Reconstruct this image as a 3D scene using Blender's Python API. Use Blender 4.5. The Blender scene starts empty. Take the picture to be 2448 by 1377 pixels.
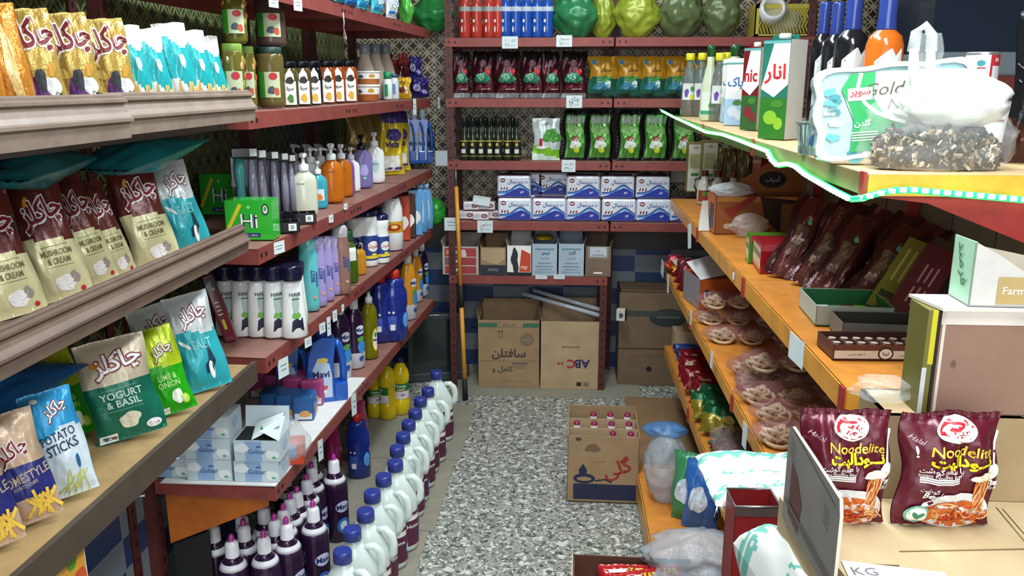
import bpy, bmesh, math, random
from mathutils import Vector, Matrix, Euler, noise
random.seed(7)
PI = math.pi
R = math.radians
scene = bpy.context.scene
COL = scene.collection

# ------------------------------------------------------------------ camera
F_PX, PITCH, YAW, CAM_H = 2000.0, R(13.7), R(3.6), 1.6
cam_data = bpy.data.cameras.new('camera')
cam_data.sensor_width = 36.0
cam_data.lens = F_PX / 2448.0 * 36.0
cam_data.clip_start = 0.05
cam = bpy.data.objects.new('camera', cam_data)
COL.objects.link(cam)
cam.location = (0, 0, CAM_H)
cam.rotation_euler = (PI / 2 - PITCH, 0, YAW)
scene.camera = cam

# ------------------------------------------------------------------ world, lamps, exposure
world = bpy.data.worlds.new('world')
scene.world = world
world.use_nodes = True
bg = world.node_tree.nodes['Background']
bg.inputs[0].default_value = (0.86, 0.93, 1.0, 1)
bg.inputs[1].default_value = 0.48
scene.view_settings.view_transform = 'Standard'
scene.view_settings.look = 'None'
scene.view_settings.exposure = 0.0
scene.view_settings.gamma = 1.0
scene.view_settings.use_curve_mapping = False


def area(name, loc, rot, sx, sy, power, color):
    l = bpy.data.lights.new(name, 'AREA')
    l.shape = 'RECTANGLE'
    l.size, l.size_y, l.energy, l.color = sx, sy, power, color
    o = bpy.data.objects.new(name, l)
    COL.objects.link(o)
    o.location = loc
    o.rotation_euler = rot
    return o


# fluorescent tubes under the ceiling: over the counter, over the aisle, over the far end
area('ceiling_lamp_counter', (0.45, 0.75, 2.45), (0, 0, 0), 0.25, 1.2, 35, (0.93, 0.98, 1.0))
area('ceiling_lamp_aisle', (-0.15, 2.1, 2.62), (0, 0, 0), 0.25, 1.2, 42, (0.90, 0.97, 1.0))
area('ceiling_lamp_back', (0.1, 3.55, 2.62), (0, 0, 0), 1.0, 0.2, 15, (0.90, 0.97, 1.0))
# fill light added behind the camera to brighten the near shelves
area('front_fill_light', (0.0, -1.6, 1.7), (R(84), 0, 0), 2.4, 1.8, 56, (0.96, 0.98, 1.0))

# ------------------------------------------------------------------ pixel -> point on a plane of the room
FWD = Vector((-math.sin(YAW) * math.cos(PITCH), math.cos(YAW) * math.cos(PITCH), -math.sin(PITCH)))
RGT = Vector((math.cos(YAW), math.sin(YAW), 0))
UPV = RGT.cross(FWD)
EYE = Vector((0, 0, CAM_H))


def on(px, py, ax, v):
    d = FWD + RGT * ((px - 1224) / F_PX) + UPV * ((688.5 - py) / F_PX)
    return EYE + d * ((v - EYE[ax]) / d[ax])


def onz(px, py, z): return on(px, py, 2, z)
def ony(px, py, y): return on(px, py, 1, y)
def onx(px, py, x): return on(px, py, 0, x)
def depth(p): return (Vector(p) - EYE).dot(FWD)


def height_to(base, py):
    """height of a vertical standing on base that ends at image row py"""
    d = Vector(base) - EYE
    cz, cy = d.dot(FWD), d.dot(UPV)
    k = (688.5 - py) / F_PX
    return (k * cz - cy) / (UPV.z - k * FWD.z)


# ------------------------------------------------------------------ materials
_M = {}


def hexc(h):
    h = h.lstrip('#')
    out = []
    for i in (0, 2, 4):
        c = int(h[i:i + 2], 16) / 255
        out.append(c / 12.92 if c <= 0.04045 else ((c + 0.055) / 1.055) ** 2.4)
    return (*out, 1.0)


def nd(nt, t, **kw):
    n = nt.nodes.new(t)
    for k, v in kw.items():
        setattr(n, k, v)
    return n


def c(h, kind='plastic', rough=None, emit=0):
    """a procedural material of one paint or plastic: colour h, kind of surface"""
    key = (h, kind, rough, emit)
    if key in _M:
        return _M[key]
    m = bpy.data.materials.new(kind + '_' + h.lstrip('#'))
    m.use_nodes = True
    nt = m.node_tree
    b = nt.nodes['Principled BSDF']
    col = hexc(h)
    b.inputs['Base Color'].default_value = col
    spec = dict(plastic=.35, gloss=.15, foil=.24, paper=.75, card=.85, metal=.35, paint=.5, glass=.05, film=.12,
                liquid=.1, rubber=.7, wood=.6, sheen=.3, print=.5)
    r = rough if rough is not None else spec[kind]
    b.inputs['Roughness'].default_value = r
    tc = nd(nt, 'ShaderNodeTexCoord')

    def noise_tex(scale, detail=3, rough_=.5):
        n = nd(nt, 'ShaderNodeTexNoise')
        n.inputs['Scale'].default_value = scale
        n.inputs['Detail'].default_value = detail
        n.inputs['Roughness'].default_value = rough_
        nt.links.new(tc.outputs['Object'], n.inputs['Vector'])
        return n

    def bump(n, strength, dist):
        bp = nd(nt, 'ShaderNodeBump')
        bp.inputs['Strength'].default_value = strength
        bp.inputs['Distance'].default_value = dist
        nt.links.new(n.outputs['Fac'], bp.inputs['Height'])
        nt.links.new(bp.outputs['Normal'], b.inputs['Normal'])

    def vary(n, lo, hi):
        mr = nd(nt, 'ShaderNodeMapRange')
        mr.inputs['From Min'].default_value = .3
        mr.inputs['From Max'].default_value = .7
        mr.inputs['To Min'].default_value = lo
        mr.inputs['To Max'].default_value = hi
        nt.links.new(n.outputs['Fac'], mr.inputs['Value'])
        mx = nd(nt, 'ShaderNodeVectorMath', operation='SCALE')
        mx.inputs[0].default_value = col[:3]
        nt.links.new(mr.outputs[0], mx.inputs['Scale'])
        nt.links.new(mx.outputs[0], b.inputs['Base Color'])
    if kind == 'foil':
        b.inputs['Metallic'].default_value = .35
        bump(noise_tex(38, 4, .6), .5, .006)
    elif kind == 'sheen':
        b.inputs['Metallic'].default_value = .12
        bump(noise_tex(45, 3), .35, .004)
    elif kind == 'metal':
        b.inputs['Metallic'].default_value = .85
        vary(noise_tex(14, 4), .85, 1.1)
    elif kind == 'card':
        vary(noise_tex(9, 5, .6), .86, 1.1)
        bump(noise_tex(160, 2), .12, .001)
    elif kind == 'wood':
        n = noise_tex(18, 5, .65)
        vary(n, .8, 1.12)
        bump(n, .1, .002)
    elif kind == 'paint':
        n = noise_tex(11, 6, .7)
        vary(n, .72, 1.18)
        bump(n, .12, .002)
    elif kind == 'glass':
        b.inputs['Transmission Weight'].default_value = .85
        b.inputs['IOR'].default_value = 1.3
    elif kind == 'liquid':
        b.inputs['Transmission Weight'].default_value = .25
        b.inputs['IOR'].default_value = 1.35
        vary(noise_tex(25, 2), .9, 1.08)
    elif kind == 'film':
        b.inputs['Alpha'].default_value = {.18: .15, .2: .48}.get(rough, .34)
        bump(noise_tex(30, 4, .6), .7, .008)
    elif kind in ('plastic', 'gloss'):
        b.inputs['Coat Weight'].default_value = .25
        vary(noise_tex(6, 1), .96, 1.03)
    elif kind in ('paper', 'print', 'rubber'):
        vary(noise_tex(20, 2), .95, 1.03)
    if emit:
        b.inputs['Emission Color'].default_value = col
        b.inputs['Emission Strength'].default_value = emit
    _M[key] = m
    return m


# ------------------------------------------------------------------ flat shapes (text, blobs) laid on surfaces
_T = {}
FA = {}
for ch, (s, n) in {'ا': (0xFE8D, 2), 'آ': (0xFE81, 2), 'ب': (0xFE8F, 4), 'ت': (0xFE95, 4), 'ج': (0xFE9D, 4), 'ح': (0xFEA1, 4),
                   'خ': (0xFEA5, 4), 'د': (0xFEA9, 2), 'ر': (0xFEAD, 2), 'ز': (0xFEAF, 2), 'س': (0xFEB1, 4), 'ش': (0xFEB5, 4),
                   'ص': (0xFEB9, 4), 'ط': (0xFEC1, 4), 'ع': (0xFEC9, 4), 'ف': (0xFED1, 4), 'ق': (0xFED5, 4), 'ک': (0xFB8E, 4),
                   'ل': (0xFEDD, 4), 'م': (0xFEE1, 4), 'ن': (0xFEE5, 4), 'ه': (0xFEE9, 4), 'و': (0xFEED, 2), 'ی': (0xFBFC, 4),
                   'پ': (0xFB56, 4), 'چ': (0xFB7A, 4), 'گ': (0xFB92, 4)}.items():
    FA[ch] = (s, n)


def shape_fa(s):
    out = []
    for i, ch in enumerate(s):
        if ch == 'ـ' or ch not in FA:
            out.append(ch)
            continue
        base, n = FA[ch]
        prev = i > 0 and (s[i - 1] == 'ـ' or (s[i - 1] in FA and FA[s[i - 1]][1] == 4))
        nxt = n == 4 and i + 1 < len(s) and (s[i + 1] == 'ـ' or s[i + 1] in FA)
        out.append(chr(base + (3 if prev and nxt else 2 if nxt else 1 if prev else 0)))
    return ''.join(reversed(out))


def T(s, off=0.0, shear=0.0):
    """outline of a word as a flat shape, centred, height 1; off fattens it"""
    key = (s, off, shear)
    if key in _T:
        return _T[key]
    body = shape_fa(s) if any(ch in FA for ch in s) else s
    cu = bpy.data.curves.new('word', 'FONT')
    cu.body = body
    cu.size = 1
    cu.offset = off
    cu.shear = shear
    cu.resolution_u = 2
    cu.align_x = 'CENTER'
    cu.space_line = .85
    o = bpy.data.objects.new('word', cu)
    COL.objects.link(o)
    dg = bpy.context.evaluated_depsgraph_get()
    me = bpy.data.meshes.new_from_object(o.evaluated_get(dg))
    vs = [(v.co.x, v.co.y) for v in me.vertices]
    fs = [tuple(p.vertices) for p in me.polygons]
    fl = [me.polygons[i].normal.z < 0 for i in range(len(fs))]
    fs = [tuple(reversed(f)) if r else f for f, r in zip(fs, fl)]
    bpy.data.objects.remove(o)
    bpy.data.curves.remove(cu)
    bpy.data.meshes.remove(me)
    x0, x1 = min(v[0] for v in vs), max(v[0] for v in vs)
    y0, y1 = min(v[1] for v in vs), max(v[1] for v in vs)
    hh = (y1 - y0) or 1
    vs = [((x - (x0 + x1) / 2) / hh, (y - (y0 + y1) / 2) / hh) for x, y in vs]
    _T[key] = (vs, fs, (x1 - x0) / hh)
    return _T[key]


def star(pts, rings=(.34, .67, 1)):
    cx = sum(p[0] for p in pts) / len(pts)
    cy = sum(p[1] for p in pts) / len(pts)
    vs = [(cx, cy)]
    n = len(pts)
    for r in rings:
        vs += [(cx + (x - cx) * r, cy + (y - cy) * r) for x, y in pts]
    fs = [(0, 1 + i, 1 + (i + 1) % n) for i in range(n)]
    for k in range(len(rings) - 1):
        a = 1 + k * n
        b_ = a + n
        fs += [(a + i, b_ + i, b_ + (i + 1) % n, a + (i + 1) % n) for i in range(n)]
    return (vs, fs, 1)


def ell(w=1, h=1, n=18, a0=0):
    return star([(w / 2 * math.cos(a0 + 2 * PI * i / n), h / 2 * math.sin(a0 + 2 * PI * i / n)) for i in range(n)])


def rect(w, h, nx=6, ny=4):
    vs = [(-w / 2 + w * i / nx, -h / 2 + h * j / ny) for j in range(ny + 1) for i in range(nx + 1)]
    fs = [(j * (nx + 1) + i, j * (nx + 1) + i + 1, (j + 1) * (nx + 1) + i + 1, (j + 1) * (nx + 1) + i)
          for j in range(ny) for i in range(nx)]
    return (vs, fs, 1)


def blob(w, h, seed=0, n=22, amp=.16):
    rg = random.Random(seed)
    ph = [rg.uniform(0, 6.28) for _ in range(4)]
    pts = []
    for i in range(n):
        a = 2 * PI * i / n
        r = 1 + amp * (math.sin(2 * a + ph[0]) + .7 * math.sin(3 * a + ph[1]) + .6 * math.sin(5 * a + ph[2])) * .6
        pts.append((w / 2 * r * math.cos(a), h / 2 * r * math.sin(a)))
    return star(pts)


def stroke(path, w):
    """a band of width w along a 2-D path"""
    vs, fs = [], []
    for i, (x, y) in enumerate(path):
        a = path[max(0, i - 1)]
        b_ = path[min(len(path) - 1, i + 1)]
        dx, dy = b_[0] - a[0], b_[1] - a[1]
        l = math.hypot(dx, dy) or 1
        ww = w[i] if isinstance(w, (list, tuple)) else w
        vs += [(x + dy / l * ww / 2, y - dx / l * ww / 2), (x - dy / l * ww / 2, y + dx / l * ww / 2)]
    for i in range(len(path) - 1):
        fs.append((2 * i, 2 * i + 2, 2 * i + 3, 2 * i + 1))
    return (vs, fs, 1)


# ------------------------------------------------------------------ mesh builder
class MB:
    def __init__(self):
        self.v, self.f, self.m, self.s = [], [], [], []

    def add(self, vs, fs, mat, smooth=False):
        b = len(self.v)
        self.v += [tuple(p) for p in vs]
        for i, f in enumerate(fs):
            self.f.append(tuple(b + k for k in f))
            self.m.append(mat[i] if isinstance(mat, list) else mat)
            self.s.append(smooth)
        return self

    def box(self, x0, x1, y0, y1, z0, z1, mat, M=None):
        vs = [Vector((x, y, z)) for z in (z0, z1) for y in (y0, y1) for x in (x0, x1)]
        if M is not None:
            vs = [M @ p for p in vs]
        fs = [(0, 2, 3, 1), (4, 5, 7, 6), (0, 1, 5, 4), (2, 6, 7, 3), (0, 4, 6, 2), (1, 3, 7, 5)]
        return self.add(vs, fs, mat)

    def grid(self, fn, nu, nv, mat, closed=False, smooth=True, flip=False):
        vs = [fn(i / nu, j / nv) for j in range(nv + 1) for i in range(nu if closed else nu + 1)]
        w = nu if closed else nu + 1
        fs, ms = [], []
        for j in range(nv):
            for i in range(nu):
                a, b_ = j * w + i, j * w + (i + 1) % w
                q = (a, b_, b_ + w, a + w)
                fs.append(q[::-1] if flip else q)
                ms.append(mat((i + .5) / nu, (j + .5) / nv) if callable(mat) else mat)
        return self.add(vs, fs, ms, smooth)

    def lathe(self, prof, mat, n=20, cx=0, cy=0, sx=1, sy=1, M=None, cap=True):
        """prof: (r, z) or (r, z, material) rings, bottom to top"""
        vs, fs, ms = [], [], []
        for p in prof:
            for i in range(n):
                a = 2 * PI * i / n
                q = Vector((cx + p[0] * sx * math.cos(a), cy + p[0] * sy * math.sin(a), p[1]))
                vs.append(M @ q if M is not None else q)
        for j in range(len(prof) - 1):
            mm = prof[j][2] if len(prof[j]) > 2 else mat
            for i in range(n):
                k = (i + 1) % n
                fs.append((j * n + i, j * n + k, (j + 1) * n + k, (j + 1) * n + i))
                ms.append(mm)
        self.add(vs, fs, ms, True)
        if cap:
            b = len(self.v) - len(vs)
            self.f.append(tuple(b + i for i in reversed(range(n))))
            self.f.append(tuple(b + (len(prof) - 1) * n + i for i in range(n)))
            self.m += [ms[0], ms[-1]]
            self.s += [False, False]
        return self

    def tube(self, path, r, mat, n=8, closed=False, sx=1):
        path = [Vector(p) for p in path]
        L = len(path)
        vs, fs = [], []
        up = Vector((0, 0, 1))
        for i, p in enumerate(path):
            a = path[(i - 1) % L if closed else max(0, i - 1)]
            b_ = path[(i + 1) % L if closed else min(L - 1, i + 1)]
            t = (b_ - a).normalized()
            if abs(t.dot(up)) > .95:
                up = Vector((1, 0, 0)) if abs(t.x) < .9 else Vector((0, 1, 0))
            s_ = t.cross(up).normalized()
            u_ = s_.cross(t)
            rr = r[i] if isinstance(r, (list, tuple)) else r
            vs += [p + s_ * (rr * math.cos(2 * PI * k / n)) + u_ * (rr * sx * math.sin(2 * PI * k / n)) for k in range(n)]
        for i in range(L if closed else L - 1):
            j = (i + 1) % L
            for k in range(n):
                k2 = (k + 1) % n
                fs.append((i * n + k, i * n + k2, j * n + k2, j * n + k))
        if not closed:
            fs.append(tuple(reversed(range(n))))
            fs.append(tuple((L - 1) * n + k for k in range(n)))
        return self.add(vs, fs, mat, True)

    def prism(self, pts, y0, y1, mat, axis='y', side=None):
        """outline pts (two coordinates) extruded along an axis"""
        def P(a, b_, t):
            return {'y': (a, t, b_), 'x': (t, a, b_), 'z': (a, b_, t)}[axis]
        n = len(pts)
        vs = [P(a, b_, y0) for a, b_ in pts] + [P(a, b_, y1) for a, b_ in pts]
        fs = [tuple(range(n)), tuple(reversed(range(n, 2 * n)))]
        fs += [(i, n + i, n + (i + 1) % n, (i + 1) % n) for i in range(n)]
        self.add(vs, fs, [mat, mat] + [side or mat] * n)
        return self

    def decal(self, sh, S, x, z, mat, h=None, w=None, off=.0012, rot=0):
        """lay a flat shape on the surface S(x, z) -> (point, normal)"""
        k = 1.0
        if h is not None:
            k = h
        if w is not None:
            k = w / sh[2]
        ca, sa = math.cos(rot), math.sin(rot)
        vs = []
        for a, b_ in sh[0]:
            a, b_ = a * k, b_ * k
            p, n = S(x + a * ca - b_ * sa, z + a * sa + b_ * ca)
            vs.append(p + n * off)
        return self.add(vs, sh[1], mat)

    def obj(self, name, parent=None, bevel=0, sub=0, label=None):
        me = bpy.data.meshes.new(name)
        me.from_pydata([tuple(p) for p in self.v], [], self.f)
        mats = []
        for m_ in self.m:
            if m_ not in mats:
                mats.append(m_)
        for m_ in mats:
            me.materials.append(m_)
        me.polygons.foreach_set('material_index', [mats.index(m_) for m_ in self.m])
        me.polygons.foreach_set('use_smooth', self.s)
        me.update()
        o = bpy.data.objects.new(name, me)
        COL.objects.link(o)
        if parent:
            o.parent = parent
        if bevel:
            md = o.modifiers.new('bevel', 'BEVEL')
            md.width = bevel
            md.segments = 2
            md.limit_method = 'ANGLE'
        if sub:
            md = o.modifiers.new('sub', 'SUBSURF')
            md.levels = md.render_levels = sub
        if label:
            o['label'] = label
        return o


def tag(o, label, cat, group=None, kind=None):
    if label:
        o['label'] = label
    if cat:
        o['category'] = cat
    if group:
        o['group'] = group
    elif 'group' in o:
        del o['group']
    if kind:
        o['kind'] = kind
    return o


def thing(name, label=None, cat=None, loc=(0, 0, 0), rz=0, group=None):
    o = bpy.data.objects.new(name, None)
    o.empty_display_size = .05
    COL.objects.link(o)
    o.location = loc
    o.rotation_euler = (0, 0, rz)
    return tag(o, label, cat, group)


def dup(root):
    r_ = root.copy()
    COL.objects.link(r_)
    for ch in list(root.children):
        c_ = ch.copy()
        COL.objects.link(c_)
        c_.parent = r_
        for g in list(ch.children):
            d_ = g.copy()
            COL.objects.link(d_)
            d_.parent = c_
    return r_


PROTO = {}
ORD = ['first', 'second', 'third', 'fourth', 'fifth', 'sixth', 'seventh', 'eighth', 'ninth', 'tenth', 'eleventh', 'twelfth',
       'thirteenth', 'fourteenth', 'fifteenth', 'sixteenth', 'seventeenth', 'eighteenth', 'nineteenth', 'twentieth']


def put(key, build, loc, label, cat, group=None, rz=0, tilt=0, roll=0, s=(1, 1, 1)):
    """the first of a kind is built, the others are copies of it"""
    if key in PROTO:
        o = dup(PROTO[key])
    else:
        o = build()
        PROTO[key] = o
    o.location = loc
    o.rotation_mode = 'XYZ'
    o.rotation_euler = (-tilt, roll, rz)
    o.scale = s if isinstance(s, (tuple, list)) else (s, s, s)
    return tag(o, label, cat, group)


def fit(px, py, z, top, wpx=None, rz=0, push=0.0):
    """base point on the board at height z, height up to image row top, width from its image width"""
    p = onz(px, py, z)
    d = depth(p)
    h = height_to(p, top)
    w = None
    if wpx:
        n = Vector((math.sin(rz), -math.cos(rz), 0))
        view = (EYE - p)
        view.z = 0
        view.normalize()
        w = wpx * d / F_PX / max(.35, abs(n.dot(view)))
    p = p + Vector((0, push, 0))
    return p, w, h

# ------------------------------------------------------------------ the setting
def pattern_material(name, lo, hi, axis, ring_pitch=.075, tiles_to=.70, plain='#4a463f'):
    """blue and grey chequer tiles below, openwork relief tiles above, a plain band between"""
    m = bpy.data.materials.new(name)
    m.use_nodes = True
    nt = m.node_tree
    L = nt.links.new
    b = nt.nodes['Principled BSDF']
    b.inputs['Roughness'].default_value = .45
    g = nd(nt, 'ShaderNodeNewGeometry')
    sep = nd(nt, 'ShaderNodeSeparateXYZ')
    L(g.outputs['Position'], sep.inputs[0])
    U, Z = sep.outputs[axis], sep.outputs[2]

    def mth(op, a, b_=None, c_=None):
        n = nd(nt, 'ShaderNodeMath', operation=op)
        for i, v in enumerate((a, b_, c_)):
            if v is None:
                continue
            if isinstance(v, (int, float)):
                n.inputs[i].default_value = v
            else:
                L(v, n.inputs[i])
        return n.outputs[0]

    def mix(f, a, b_):
        n = nd(nt, 'ShaderNodeMix', data_type='RGBA')
        L(f, n.inputs[0])
        for i, v in ((6, a), (7, b_)):
            if isinstance(v, tuple):
                n.inputs[i].default_value = v
            else:
                L(v, n.inputs[i])
        return n.outputs[2]
    u = mth('SUBTRACT', mth('FRACT', mth('DIVIDE', U, ring_pitch)), .5)
    v = mth('SUBTRACT', mth('FRACT', mth('DIVIDE', Z, ring_pitch)), .5)
    u2 = mth('SUBTRACT', mth('ABSOLUTE', u), .5)
    v2 = mth('SUBTRACT', mth('ABSOLUTE', v), .5)
    d = mth('SQRT', mth('ADD', mth('MULTIPLY', u, u), mth('MULTIPLY', v, v)))
    d2 = mth('SQRT', mth('ADD', mth('MULTIPLY', u2, u2), mth('MULTIPLY', v2, v2)))
    ring = mth('LESS_THAN', mth('ABSOLUTE', mth('SUBTRACT', d, .47)), .055)
    ring2 = mth('LESS_THAN', mth('ABSOLUTE', mth('SUBTRACT', d2, .47)), .055)
    dot = mth('LESS_THAN', d, .13)
    relief = mth('MAXIMUM', mth('MAXIMUM', ring, ring2), dot)
    up = mix(relief, hexc(lo), hexc(hi))
    # tiles
    tu = mth('DIVIDE', U, .2)
    tv = mth('DIVIDE', Z, .095)
    par = mth('MODULO', mth('ADD', mth('ADD', mth('FLOOR', tu), mth('FLOOR', tv)), 100), 2)
    tile = mix(par, hexc('#76808a'), hexc('#2a4270'))
    gr = mth('MAXIMUM', mth('LESS_THAN', mth('FRACT', tu), .015), mth('LESS_THAN', mth('FRACT', tv), .03))
    tile = mix(gr, tile, hexc('#8a8f90'))
    band = mix(mth('GREATER_THAN', Z, .92), hexc(plain), up)
    full = mix(mth('GREATER_THAN', Z, tiles_to), tile, band)
    n = nd(nt, 'ShaderNodeTexNoise')
    n.inputs['Scale'].default_value = 5
    n.inputs['Detail'].default_value = 4
    L(g.outputs['Position'], n.inputs['Vector'])
    sc = nd(nt, 'ShaderNodeVectorMath', operation='SCALE')
    L(full, sc.inputs[0])
    L(mth('MULTIPLY_ADD', n.outputs['Fac'], .5, .72), sc.inputs['Scale'])
    L(sc.outputs[0], b.inputs['Base Color'])
    bp = nd(nt, 'ShaderNodeBump')
    bp.inputs['Distance'].default_value = .004
    bp.inputs['Strength'].default_value = .8
    L(mth('MULTIPLY', relief, mth('GREATER_THAN', Z, .92)), bp.inputs['Height'])
    L(bp.outputs['Normal'], b.inputs['Normal'])
    return m


def terrazzo():
    m = bpy.data.materials.new('terrazzo_floor')
    m.use_nodes = True
    nt = m.node_tree
    L = nt.links.new
    b = nt.nodes['Principled BSDF']
    b.inputs['Roughness'].default_value = .42
    g = nd(nt, 'ShaderNodeNewGeometry')

    def chips(scale, off, t0, t1):
        mp = nd(nt, 'ShaderNodeMapping')
        mp.inputs['Location'].default_value = (off, off * .7, 0)
        mp.inputs['Scale'].default_value = (1, 1.0, 1)
        L(g.outputs['Position'], mp.inputs[0])
        n = nd(nt, 'ShaderNodeTexNoise')
        n.inputs['Scale'].default_value = scale
        n.inputs['Detail'].default_value = 2.5
        n.inputs['Roughness'].default_value = .6
        n.inputs['Distortion'].default_value = .4
        L(mp.outputs[0], n.inputs['Vector'])
        r_ = nd(nt, 'ShaderNodeMapRange')
        r_.inputs['From Min'].default_value = t0
        r_.inputs['From Max'].default_value = t1
        L(n.outputs['Fac'], r_.inputs['Value'])
        return r_.outputs[0]

    def mix(f, a, b_):
        n = nd(nt, 'ShaderNodeMix', data_type='RGBA')
        L(f, n.inputs[0])
        for i, v in ((6, a), (7, b_)):
            if isinstance(v, tuple):
                n.inputs[i].default_value = v
            else:
                L(v, n.inputs[i])
        return n.outputs[2]
    base = mix(chips(9, 0, .35, .65), hexc('#87887f'), hexc('#9c9c92'))
    k = mix(chips(44, 3, .53, .57), base, hexc('#565e5c'))
    k = mix(chips(36, 11, .57, .6), k, hexc('#cfd2c9'))
    k = mix(chips(40, 23, .62, .65), k, hexc('#3c4240'))
    k = mix(chips(80, 31, .6, .63), k, hexc('#dfe6e2'))
    L(k, b.inputs['Base Color'])
    return m


def structure(name, mb, **kw):
    o = mb.obj(name, **kw)
    o['kind'] = 'structure'
    return o


XW, YW, XR, ZC = -1.20, 4.64, 2.6, 2.85
structure('floor', MB().add([(XW, -2.2, 0), (XR, -2.2, 0), (XR, YW, 0), (XW, YW, 0)], [(0, 1, 2, 3)], terrazzo()))
structure('wall_left', MB().box(XW - .1, XW, -2.2, YW, 0, ZC, pattern_material('wall_left_tiles', '#26301c', '#6f7a4a', 1)))
structure('wall_back', MB().box(XW - .1, XR + .1, YW, YW + .1, 0, ZC, pattern_material('wall_back_tiles', '#3a3029', '#bdb298', 0)))
structure('wall_right', MB().box(XR, XR + .1, -2.2, YW, 0, ZC, c('#8d8a80', 'paint')))
structure('ceiling', MB().box(XW - .1, XR + .1, -2.2, YW + .1, ZC, ZC + .1, c('#c9c8c2', 'paint')))

# ------------------------------------------------------------------ shelving
RED, REDD, REDL = c('#8a403a', 'paint'), c('#552623', 'paint'), c('#a25750', 'paint')
ORG, ORGL = c('#d08534', 'wood', .4), c('#dd9a3e', 'paint', .35)
XL0, YL0 = -.80, 2.10
ANG = math.atan2(.125, 2.15)


def left_x(y):
    return XL0 + (y - YL0) * math.tan(ANG)


def post(mb, x, y, z1, mat, w=.035, holes=True, face=-1, z0=0.0):
    mb.box(x - w / 2, x + w / 2, y - .002, y + .002, z0, z1, mat)
    mb.box(x - w / 2, x - w / 2 + .003, y, y + w, z0, z1, mat)
    if holes:
        k = z0 + .03
        while k < z1:
            mb.box(x - .004, x + .004, y - .0032, y - .0015, k, k + .014, c('#1a0f0e', 'paint'))
            k += .05


def shelf_board(mb, x0, x1, y0, y1, z, top, lip, lh=.042, boltm=None):
    mb.box(x0, x1, y0, y1, z - .003, z, top)
    mb.box(x0, x1, y0 - .002, y0 + .001, z - lh, z, lip)
    mb.box(x0, x1, y1 - .002, y1, z - lh, z, lip)
    mb.box(x0, x0 + .003, y0, y1, z - lh, z, lip)
    mb.box(x1 - .003, x1, y0, y1, z - lh, z, lip)
    for xx in (x0 + .02, x0 + .05, x1 - .02, x1 - .05):
        mb.box(xx - .005, xx + .005, y0 - .0035, y0 - .001, z - lh * .6, z - lh * .35, c('#241211', 'paint'))


def rack(label, loc, rz, length, dep, levels, ztop, top=None, lip=None, front=((.02, 1), (-.02, 1))):
    """angle-iron rack: local x along its front, front faces -Y"""
    t = thing('shelving_rack', label, 'shelving', loc, rz)
    for z in levels:
        mb = MB()
        shelf_board(mb, 0.002, length - .002, 0, dep, z, top or c('#7d4540', 'paint'), lip or RED)
        mb.obj('shelf_board', t)
    for x in (.02, length - .02):
        mb = MB()
        post(mb, x, dep + .006, ztop, REDD)
        mb.obj('post', t)
    for x, zt in front:
        mb = MB()
        post(mb, x if x > 0 else length + x, .004, ztop if zt == 1 else zt, REDD)
        mb.obj('post', t)
    return t


LEV = [.50, .88, 1.18, 1.53, 1.86]
DUST = c('#94685d', 'paint')
p = (XL0, YL0, 0)
for k, (y0, y1, nm) in enumerate(((YL0, 2.95, 'red iron shelving rack along the left wall, unit beside the chip trays'),
                                 (2.95, 3.62, 'red iron shelving rack along the left wall, middle unit'),
                                 (3.62, 4.24, 'red iron shelving rack along the left wall, unit in the back corner'))):
    ln = (y1 - y0) / math.cos(ANG)
    rack(nm, (left_x(y0), y0, 0), PI / 2 - ANG, ln, .36, LEV, 2.3, top=DUST, front=())

# near unit whose boards carry the chip trays
t = thing('shelving_rack', 'red iron shelving rack holding the chip trays nearest the camera', 'shelving', (-.80, .35, 0), PI / 2)
for z in (.90, 1.20, 1.518, 1.86):
    mb = MB()
    if z < 1:
        mb.box(0, 1.66, .0, .40, z - .018, z - .006, c('#a5895c', 'wood'))
        mb.box(0, 1.66, -.012, .0, z - .05, z + .004, c('#4a3f34', 'wood'))
    else:
        shelf_board(mb, 0, 1.70, .03, .40, z - .006, DUST, c('#2e1f1d', 'paint'), .02)  # near-black lip: the shadow below the trims is put into its colour
    mb.obj('shelf_board', t)
mb = MB(); post(mb, 1.705, .395, 2.3, REDD); mb.obj('post', t)
mb = MB(); post(mb, .02, .395, 2.3, REDD); mb.obj('post', t)

# back racks
BLEV = [.625, .91, 1.22, 1.53, 1.82]
rack('red iron shelving rack across the back wall, left of its middle post', (-.60, 4.25, 0), 0, .83, .34, BLEV, 2.2, top=DUST, front=((.02, 1), (-.02, .62)))
t = rack('red iron shelving rack across the back wall, right of its middle post', (.235, 4.25, 0), 0, .95, .34, BLEV[1:], 2.2, top=DUST, front=((-.02, 1),))

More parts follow.
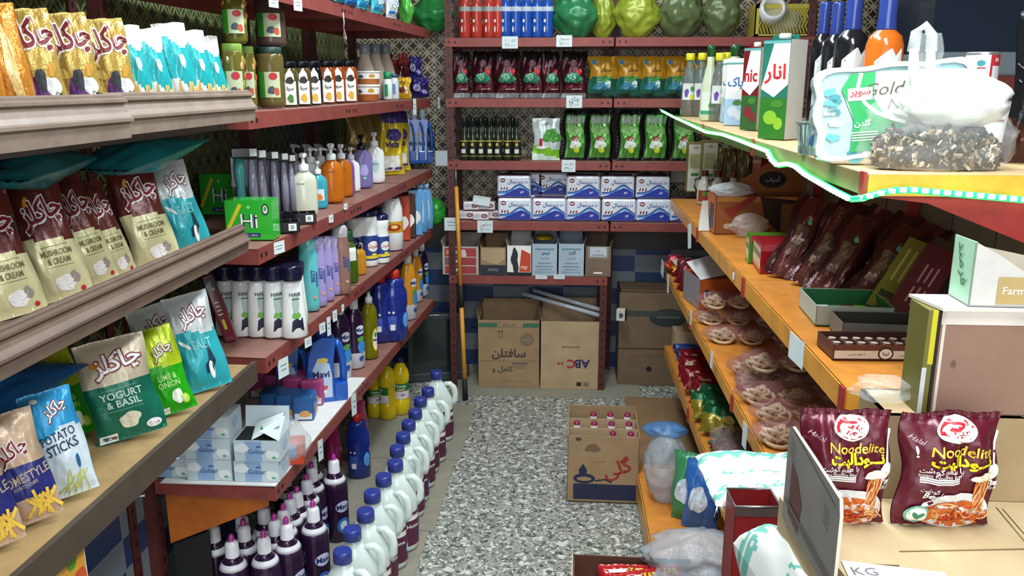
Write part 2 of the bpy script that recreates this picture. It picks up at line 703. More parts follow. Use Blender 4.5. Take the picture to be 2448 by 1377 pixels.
# right gondola
GX, GY0 = .5, 1.42
BRK = c('#a5302c', 'paint')
PANEL = c('#8b897e', 'paint', .5)
for k, (y0, y1, nm) in enumerate(((1.42, 2.27, 'orange shelf unit nearest the camera on the right'),
                                 (2.27, 3.10, 'orange shelf unit in the middle of the right row'),
                                 (3.10, 3.95, 'orange shelf unit at the far end of the right row'))):
    t = thing('gondola_shelf', nm + ', grey back panel', 'shelving', (GX, y0, 0), 0)
    ln = y1 - y0 - .006
    for z, xx, lh in ((1.455, 0, .035), (1.078, 0, .045), (.735, -.01, .04), (.36, 0, .045), (.13, -.2, .10)):
        if z < .2 and k == 2:
            continue
        mb = MB()
        top = c('#d9bb8c', 'wood') if z > 1.4 else ORG
        mb.box(xx, .43, 0, ln, z - .012, z, top)
        mb.box(xx - .003, xx + .002, 0, ln, z - lh, z, ORGL if z < 1.4 else c('#857048', 'paint'))
        mb.box(xx, .43, -.003, .002, z - lh, z, c('#e8a63c', 'paint', .35))
        mb.obj('shelf_board', t)
        mb = MB()
        mb.box(xx - .008, xx - .003, -.004, .018, z - lh - .004, z + .004, BRK)
        mb.prism([(xx, z - lh), (.43, z - lh), (.43, z - lh - .115), (.36, z - lh - .115), (xx + .10, z - lh - .012)], .000, .004, BRK)
        mb.obj('bracket', t)
    mb = MB()
    mb.box(.432, .445, 0, ln, 0, 1.47, PANEL)
    for i in range(1, 4):
        mb.box(.430, .432, ln * i / 4 - .001, ln * i / 4 + .001, 0, 1.46, c('#3d3b36', 'paint'))
    mb.obj('back_panel', t)
    mb = MB()
    mb.box(.40, .43, ln - .02, ln, 0, 1.47, BRK)
    mb.obj('upright', t)

# cornice trims nailed to the chip trays: profile (outwards, up)
TRIM = c('#8a7a6e', 'wood', .45)
PROF = [(0, 0), (.018, 0), (.020, .032), (.026, .034), (.026, .040), (.022, .043), (.017, .052), (.012, .066), (.013, .070),
        (.018, .072), (.018, .077), (.010, .080), (.010, .085), (.005, .088), (0, .088)]


def trim(label, p0, p1, h=.088, TRIM=TRIM):
    a, b_ = Vector(p0), Vector(p1)
    d = (b_ - a)
    L_ = d.length
    k = h / .088
    mb = MB()
    n = len(PROF)
    vs = [(x_, y_, z_ ) for x_ in (0, L_) for (y_, z_) in [(-q[0], q[1] * k) for q in PROF]]
    fs = [tuple(range(n)), tuple(reversed(range(n, 2 * n)))] + [(i, n + i, n + (i + 1) % n, (i + 1) % n) for i in range(n)]
    mb.add(vs, fs, TRIM)
    o = mb.obj('cornice_trim')
    o.location = a
    o.rotation_euler = (0, 0, math.atan2(d.y, d.x))
    return tag(o, label, 'shelf trim', 'cornice trims on the chip trays')


trim('greyish wooden cornice trim on the top chip tray, overlapping piece nearer the camera', (-.765, .40, 1.510), (-.765, 1.42, 1.512), .074)
trim('greyish wooden cornice trim on the top chip tray, short piece at its far end', (-.775, 1.38, 1.514), (-.775, 2.04, 1.514), .072)
trim('long brown wooden cornice trim along the middle chip tray', (-.77, .40, 1.212), (-.77, 1.92, 1.176), .066, c('#6f5d52', 'wood', .4))

# ------------------------------------------------------------------ snack bags
def col(px, X, z, y0=.5, y1=6.0):
    """the point of the line (X, any, z) seen in image column px"""
    for _ in range(40):
        ym = (y0 + y1) / 2
        d = Vector((X, ym, z)) - EYE
        x = 1224 + F_PX * d.dot(RGT) / d.dot(FWD)
        if (x < px) == (X < 0):
            y0 = ym
        else:
            y1 = ym
    return Vector((X, ym, z))


def sized(p, top, wpx, rz):
    h = height_to(p, top)
    n = Vector((math.sin(rz), -math.cos(rz), 0))
    v = EYE - p
    v.z = 0
    v.normalize()
    return wpx * depth(p) / F_PX / max(.4, abs(n.dot(v))), h


def pouch(w, h, t, mat, decals=(), seed=0, nu=22, nv=30, crimp=.035, wr=1.0, pinch=.05, flatbottom=False):
    """a filled film bag with sealed ends: front faces -Y; decals are (shape, x, z, material, options)"""
    rg = random.Random(seed)
    o1, o2 = rg.uniform(0, 50), rg.uniform(0, 50)

    def thick(u, v):
        a = max(0, 1 - abs(u) ** 3.2) ** .62
        b = 1.0
        if v > 1 - crimp or (v < crimp and not flatbottom):
            b = .02
        else:
            vv = (v - crimp) / (1 - 2 * crimp)
            vv = min(max(vv, 0), 1)
            b = math.sin(PI * (vv if not flatbottom else .5 + max(0, vv - .3) / 1.4)) ** .5
        return a * b

    def S(x, z, side=-1):
        u, v = max(-1, min(1, 2 * x / w)), max(0, min(1, z / h))
        th = thick(u, v)
        e = abs(2 * v - 1)
        n1 = noise.noise(Vector((u * 2.2 + o1, v * 3.4, side * .5))) * .010
        n2 = noise.noise(Vector((u * 6 + o2, v * 2.0 + side, 3))) * .006 * (.4 + e * e)
        n3 = abs(noise.noise(Vector((u * 4 + v * 3 + o1, v * 4 - u * 2, side * 2.0)))) * .007
        d = (t / 2 * th + (n1 + n2 - n3) * wr * min(1, th * 1.6)) + .0005
        if th < .05:
            d += .0015 * math.sin(u * 26 + o1) * wr
        xx = x * (1 - pinch * math.sin(PI * v)) + .004 * wr * math.sin(v * 9 + o1) * abs(u)
        zz = z + .006 * wr * noise.noise(Vector((u * 1.5 + o2, v, 0))) * (v if v > .5 else 0)
        return Vector((xx, side * d, zz))

    def SN(x, z):
        p = S(x, z)
        return p, Vector((0, -1, 0))
    mb = MB()
    mf = mat if callable(mat) else (lambda u, v: mat)
    mb.grid(lambda a, b: S((a - .5) * w, b * h), nu, nv, lambda a, b: mf(a * 2 - 1, b))
    mb.grid(lambda a, b: S((a - .5) * w, b * h, 1), nu, nv, lambda a, b: mf(a * 2 - 1, b), flip=True)
    for d in decals:
        sh, x, z, m_ = d[:4]
        kw = dict(d[4]) if len(d) > 4 else {}
        kw.setdefault('off', .0022)
        mb.decal(sh, SN, x * w, z * h, m_, **kw)
    return mb


def bands(*bs, wave=.0, slope=0):
    """bs: (upper edge as v, material) from the bottom up"""
    def f(u, v):
        k = v + wave * math.sin(u * 3.1) + slope * u
        for e, m_ in bs:
            if k < e:
                return m_
        return bs[-1][1]
    return f


WHITE, MAR, BLK, GRY = c('#f2f4f4', 'print'), c('#7d1426', 'print'), c('#15171c', 'print'), c('#8a8d90', 'print')
LOGO = 'چاکلز'


def logo(x, z, h, rot=0, fill=WHITE, edge=MAR):
    """the snack word: a fat edge under a thin fill"""
    return [(T(LOGO, .075), x, z, edge, dict(h=h * 1.12, rot=rot, off=.002)),
            (T(LOGO, .022), x, z, fill, dict(h=h, rot=rot, off=.0032))]


def chips(name, w, h, t, mat, decals, seed=0):
    def b():
        return pouch(w, h, t, mat, decals, seed).obj(name)
    return b


F_ = lambda h_: c(h_, 'sheen')
GOLD, GOLD2, PURP = c('#d38a2e', 'foil'), c('#c0a050', 'foil'), c('#5d2a72', 'print')
CRM, BRN = c('#d8d6a4', 'sheen'), c('#5f2520', 'sheen')
TEAL, SILV = c('#2fa9b4', 'sheen'), c('#cfd8da', 'sheen')
INK = c('#6b6440', 'print')
W0, H0 = .19, .29


def serif(s, x, z, h, m_, rot=0, shear=0):
    return (T(s, .012, shear), x, z, m_, dict(h=h, rot=rot))


chip_yel = c('#e9c24c', 'print')
D_gold = logo(-.0, .76, .092, .1, fill=MAR, edge=WHITE) + [
    (ell(1, .6), .26, .50, c('#c9932e', 'print'), dict(h=.045, rot=.6)), (ell(1, .6), -.30, .48, c('#e2c463', 'print'), dict(h=.04, rot=-.4)),
    (blob(.06, .10, 3), -.10, .30, PURP), (blob(.05, .05, 6), -.02, .42, c('#2a2c34', 'print'), dict(off=.003)), (blob(.06, .05, 4), .22, .36, c('#d9e2e2', 'print')), (blob(.04, .05, 7), .28, .24, BLK)]
D_foil = [(blob(.05, .2, 5, amp=.3), .1, .45, c('#f0d08a', 'foil'))]
D_cream = logo(.03, .72, .076, .15, fill=MAR, edge=WHITE) + [
    (ell(.03, .016), -.2, .83, c('#d99a2a', 'print'), dict(rot=.9)),
    serif('MUSHROOM', .04, .385, .0145, INK), serif('& CREAM', .04, .315, .0145, INK),
    (rect(.10, .001, 8, 1), .04, .44, INK), (rect(.10, .001, 8, 1), .04, .27, INK),
    (blob(.07, .042, 8), .05, .13, c('#eef0ee', 'print')), (blob(.03, .03, 9), .24, .16, c('#9c948c', 'print')),
    (ell(.018, .012), .33, .055, c('#c22c3a', 'print'))]
D_teal = logo(.05, .77, .062, .2) + [
    serif('SALT', .05, .47, .028, c('#8fd6da', 'print')),
    (stroke([(0, 0), (.002, .02), (.018, .035), (.016, .07), (.009, .085)], [.03, .036, .03, .012, .006]), .08, .16, c('#16344a', 'print')),
    (ell(.022, .055), .12, .19, WHITE), (ell(.05, .012), -.3, .5, WHITE, dict(rot=-.7))]
D_yog = logo(.05, .755, .070, .12) + [
    (ell(.03, .02), -.27, .78, c('#d98a2a', 'print')),
    serif('YOGURT', .0, .455, .021, c('#cfe6dc', 'print')), serif('& BASIL', .0, .37, .021, c('#cfe6dc', 'print')),
    (rect(.10, .001, 8, 1), 0, .52, c('#9fd0bc', 'print')), (rect(.10, .001, 8, 1), 0, .305, c('#9fd0bc', 'print')),
    (blob(.06, .045, 2), .02, .19, c('#e3dfc4', 'print')), (ell(.042, .026), .33, .09, WHITE), (T('Chee', .01), .33, .09, MAR, dict(h=.010)),
    (rect(.05, .022), -.34, .05, WHITE), (rect(.016, .012), -.38, .05, c('#2a6a5a', 'print')), (rect(.022, .010), -.28, .045, c('#6a4a36', 'print'))]
D_lime = logo(.1, .72, .05, .3) + [
    serif('LIME &', .05, .42, .020, c('#b7e28a', 'print')), serif('ONION', .05, .335, .020, c('#b7e28a', 'print')),
    (blob(.05, .045, 6), .15, .18, c('#eef2e6', 'print')), (ell(.035, .035), .3, .13, c('#9ad22e', 'print')),
    (ell(.026, .026), .3, .13, c('#d6ec86', 'print')), (rect(.04, .02), -.2, .05, WHITE)]
fries = [(rect(.010, .07, 2, 8), .02 + .045 * i, .13 + .012 * ((i * 7) % 5), chip_yel, dict(rot=-.9 + .35 * ((i * 5) % 7), off=.003 + .0003 * i)) for i in range(9)]
D_stick = logo(.12, .82, .045, .35) + [
    serif('POTATO', .02, .58, .024, c('#15344f', 'print'), .12), serif('STICKS', .04, .475, .028, c('#15344f', 'print'), .12),
    (ell(.014, .04), .26, .31, c('#1d5c8a', 'print')), (ell(.03, .012), -.22, .93, WHITE)] + [
    (rect(.004, .07, 1, 8), -.1 + .05 * i, .10 + .012 * ((i * 5) % 4), c('#b9c24a', 'print'), dict(rot=-1.2 + .3 * ((i * 3) % 5), off=.003)) for i in range(9)]
D_home = logo(-.02, .66, .055, .25, fill=MAR, edge=WHITE) + [
    serif('HOMESTYLE', .02, .42, .024, c('#b9a58c', 'print'), .1), serif('POTATO CHIPS', .0, .345, .009, c('#b9a58c', 'print'), .1)] + fries
MIDB = {
    'gold': chips('chips_bag', W0, H0, .07, GOLD2, D_gold, 1), 'foil': chips('chips_bag', W0, H0, .08, GOLD, D_foil, 2),
    'cream': chips('chips_bag', W0, H0, .07, bands((.50, CRM), (1.1, BRN), slope=.03), D_cream, 3),
    'teal': chips('chips_bag', W0, H0, .065, bands((.60, TEAL), (1.1, SILV), wave=.03), D_teal, 4),
    'yog': chips('chips_bag', W0, H0, .07, bands((.57, F_('#0f6a55')), (1.1, c('#c9bda4', 'sheen'))), D_yog, 5),
    'lime': chips('chips_bag', W0, H0, .07, bands((.55, F_('#23a312')), (1.1, F_('#b6cf1e')), wave=.03), D_lime, 6),
    'stick': chips('chips_bag', W0, H0, .07, bands((.62, F_('#d5e4ee')), (1.1, F_('#2f9fd8')), wave=-.05), D_stick, 7),
    'home': chips('chips_bag', W0, H0, .07, bands((.22, c('#bfa288', 'sheen')), (.55, F_('#2c3176')), (1.1, c('#c4a98e', 'sheen'))), D_home, 8),
    'blue': chips('chips_bag', W0, H0, .07, F_('#1f78c8'), [(rect(.05, .03), .2, .1, WHITE), (rect(.02, .008), .2, .1, c('#d08030', 'print'))], 9),
    'dark': chips('chips_bag', W0, H0, .07, c('#1d2624', 'sheen'), [], 10),
    'tealfold': chips('chips_bag', W0, H0, .07, c('#1c7d84', 'sheen'), [(ell(.03, .016), .2, .7, WHITE, dict(rot=.5)), (ell(.02, .02), -.1, .4, c('#8a3a30', 'print'))], 11),
    'tri': chips('chips_bag', W0, H0, .06, bands((.38, c('#dde2df', 'sheen')), (.80, F_('#21a8ae')), (1.1, c('#e6e9e6', 'sheen')), wave=.06),
                 [(star([(-.02, -.03), (.02, -.03), (.0, .03)]), -.1, .33, c('#d9b46a', 'print')), (rect(.025, .05), .2, .30, c('#e0bd74', 'print')),
                  (star([(-.03, -.02), (.03, -.03), (.02, .03)]), .36, .34, c('#d9b46a', 'print')), (blob(.035, .045, 4), .12, .60, c('#bfe4e4', 'print'))], 12),
}


def snack(key, X, z, px, top, wpx, rz, tilt, label, group=None, onplane=None, back=.02, roll=R(-5)):
    """stand a snack bag on a tray; X is the depth line it stands on, or onplane=(px, py) its base in the picture"""
    p = onz(onplane[0], onplane[1], z) if onplane else col(px, X, z)
    w, h = sized(p, top, wpx, rz)
    h = min(h / math.cos(tilt), .34)
    n = Vector((math.sin(rz), -math.cos(rz), 0))
    p = p - n * back
    return put(key, MIDB[key], p + Vector((0, 0, .003)), label, 'snack bag', group, rz, tilt, roll, (w / W0, (w / W0 + h / H0) / 2, h / H0))


G1 = 'gold snack bags on the top tray'
for i, (px, top, w, key, lb) in enumerate((
        (-10, -40, 110, 'foil', 'crumpled shiny orange-gold foil bag at the picture edge on the top tray'),
        (62, 8, 105, 'foil', 'crumpled shiny orange-gold foil bag, beside the first printed gold bag'),
        (135, 22, 108, 'gold', 'gold snack bag with red and white word, leftmost printed one on the top tray'),
        (222, 32, 104, 'gold', 'gold snack bag with red and white word, middle one on the top tray'),
        (308, 46, 96, 'gold', 'gold snack bag with red and white word, beside the turquoise bags'))):
    snack(key, -.875 - .004 * (i % 2), 1.515, px, top, w, R(46), R(8), lb, G1)
G2 = 'turquoise and white snack bags on the top tray'
for i, (px, top, w, lb) in enumerate((
        (362, 62, 66, 'turquoise and white snack bag right behind the last gold bag'),
        (408, 70, 66, 'turquoise and white snack bag, second from the gold bags'),
        (462, 56, 74, 'turquoise and white snack bag with triangle crisps, tallest of its row'),
        (506, 74, 66, 'turquoise and white snack bag, second from the end of the top tray'),
        (540, 88, 56, 'turquoise and white snack bag at the end of the top tray, beside the pickle jars'))):
    snack('tri', -.865, 1.515, px, top, w, R(52), R(7), lb, G2)

G3 = 'brown and cream snack bags on the middle tray'
zB = 1.197
for pb, top, w, rz, key, lb in (
        ((55, 745), 470, 120, 44, 'cream', 'brown and cream mushroom snack bag nearest the camera on the middle tray'),
        ((165, 704), 440, 118, 40, 'cream', 'brown and cream mushroom snack bag, second from the camera, wide front in view'),
        ((252, 664), 428, 84, 56, 'cream', 'brown and cream mushroom snack bag, third from the camera, turned aside'),
        ((306, 648), 440, 64, 60, 'cream', 'brown and cream mushroom snack bag standing back in shade between two others'),
        ((386, 622), 400, 104, 42, 'cream', 'brown and cream mushroom snack bag beside the white and turquoise bag'),
        ((474, 590), 394, 86, 50, 'teal', 'white and turquoise salted snack bag at the end of the middle tray')):
    snack(key, 0, zB, 0, top, w, R(rz), R(15), lb, G3 if key == 'cream' else None, onplane=(pb[0] + 4, pb[1] + 18), back=.02, roll=R(-9))
for (X, Y, z, rx, rz, s, key, lb) in (
        (-1.03, 1.40, 1.435, 86, 4, 1.0, 'tealfold', 'turquoise snack bag lying in shade over the brown bags'),
        (-.985, 1.70, 1.425, 80, -14, .95, 'tealfold', 'bright turquoise snack bag slumped on top beside the green soap cartons'),
        (-1.04, 1.10, 1.43, 84, 2, 1.0, 'dark', 'dark snack bag lying in shade over the brown bags'),
        (-1.04, .80, 1.43, 84, -4, 1.0, 'dark', 'dark snack bag lying in shade at the picture edge over the brown bags')):
    put(key, MIDB[key], (X, Y, z), lb, 'snack bag', None, R(rz), R(rx), 0, (s, s, s))

zC = .90
for pb, top, w, rz, tilt, key, lb in (
        ((515, 942), 722, 104, 38, 16, 'teal', 'white and turquoise salted snack bag at the far end of the low tray'),
        ((448, 950), 745, 96, 55, 16, 'teal', 'white and turquoise salted snack bag leaning behind the bright green one'),
        ((430, 1002), 808, 104, 40, 18, 'lime', 'bright green snack bag between the dark green bag and the turquoise bags'),
        ((325, 1062), 832, 158, 33, 12, 'yog', 'dark green and beige yogurt snack bag standing alone in front on the low tray'),
        ((196, 1060), 850, 104, 48, 16, 'lime', 'bright green lime and onion snack bag behind the potato sticks bag'),
        ((185, 1205), 962, 116, 36, 12, 'stick', 'white and blue potato sticks bag on the low tray'),
        ((100, 1270), 1020, 124, 42, 14, 'home', 'tan and navy homestyle potato chips bag beside the potato sticks bag'),
        ((8, 1335), 1050, 124, 42, 14, 'home', 'tan and navy homestyle potato chips bag cut by the picture edge')):
    snack(key, 0, zC, 0, top, w, R(rz), R(tilt), lb, None, onplane=pb, back=.035, roll=R(-8))
for (X, Y, z, rx, rz, lb) in ((-1.045, 1.24, 1.045, 86, -4, 'blue snack bag lying on top of the pile on the low tray'),
                              (-1.045, 1.20, .985, 88, 3, 'blue snack bag under the topmost blue bag of the pile'),
                              (-1.08, .98, .965, 84, 0, 'blue snack bag in the pile at the picture edge on the low tray')):
    put('blue', MIDB['blue'], (X, Y, z), lb, 'snack bag', 'blue snack bags piled on the low tray', R(rz), R(rx), 0, (1, 1, .95))

# fruit poster under the low tray
mb = MB()
mb.box(-.085, .085, -.001, .001, 0, .2, WHITE)
PS = lambda x, z: (Vector((x, -.0012, z)), Vector((0, -1, 0)))
for sh, x, z, m_ in ((rect(.16, .19), 0, .1, c('#e8a63a', 'print')), (blob(.07, .10, 1), .045, .09, c('#d8551e', 'print')),
                     (blob(.05, .04, 2), .03, .165, c('#5e9a22', 'print')), (blob(.06, .08, 3), -.055, .08, c('#b92a2a', 'print')),
                     (blob(.05, .09, 5), -.01, .07, c('#f2ead2', 'print')), (blob(.045, .04, 6), -.03, .15, c('#f1c65a', 'print'))):
    mb.decal(sh, PS, x, z, m_, off=.0004 + .0002 * len(mb.v) / 400)
o = mb.obj('fruit_poster')
pa, pb = onx(92, 1352, -.812), onx(197, 1288, -.812)
o.location = ((pa.x + pb.x) / 2, (pa.y + pb.y) / 2, (pa.z + pb.z) / 2 - .19)
o.scale = ((pb.y - pa.y) / .17, 1, 1)
o.rotation_euler = (0, 0, PI / 2)
tag(o, 'small paper poster of fruit hanging under the low chip tray', 'poster')
# two nails in the dark edge of the low tray
for k, (px, py) in enumerate(((318, 1188), (405, 1098))):
    q = onx(px, py, -.803)
    mb = MB().tube([(0, 0, 0), (.022, 0, .003)], .0012, c('#b9bcc0', 'metal'), 6).lathe([(.0001, 0), (.003, 0), (.003, .0012)], c('#b9bcc0', 'metal'), 8, M=Matrix.Translation((.021, 0, .003)) @ Matrix.Rotation(PI / 2, 4, 'Y'))
    o = mb.obj('nail')
    o.location = q
    tag(o, ('steel nail sticking out of the low tray edge, ' + ('near the rack post' if k == 0 else 'beside the tissue boxes')), 'nail')

# ------------------------------------------------------------------ bottles, jars, boxes
def prof_at(prof, z):
    for a, b in zip(prof, prof[1:]):
        if a[1] <= z <= b[1] and b[1] > a[1]:
            return a[0] + (b[0] - a[0]) * (z - a[1]) / (b[1] - a[1])
    return prof[-1][0] if z > prof[-1][1] else prof[0][0]


def round_S(prof, sx=1, sy=1, a0=0.0):
    def S(x, z):
        r = max(.004, prof_at(prof, z))
        a = x / r + a0
        n = Vector((math.sin(a), -math.cos(a), 0))
        return Vector((r * sx * math.sin(a), -r * sy * math.cos(a), z)), n
    return S


def flat_S(y, x0=0):
    return lambda x, z: (Vector((x + x0, y, z)), Vector((0, -1, 0)))


def side_S(x_, flip=1):
    return lambda x, z: (Vector((x_, x * flip, z)), Vector((flip, 0, 0)))


def bottle(name, prof, mat, cap=None, capmat=None, decals=(), sx=1, sy=1, a0=0.0, n=20, extra=None, capname='cap', capn=None):
    """body from rings; label shapes laid on it; cap; returns the thing"""
    def build():
        t = thing(name)
        bd = MB().lathe(prof, mat, n, sx=sx, sy=sy).obj('body', t)
        if decals:
            mb = MB()
            S = round_S(prof, sx, sy, a0)
            for k, d in enumerate(decals):
                sh, x, z, m_ = d[:4]
                kw = dict(d[4]) if len(d) > 4 else {}
                kw.setdefault('off', .0008 + .0004 * k)
                mb.decal(sh, S, x, z, m_, **kw)
            mb.obj('label', bd)
        if cap:
            MB().lathe(cap, capmat, capn or n, sx=sx if isinstance(cap, list) and len(cap) > 9 else 1).obj(capname, t)
        if extra:
            extra(t)
        return t
    return build


def st(key, build, z, px, top, h0, label, cat, group=None, base=None, X=None, wpx=None, w0=None, rz=0, tilt=0, roll=0, push=0.0):
    """stand a thing on a board: base pixel row, or the depth line X it stands on"""
    p = onz(px, base, z) if base else col(px, X, z)
    p = p + Vector((0, push, 0))
    h = height_to(p, top)
    s = h / h0
    sw = s
    if wpx:
        sw = wpx * depth(p) / F_PX / w0
    return put(key, build, p + Vector((0, 0, .0015)), label, cat, group, rz, tilt, roll, (sw, sw, s))


def wordmark(s, h, z, m_, x=0, off=.0, rot=0, k=0):
    return (T(s, off), x, z, m_, dict(h=h, rot=rot))


NAVY, NAVYD = c('#1d2350', 'gloss'), c('#181a38', 'gloss')
WHT = c('#eef1f1', 'gloss')
LBLW = c('#f1f1ec', 'print')

# --- bleach jug
JUG = c('#dfece8', 'gloss')
jug_prof = [(.045, 0), (.060, .006), (.062, .02), (.061, .185), (.058, .205), (.046, .235), (.034, .262), (.023, .280), (.020, .284), (.020, .298)]


def jug_extra(t):
    MB().tube([(.030, 0, .268), (.050, 0, .270), (.066, 0, .252), (.072, 0, .222), (.071, 0, .19), (.060, 0, .168)],
              [.010, .0115, .012, .011, .011, .008], JUG, 10).obj('handle', t)


MAROON = c('#5a1c3c', 'print')
bleach = bottle('bleach_jug', jug_prof, JUG, [(.021, .294), (.0235, .296), (.023, .325), (.021, .330)], c('#2b3a8c', 'plastic'),
                [(rect(.11, .125, 14, 4), 0, .088, MAROON), (rect(.055, .018, 6, 2), -.01, .13, LBLW), (ell(.045, .05), .03, .07, c('#3a62a8', 'print')),
                 (ell(.03, .034), .03, .07, LBLW), (T('Home', .02), -.02, .10, LBLW, dict(h=.014))], sy=.8, a0=1.25, extra=jug_extra)
jugs = [(1043, 893), (1023, 934), (1005, 957), (993, 986), (977, 1013), (964, 1043), (949.6, 1074), (945, 1109), (917, 1143), (890, 1182), (874, 1227), (842, 1271), (818.6, 1324)]
for i, (px, py) in enumerate(reversed(jugs)):
    q = onz(px, py, .322)
    q.z = .004
    put('bleach', bleach, q + Vector((0, .0, 0)), 'white bleach jug with navy cap on the floor, %s in the row from the camera' % ORD[i], 'bleach jug',
        'bleach jugs in a row along the aisle', rz=R((-12, 8, -4, 14, -8, 5, 40, 2, -6, 10, 4, -5, 6)[i]), s=(1.18, 1.1, 1.0))

# --- purple softener bottle
PUR = c('#2b1433', 'gloss')
pur_prof = [(.030, 0), (.036, .005), (.037, .03), (.037, .165), (.034, .185), (.022, .205), (.018, .210), (.018, .214)]
softener = bottle('softener_bottle', pur_prof, PUR, [(.034, .186), (.030, .194), (.020, .206), (.017, .212), (.016, .245), (.013, .250), (.006, .252, c('#a32a86', 'plastic')), (.0075, .262, c('#a32a86', 'plastic')), (.004, .270)],
                  c('#dfe0e6', 'plastic'),
                  [(ell(.045, .035), 0, .115, c('#c8ccec', 'print')), (T('Mavi', .03), 0, .115, c('#1e2a6a', 'print'), dict(h=.016)),
                   (ell(.040, .05), 0, .055, c('#3478c8', 'print')), (ell(.022, .03), 0, .055, c('#e6eef6', 'print'))], a0=.5)
sof = [(552, 1284), (616, 1276), (664, 1254), (681, 1231), (695, 1208), (709, 1168), (729, 1142), (739, 1122), (760, 1104),
       (569, 1262), (616, 1241), (642, 1229), (535, 1248), (668, 1212), (689, 1184), (716, 1129), (746, 1096)]
used = []
for i, (px, py) in enumerate(sof):
    q = onz(px, py, .322)
    q.z = .004
    for (a, b) in used:
        dx, dy = q.x - a, q.y - b
        d = math.hypot(dx, dy)
        if d < .090:
            q.x, q.y = a + dx / d * .090, b + dy / d * .090
    used.append((q.x, q.y))
    row = 'front row' if i < 9 else 'back row'
    k = i if i < 9 else i - 9
    put('softener', softener, q, 'dark purple softener bottle with white cap on the floor, %s, %s from the camera' % (row, ORD[k]), 'bottle',
        'purple softener bottles under the low shelf', rz=R(20 + 9 * ((i * 5) % 4)), s=1.21)

# cardboard laid on the floor under the bottles
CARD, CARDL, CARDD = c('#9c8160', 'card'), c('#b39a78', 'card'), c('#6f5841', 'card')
def slab(name, pts, z0, z1, m_, label, cat, group=None, edge=None):
    o = MB().prism(pts, z0, z1, m_, 'z', edge).obj(name)
    return tag(o, label, cat, group)


FC = c('#8e8a7c', 'card')
for k, (y0, y1) in enumerate(((1.55, 2.22), (2.225, 2.75), (2.755, 3.35), (3.355, 4.0))):
    slab('cardboard_sheet', [(-.98, y0), (-.50 + .02 * k, y0), (-.50 + .02 * k, y1), (-.98, y1)], .0, .004, FC,
         'flattened cardboard on the floor under the left rack, %s piece from the camera' % ORD[k], 'cardboard', 'cardboard sheets under the left rack')
slab('cardboard_sheet', [(-.60, 4.14), (.42, 4.14), (.42, 4.60), (-.60, 4.60)], .0, .004, FC, 'flattened cardboard on the floor under the two big open cartons', 'cardboard')

# --- yellow cleaner
YEL = c('#e2c416', 'gloss')
yel_prof = [(.036, 0), (.040, .004), (.040, .065), (.036, .07), (.036, .15), (.040, .158), (.040, .185), (.034, .21), (.018, .235), (.014, .24), (.014, .245)]
yellow = bottle('cleaner_bottle', yel_prof, YEL, [(.016, .242), (.016, .262), (.014, .264)], NAVY,
                [(rect(.10, .035, 10, 2), 0, .132, c('#1f7a2c', 'print')), (T('Home', .02), 0, .139, LBLW, dict(h=.014)), (T('Land', .02), 0, .124, LBLW, dict(h=.013)),
                 (rect(.10, .035, 10, 2), 0, .095, c('#ece2ea', 'print')), (ell(.02, .012), .01, .097, c('#b48ac0', 'print'))], a0=0)
for i, (px, base, top, rz, lb) in enumerate(((928, 1003, 862, -60, 'yellow cleaner bottle with a blank white back label, in front of its group'),
                                            (960, 992, 855, 10, 'yellow cleaner bottle with green label, beside the bleach jugs'),
                                            (897, 1000, 878, 20, 'yellow cleaner bottle with green label, on the rack side of its group'),
                                            (905, 960, 870, 20, 'yellow cleaner bottle standing behind the others'))):
    st('yellow', yellow, .004, px, top, .264, lb, 'bottle', 'yellow cleaner bottles on the floor', base=base - 6, rz=R(rz))

# --- blue toilet cleaner with red cap
BLU = c('#1c2f86', 'gloss')
wc_prof = [(.034, 0), (.040, .004), (.041, .08), (.036, .10), (.041, .12), (.040, .165), (.030, .185), (.033, .198), (.028, .206), (.015, .212)]
wc = bottle('toilet_cleaner_bottle', wc_prof, BLU, [(.0165, .207), (.0165, .232), (.012, .238)], c('#c62f26', 'plastic'),
            [(ell(.030, .05), .03, .07, c('#5aa0e0', 'print')), (rect(.03, .045), -.022, .065, c('#3c55b4', 'print')), (rect(.016, .02), -.02, .05, LBLW),
             (ell(.008, .008), -.03, .10, LBLW), (ell(.008, .008), -.015, .10, LBLW)], sy=.7)
pink_prof = [(.030, 0), (.038, .005), (.040, .08), (.034, .15), (.028, .19), (.03, .2), (.022, .214), (.014, .22)]
pink = bottle('pink_cleaner_bottle', pink_prof, c('#b72c70', 'gloss'), [(.0155, .216), (.0155, .242), (.013, .246)], WHT,
              [(ell(.03, .06), .01, .08, c('#8a2a6a', 'print')), (ell(.014, .03), .012, .085, c('#d8a0c0', 'print'))], sy=.7)
st('wc', wc, .004, 860, 988, .238, 'blue toilet cleaner bottle with red cap standing on the floor cardboard', 'bottle', 'blue toilet cleaner bottles', base=1138, rz=R(18))
st('pink', pink, .004, 800, 985, .246, 'pink cleaner bottle on the floor, nearer the camera of the two', 'bottle', None, base=1118, rz=R(70))
st('pink', pink, .004, 862, 935, .246, 'pink cleaner bottle on the floor behind the blue one with the red cap', 'bottle', None, base=1090, rz=R(70))

# ================================================================== shelf at 0.50
Z4 = .502
# white liner sheet
slab('liner_sheet', [(-1.13, 2.105), (-.798, 2.105), (-.752, 3.0), (-1.11, 3.0)], .501, .5045, c('#dfe2e0', 'paper'), 'white liner sheet on the near half of the lowest rack shelf', 'liner')

# tissue boxes
TISW = c('#c6d6de', 'print')


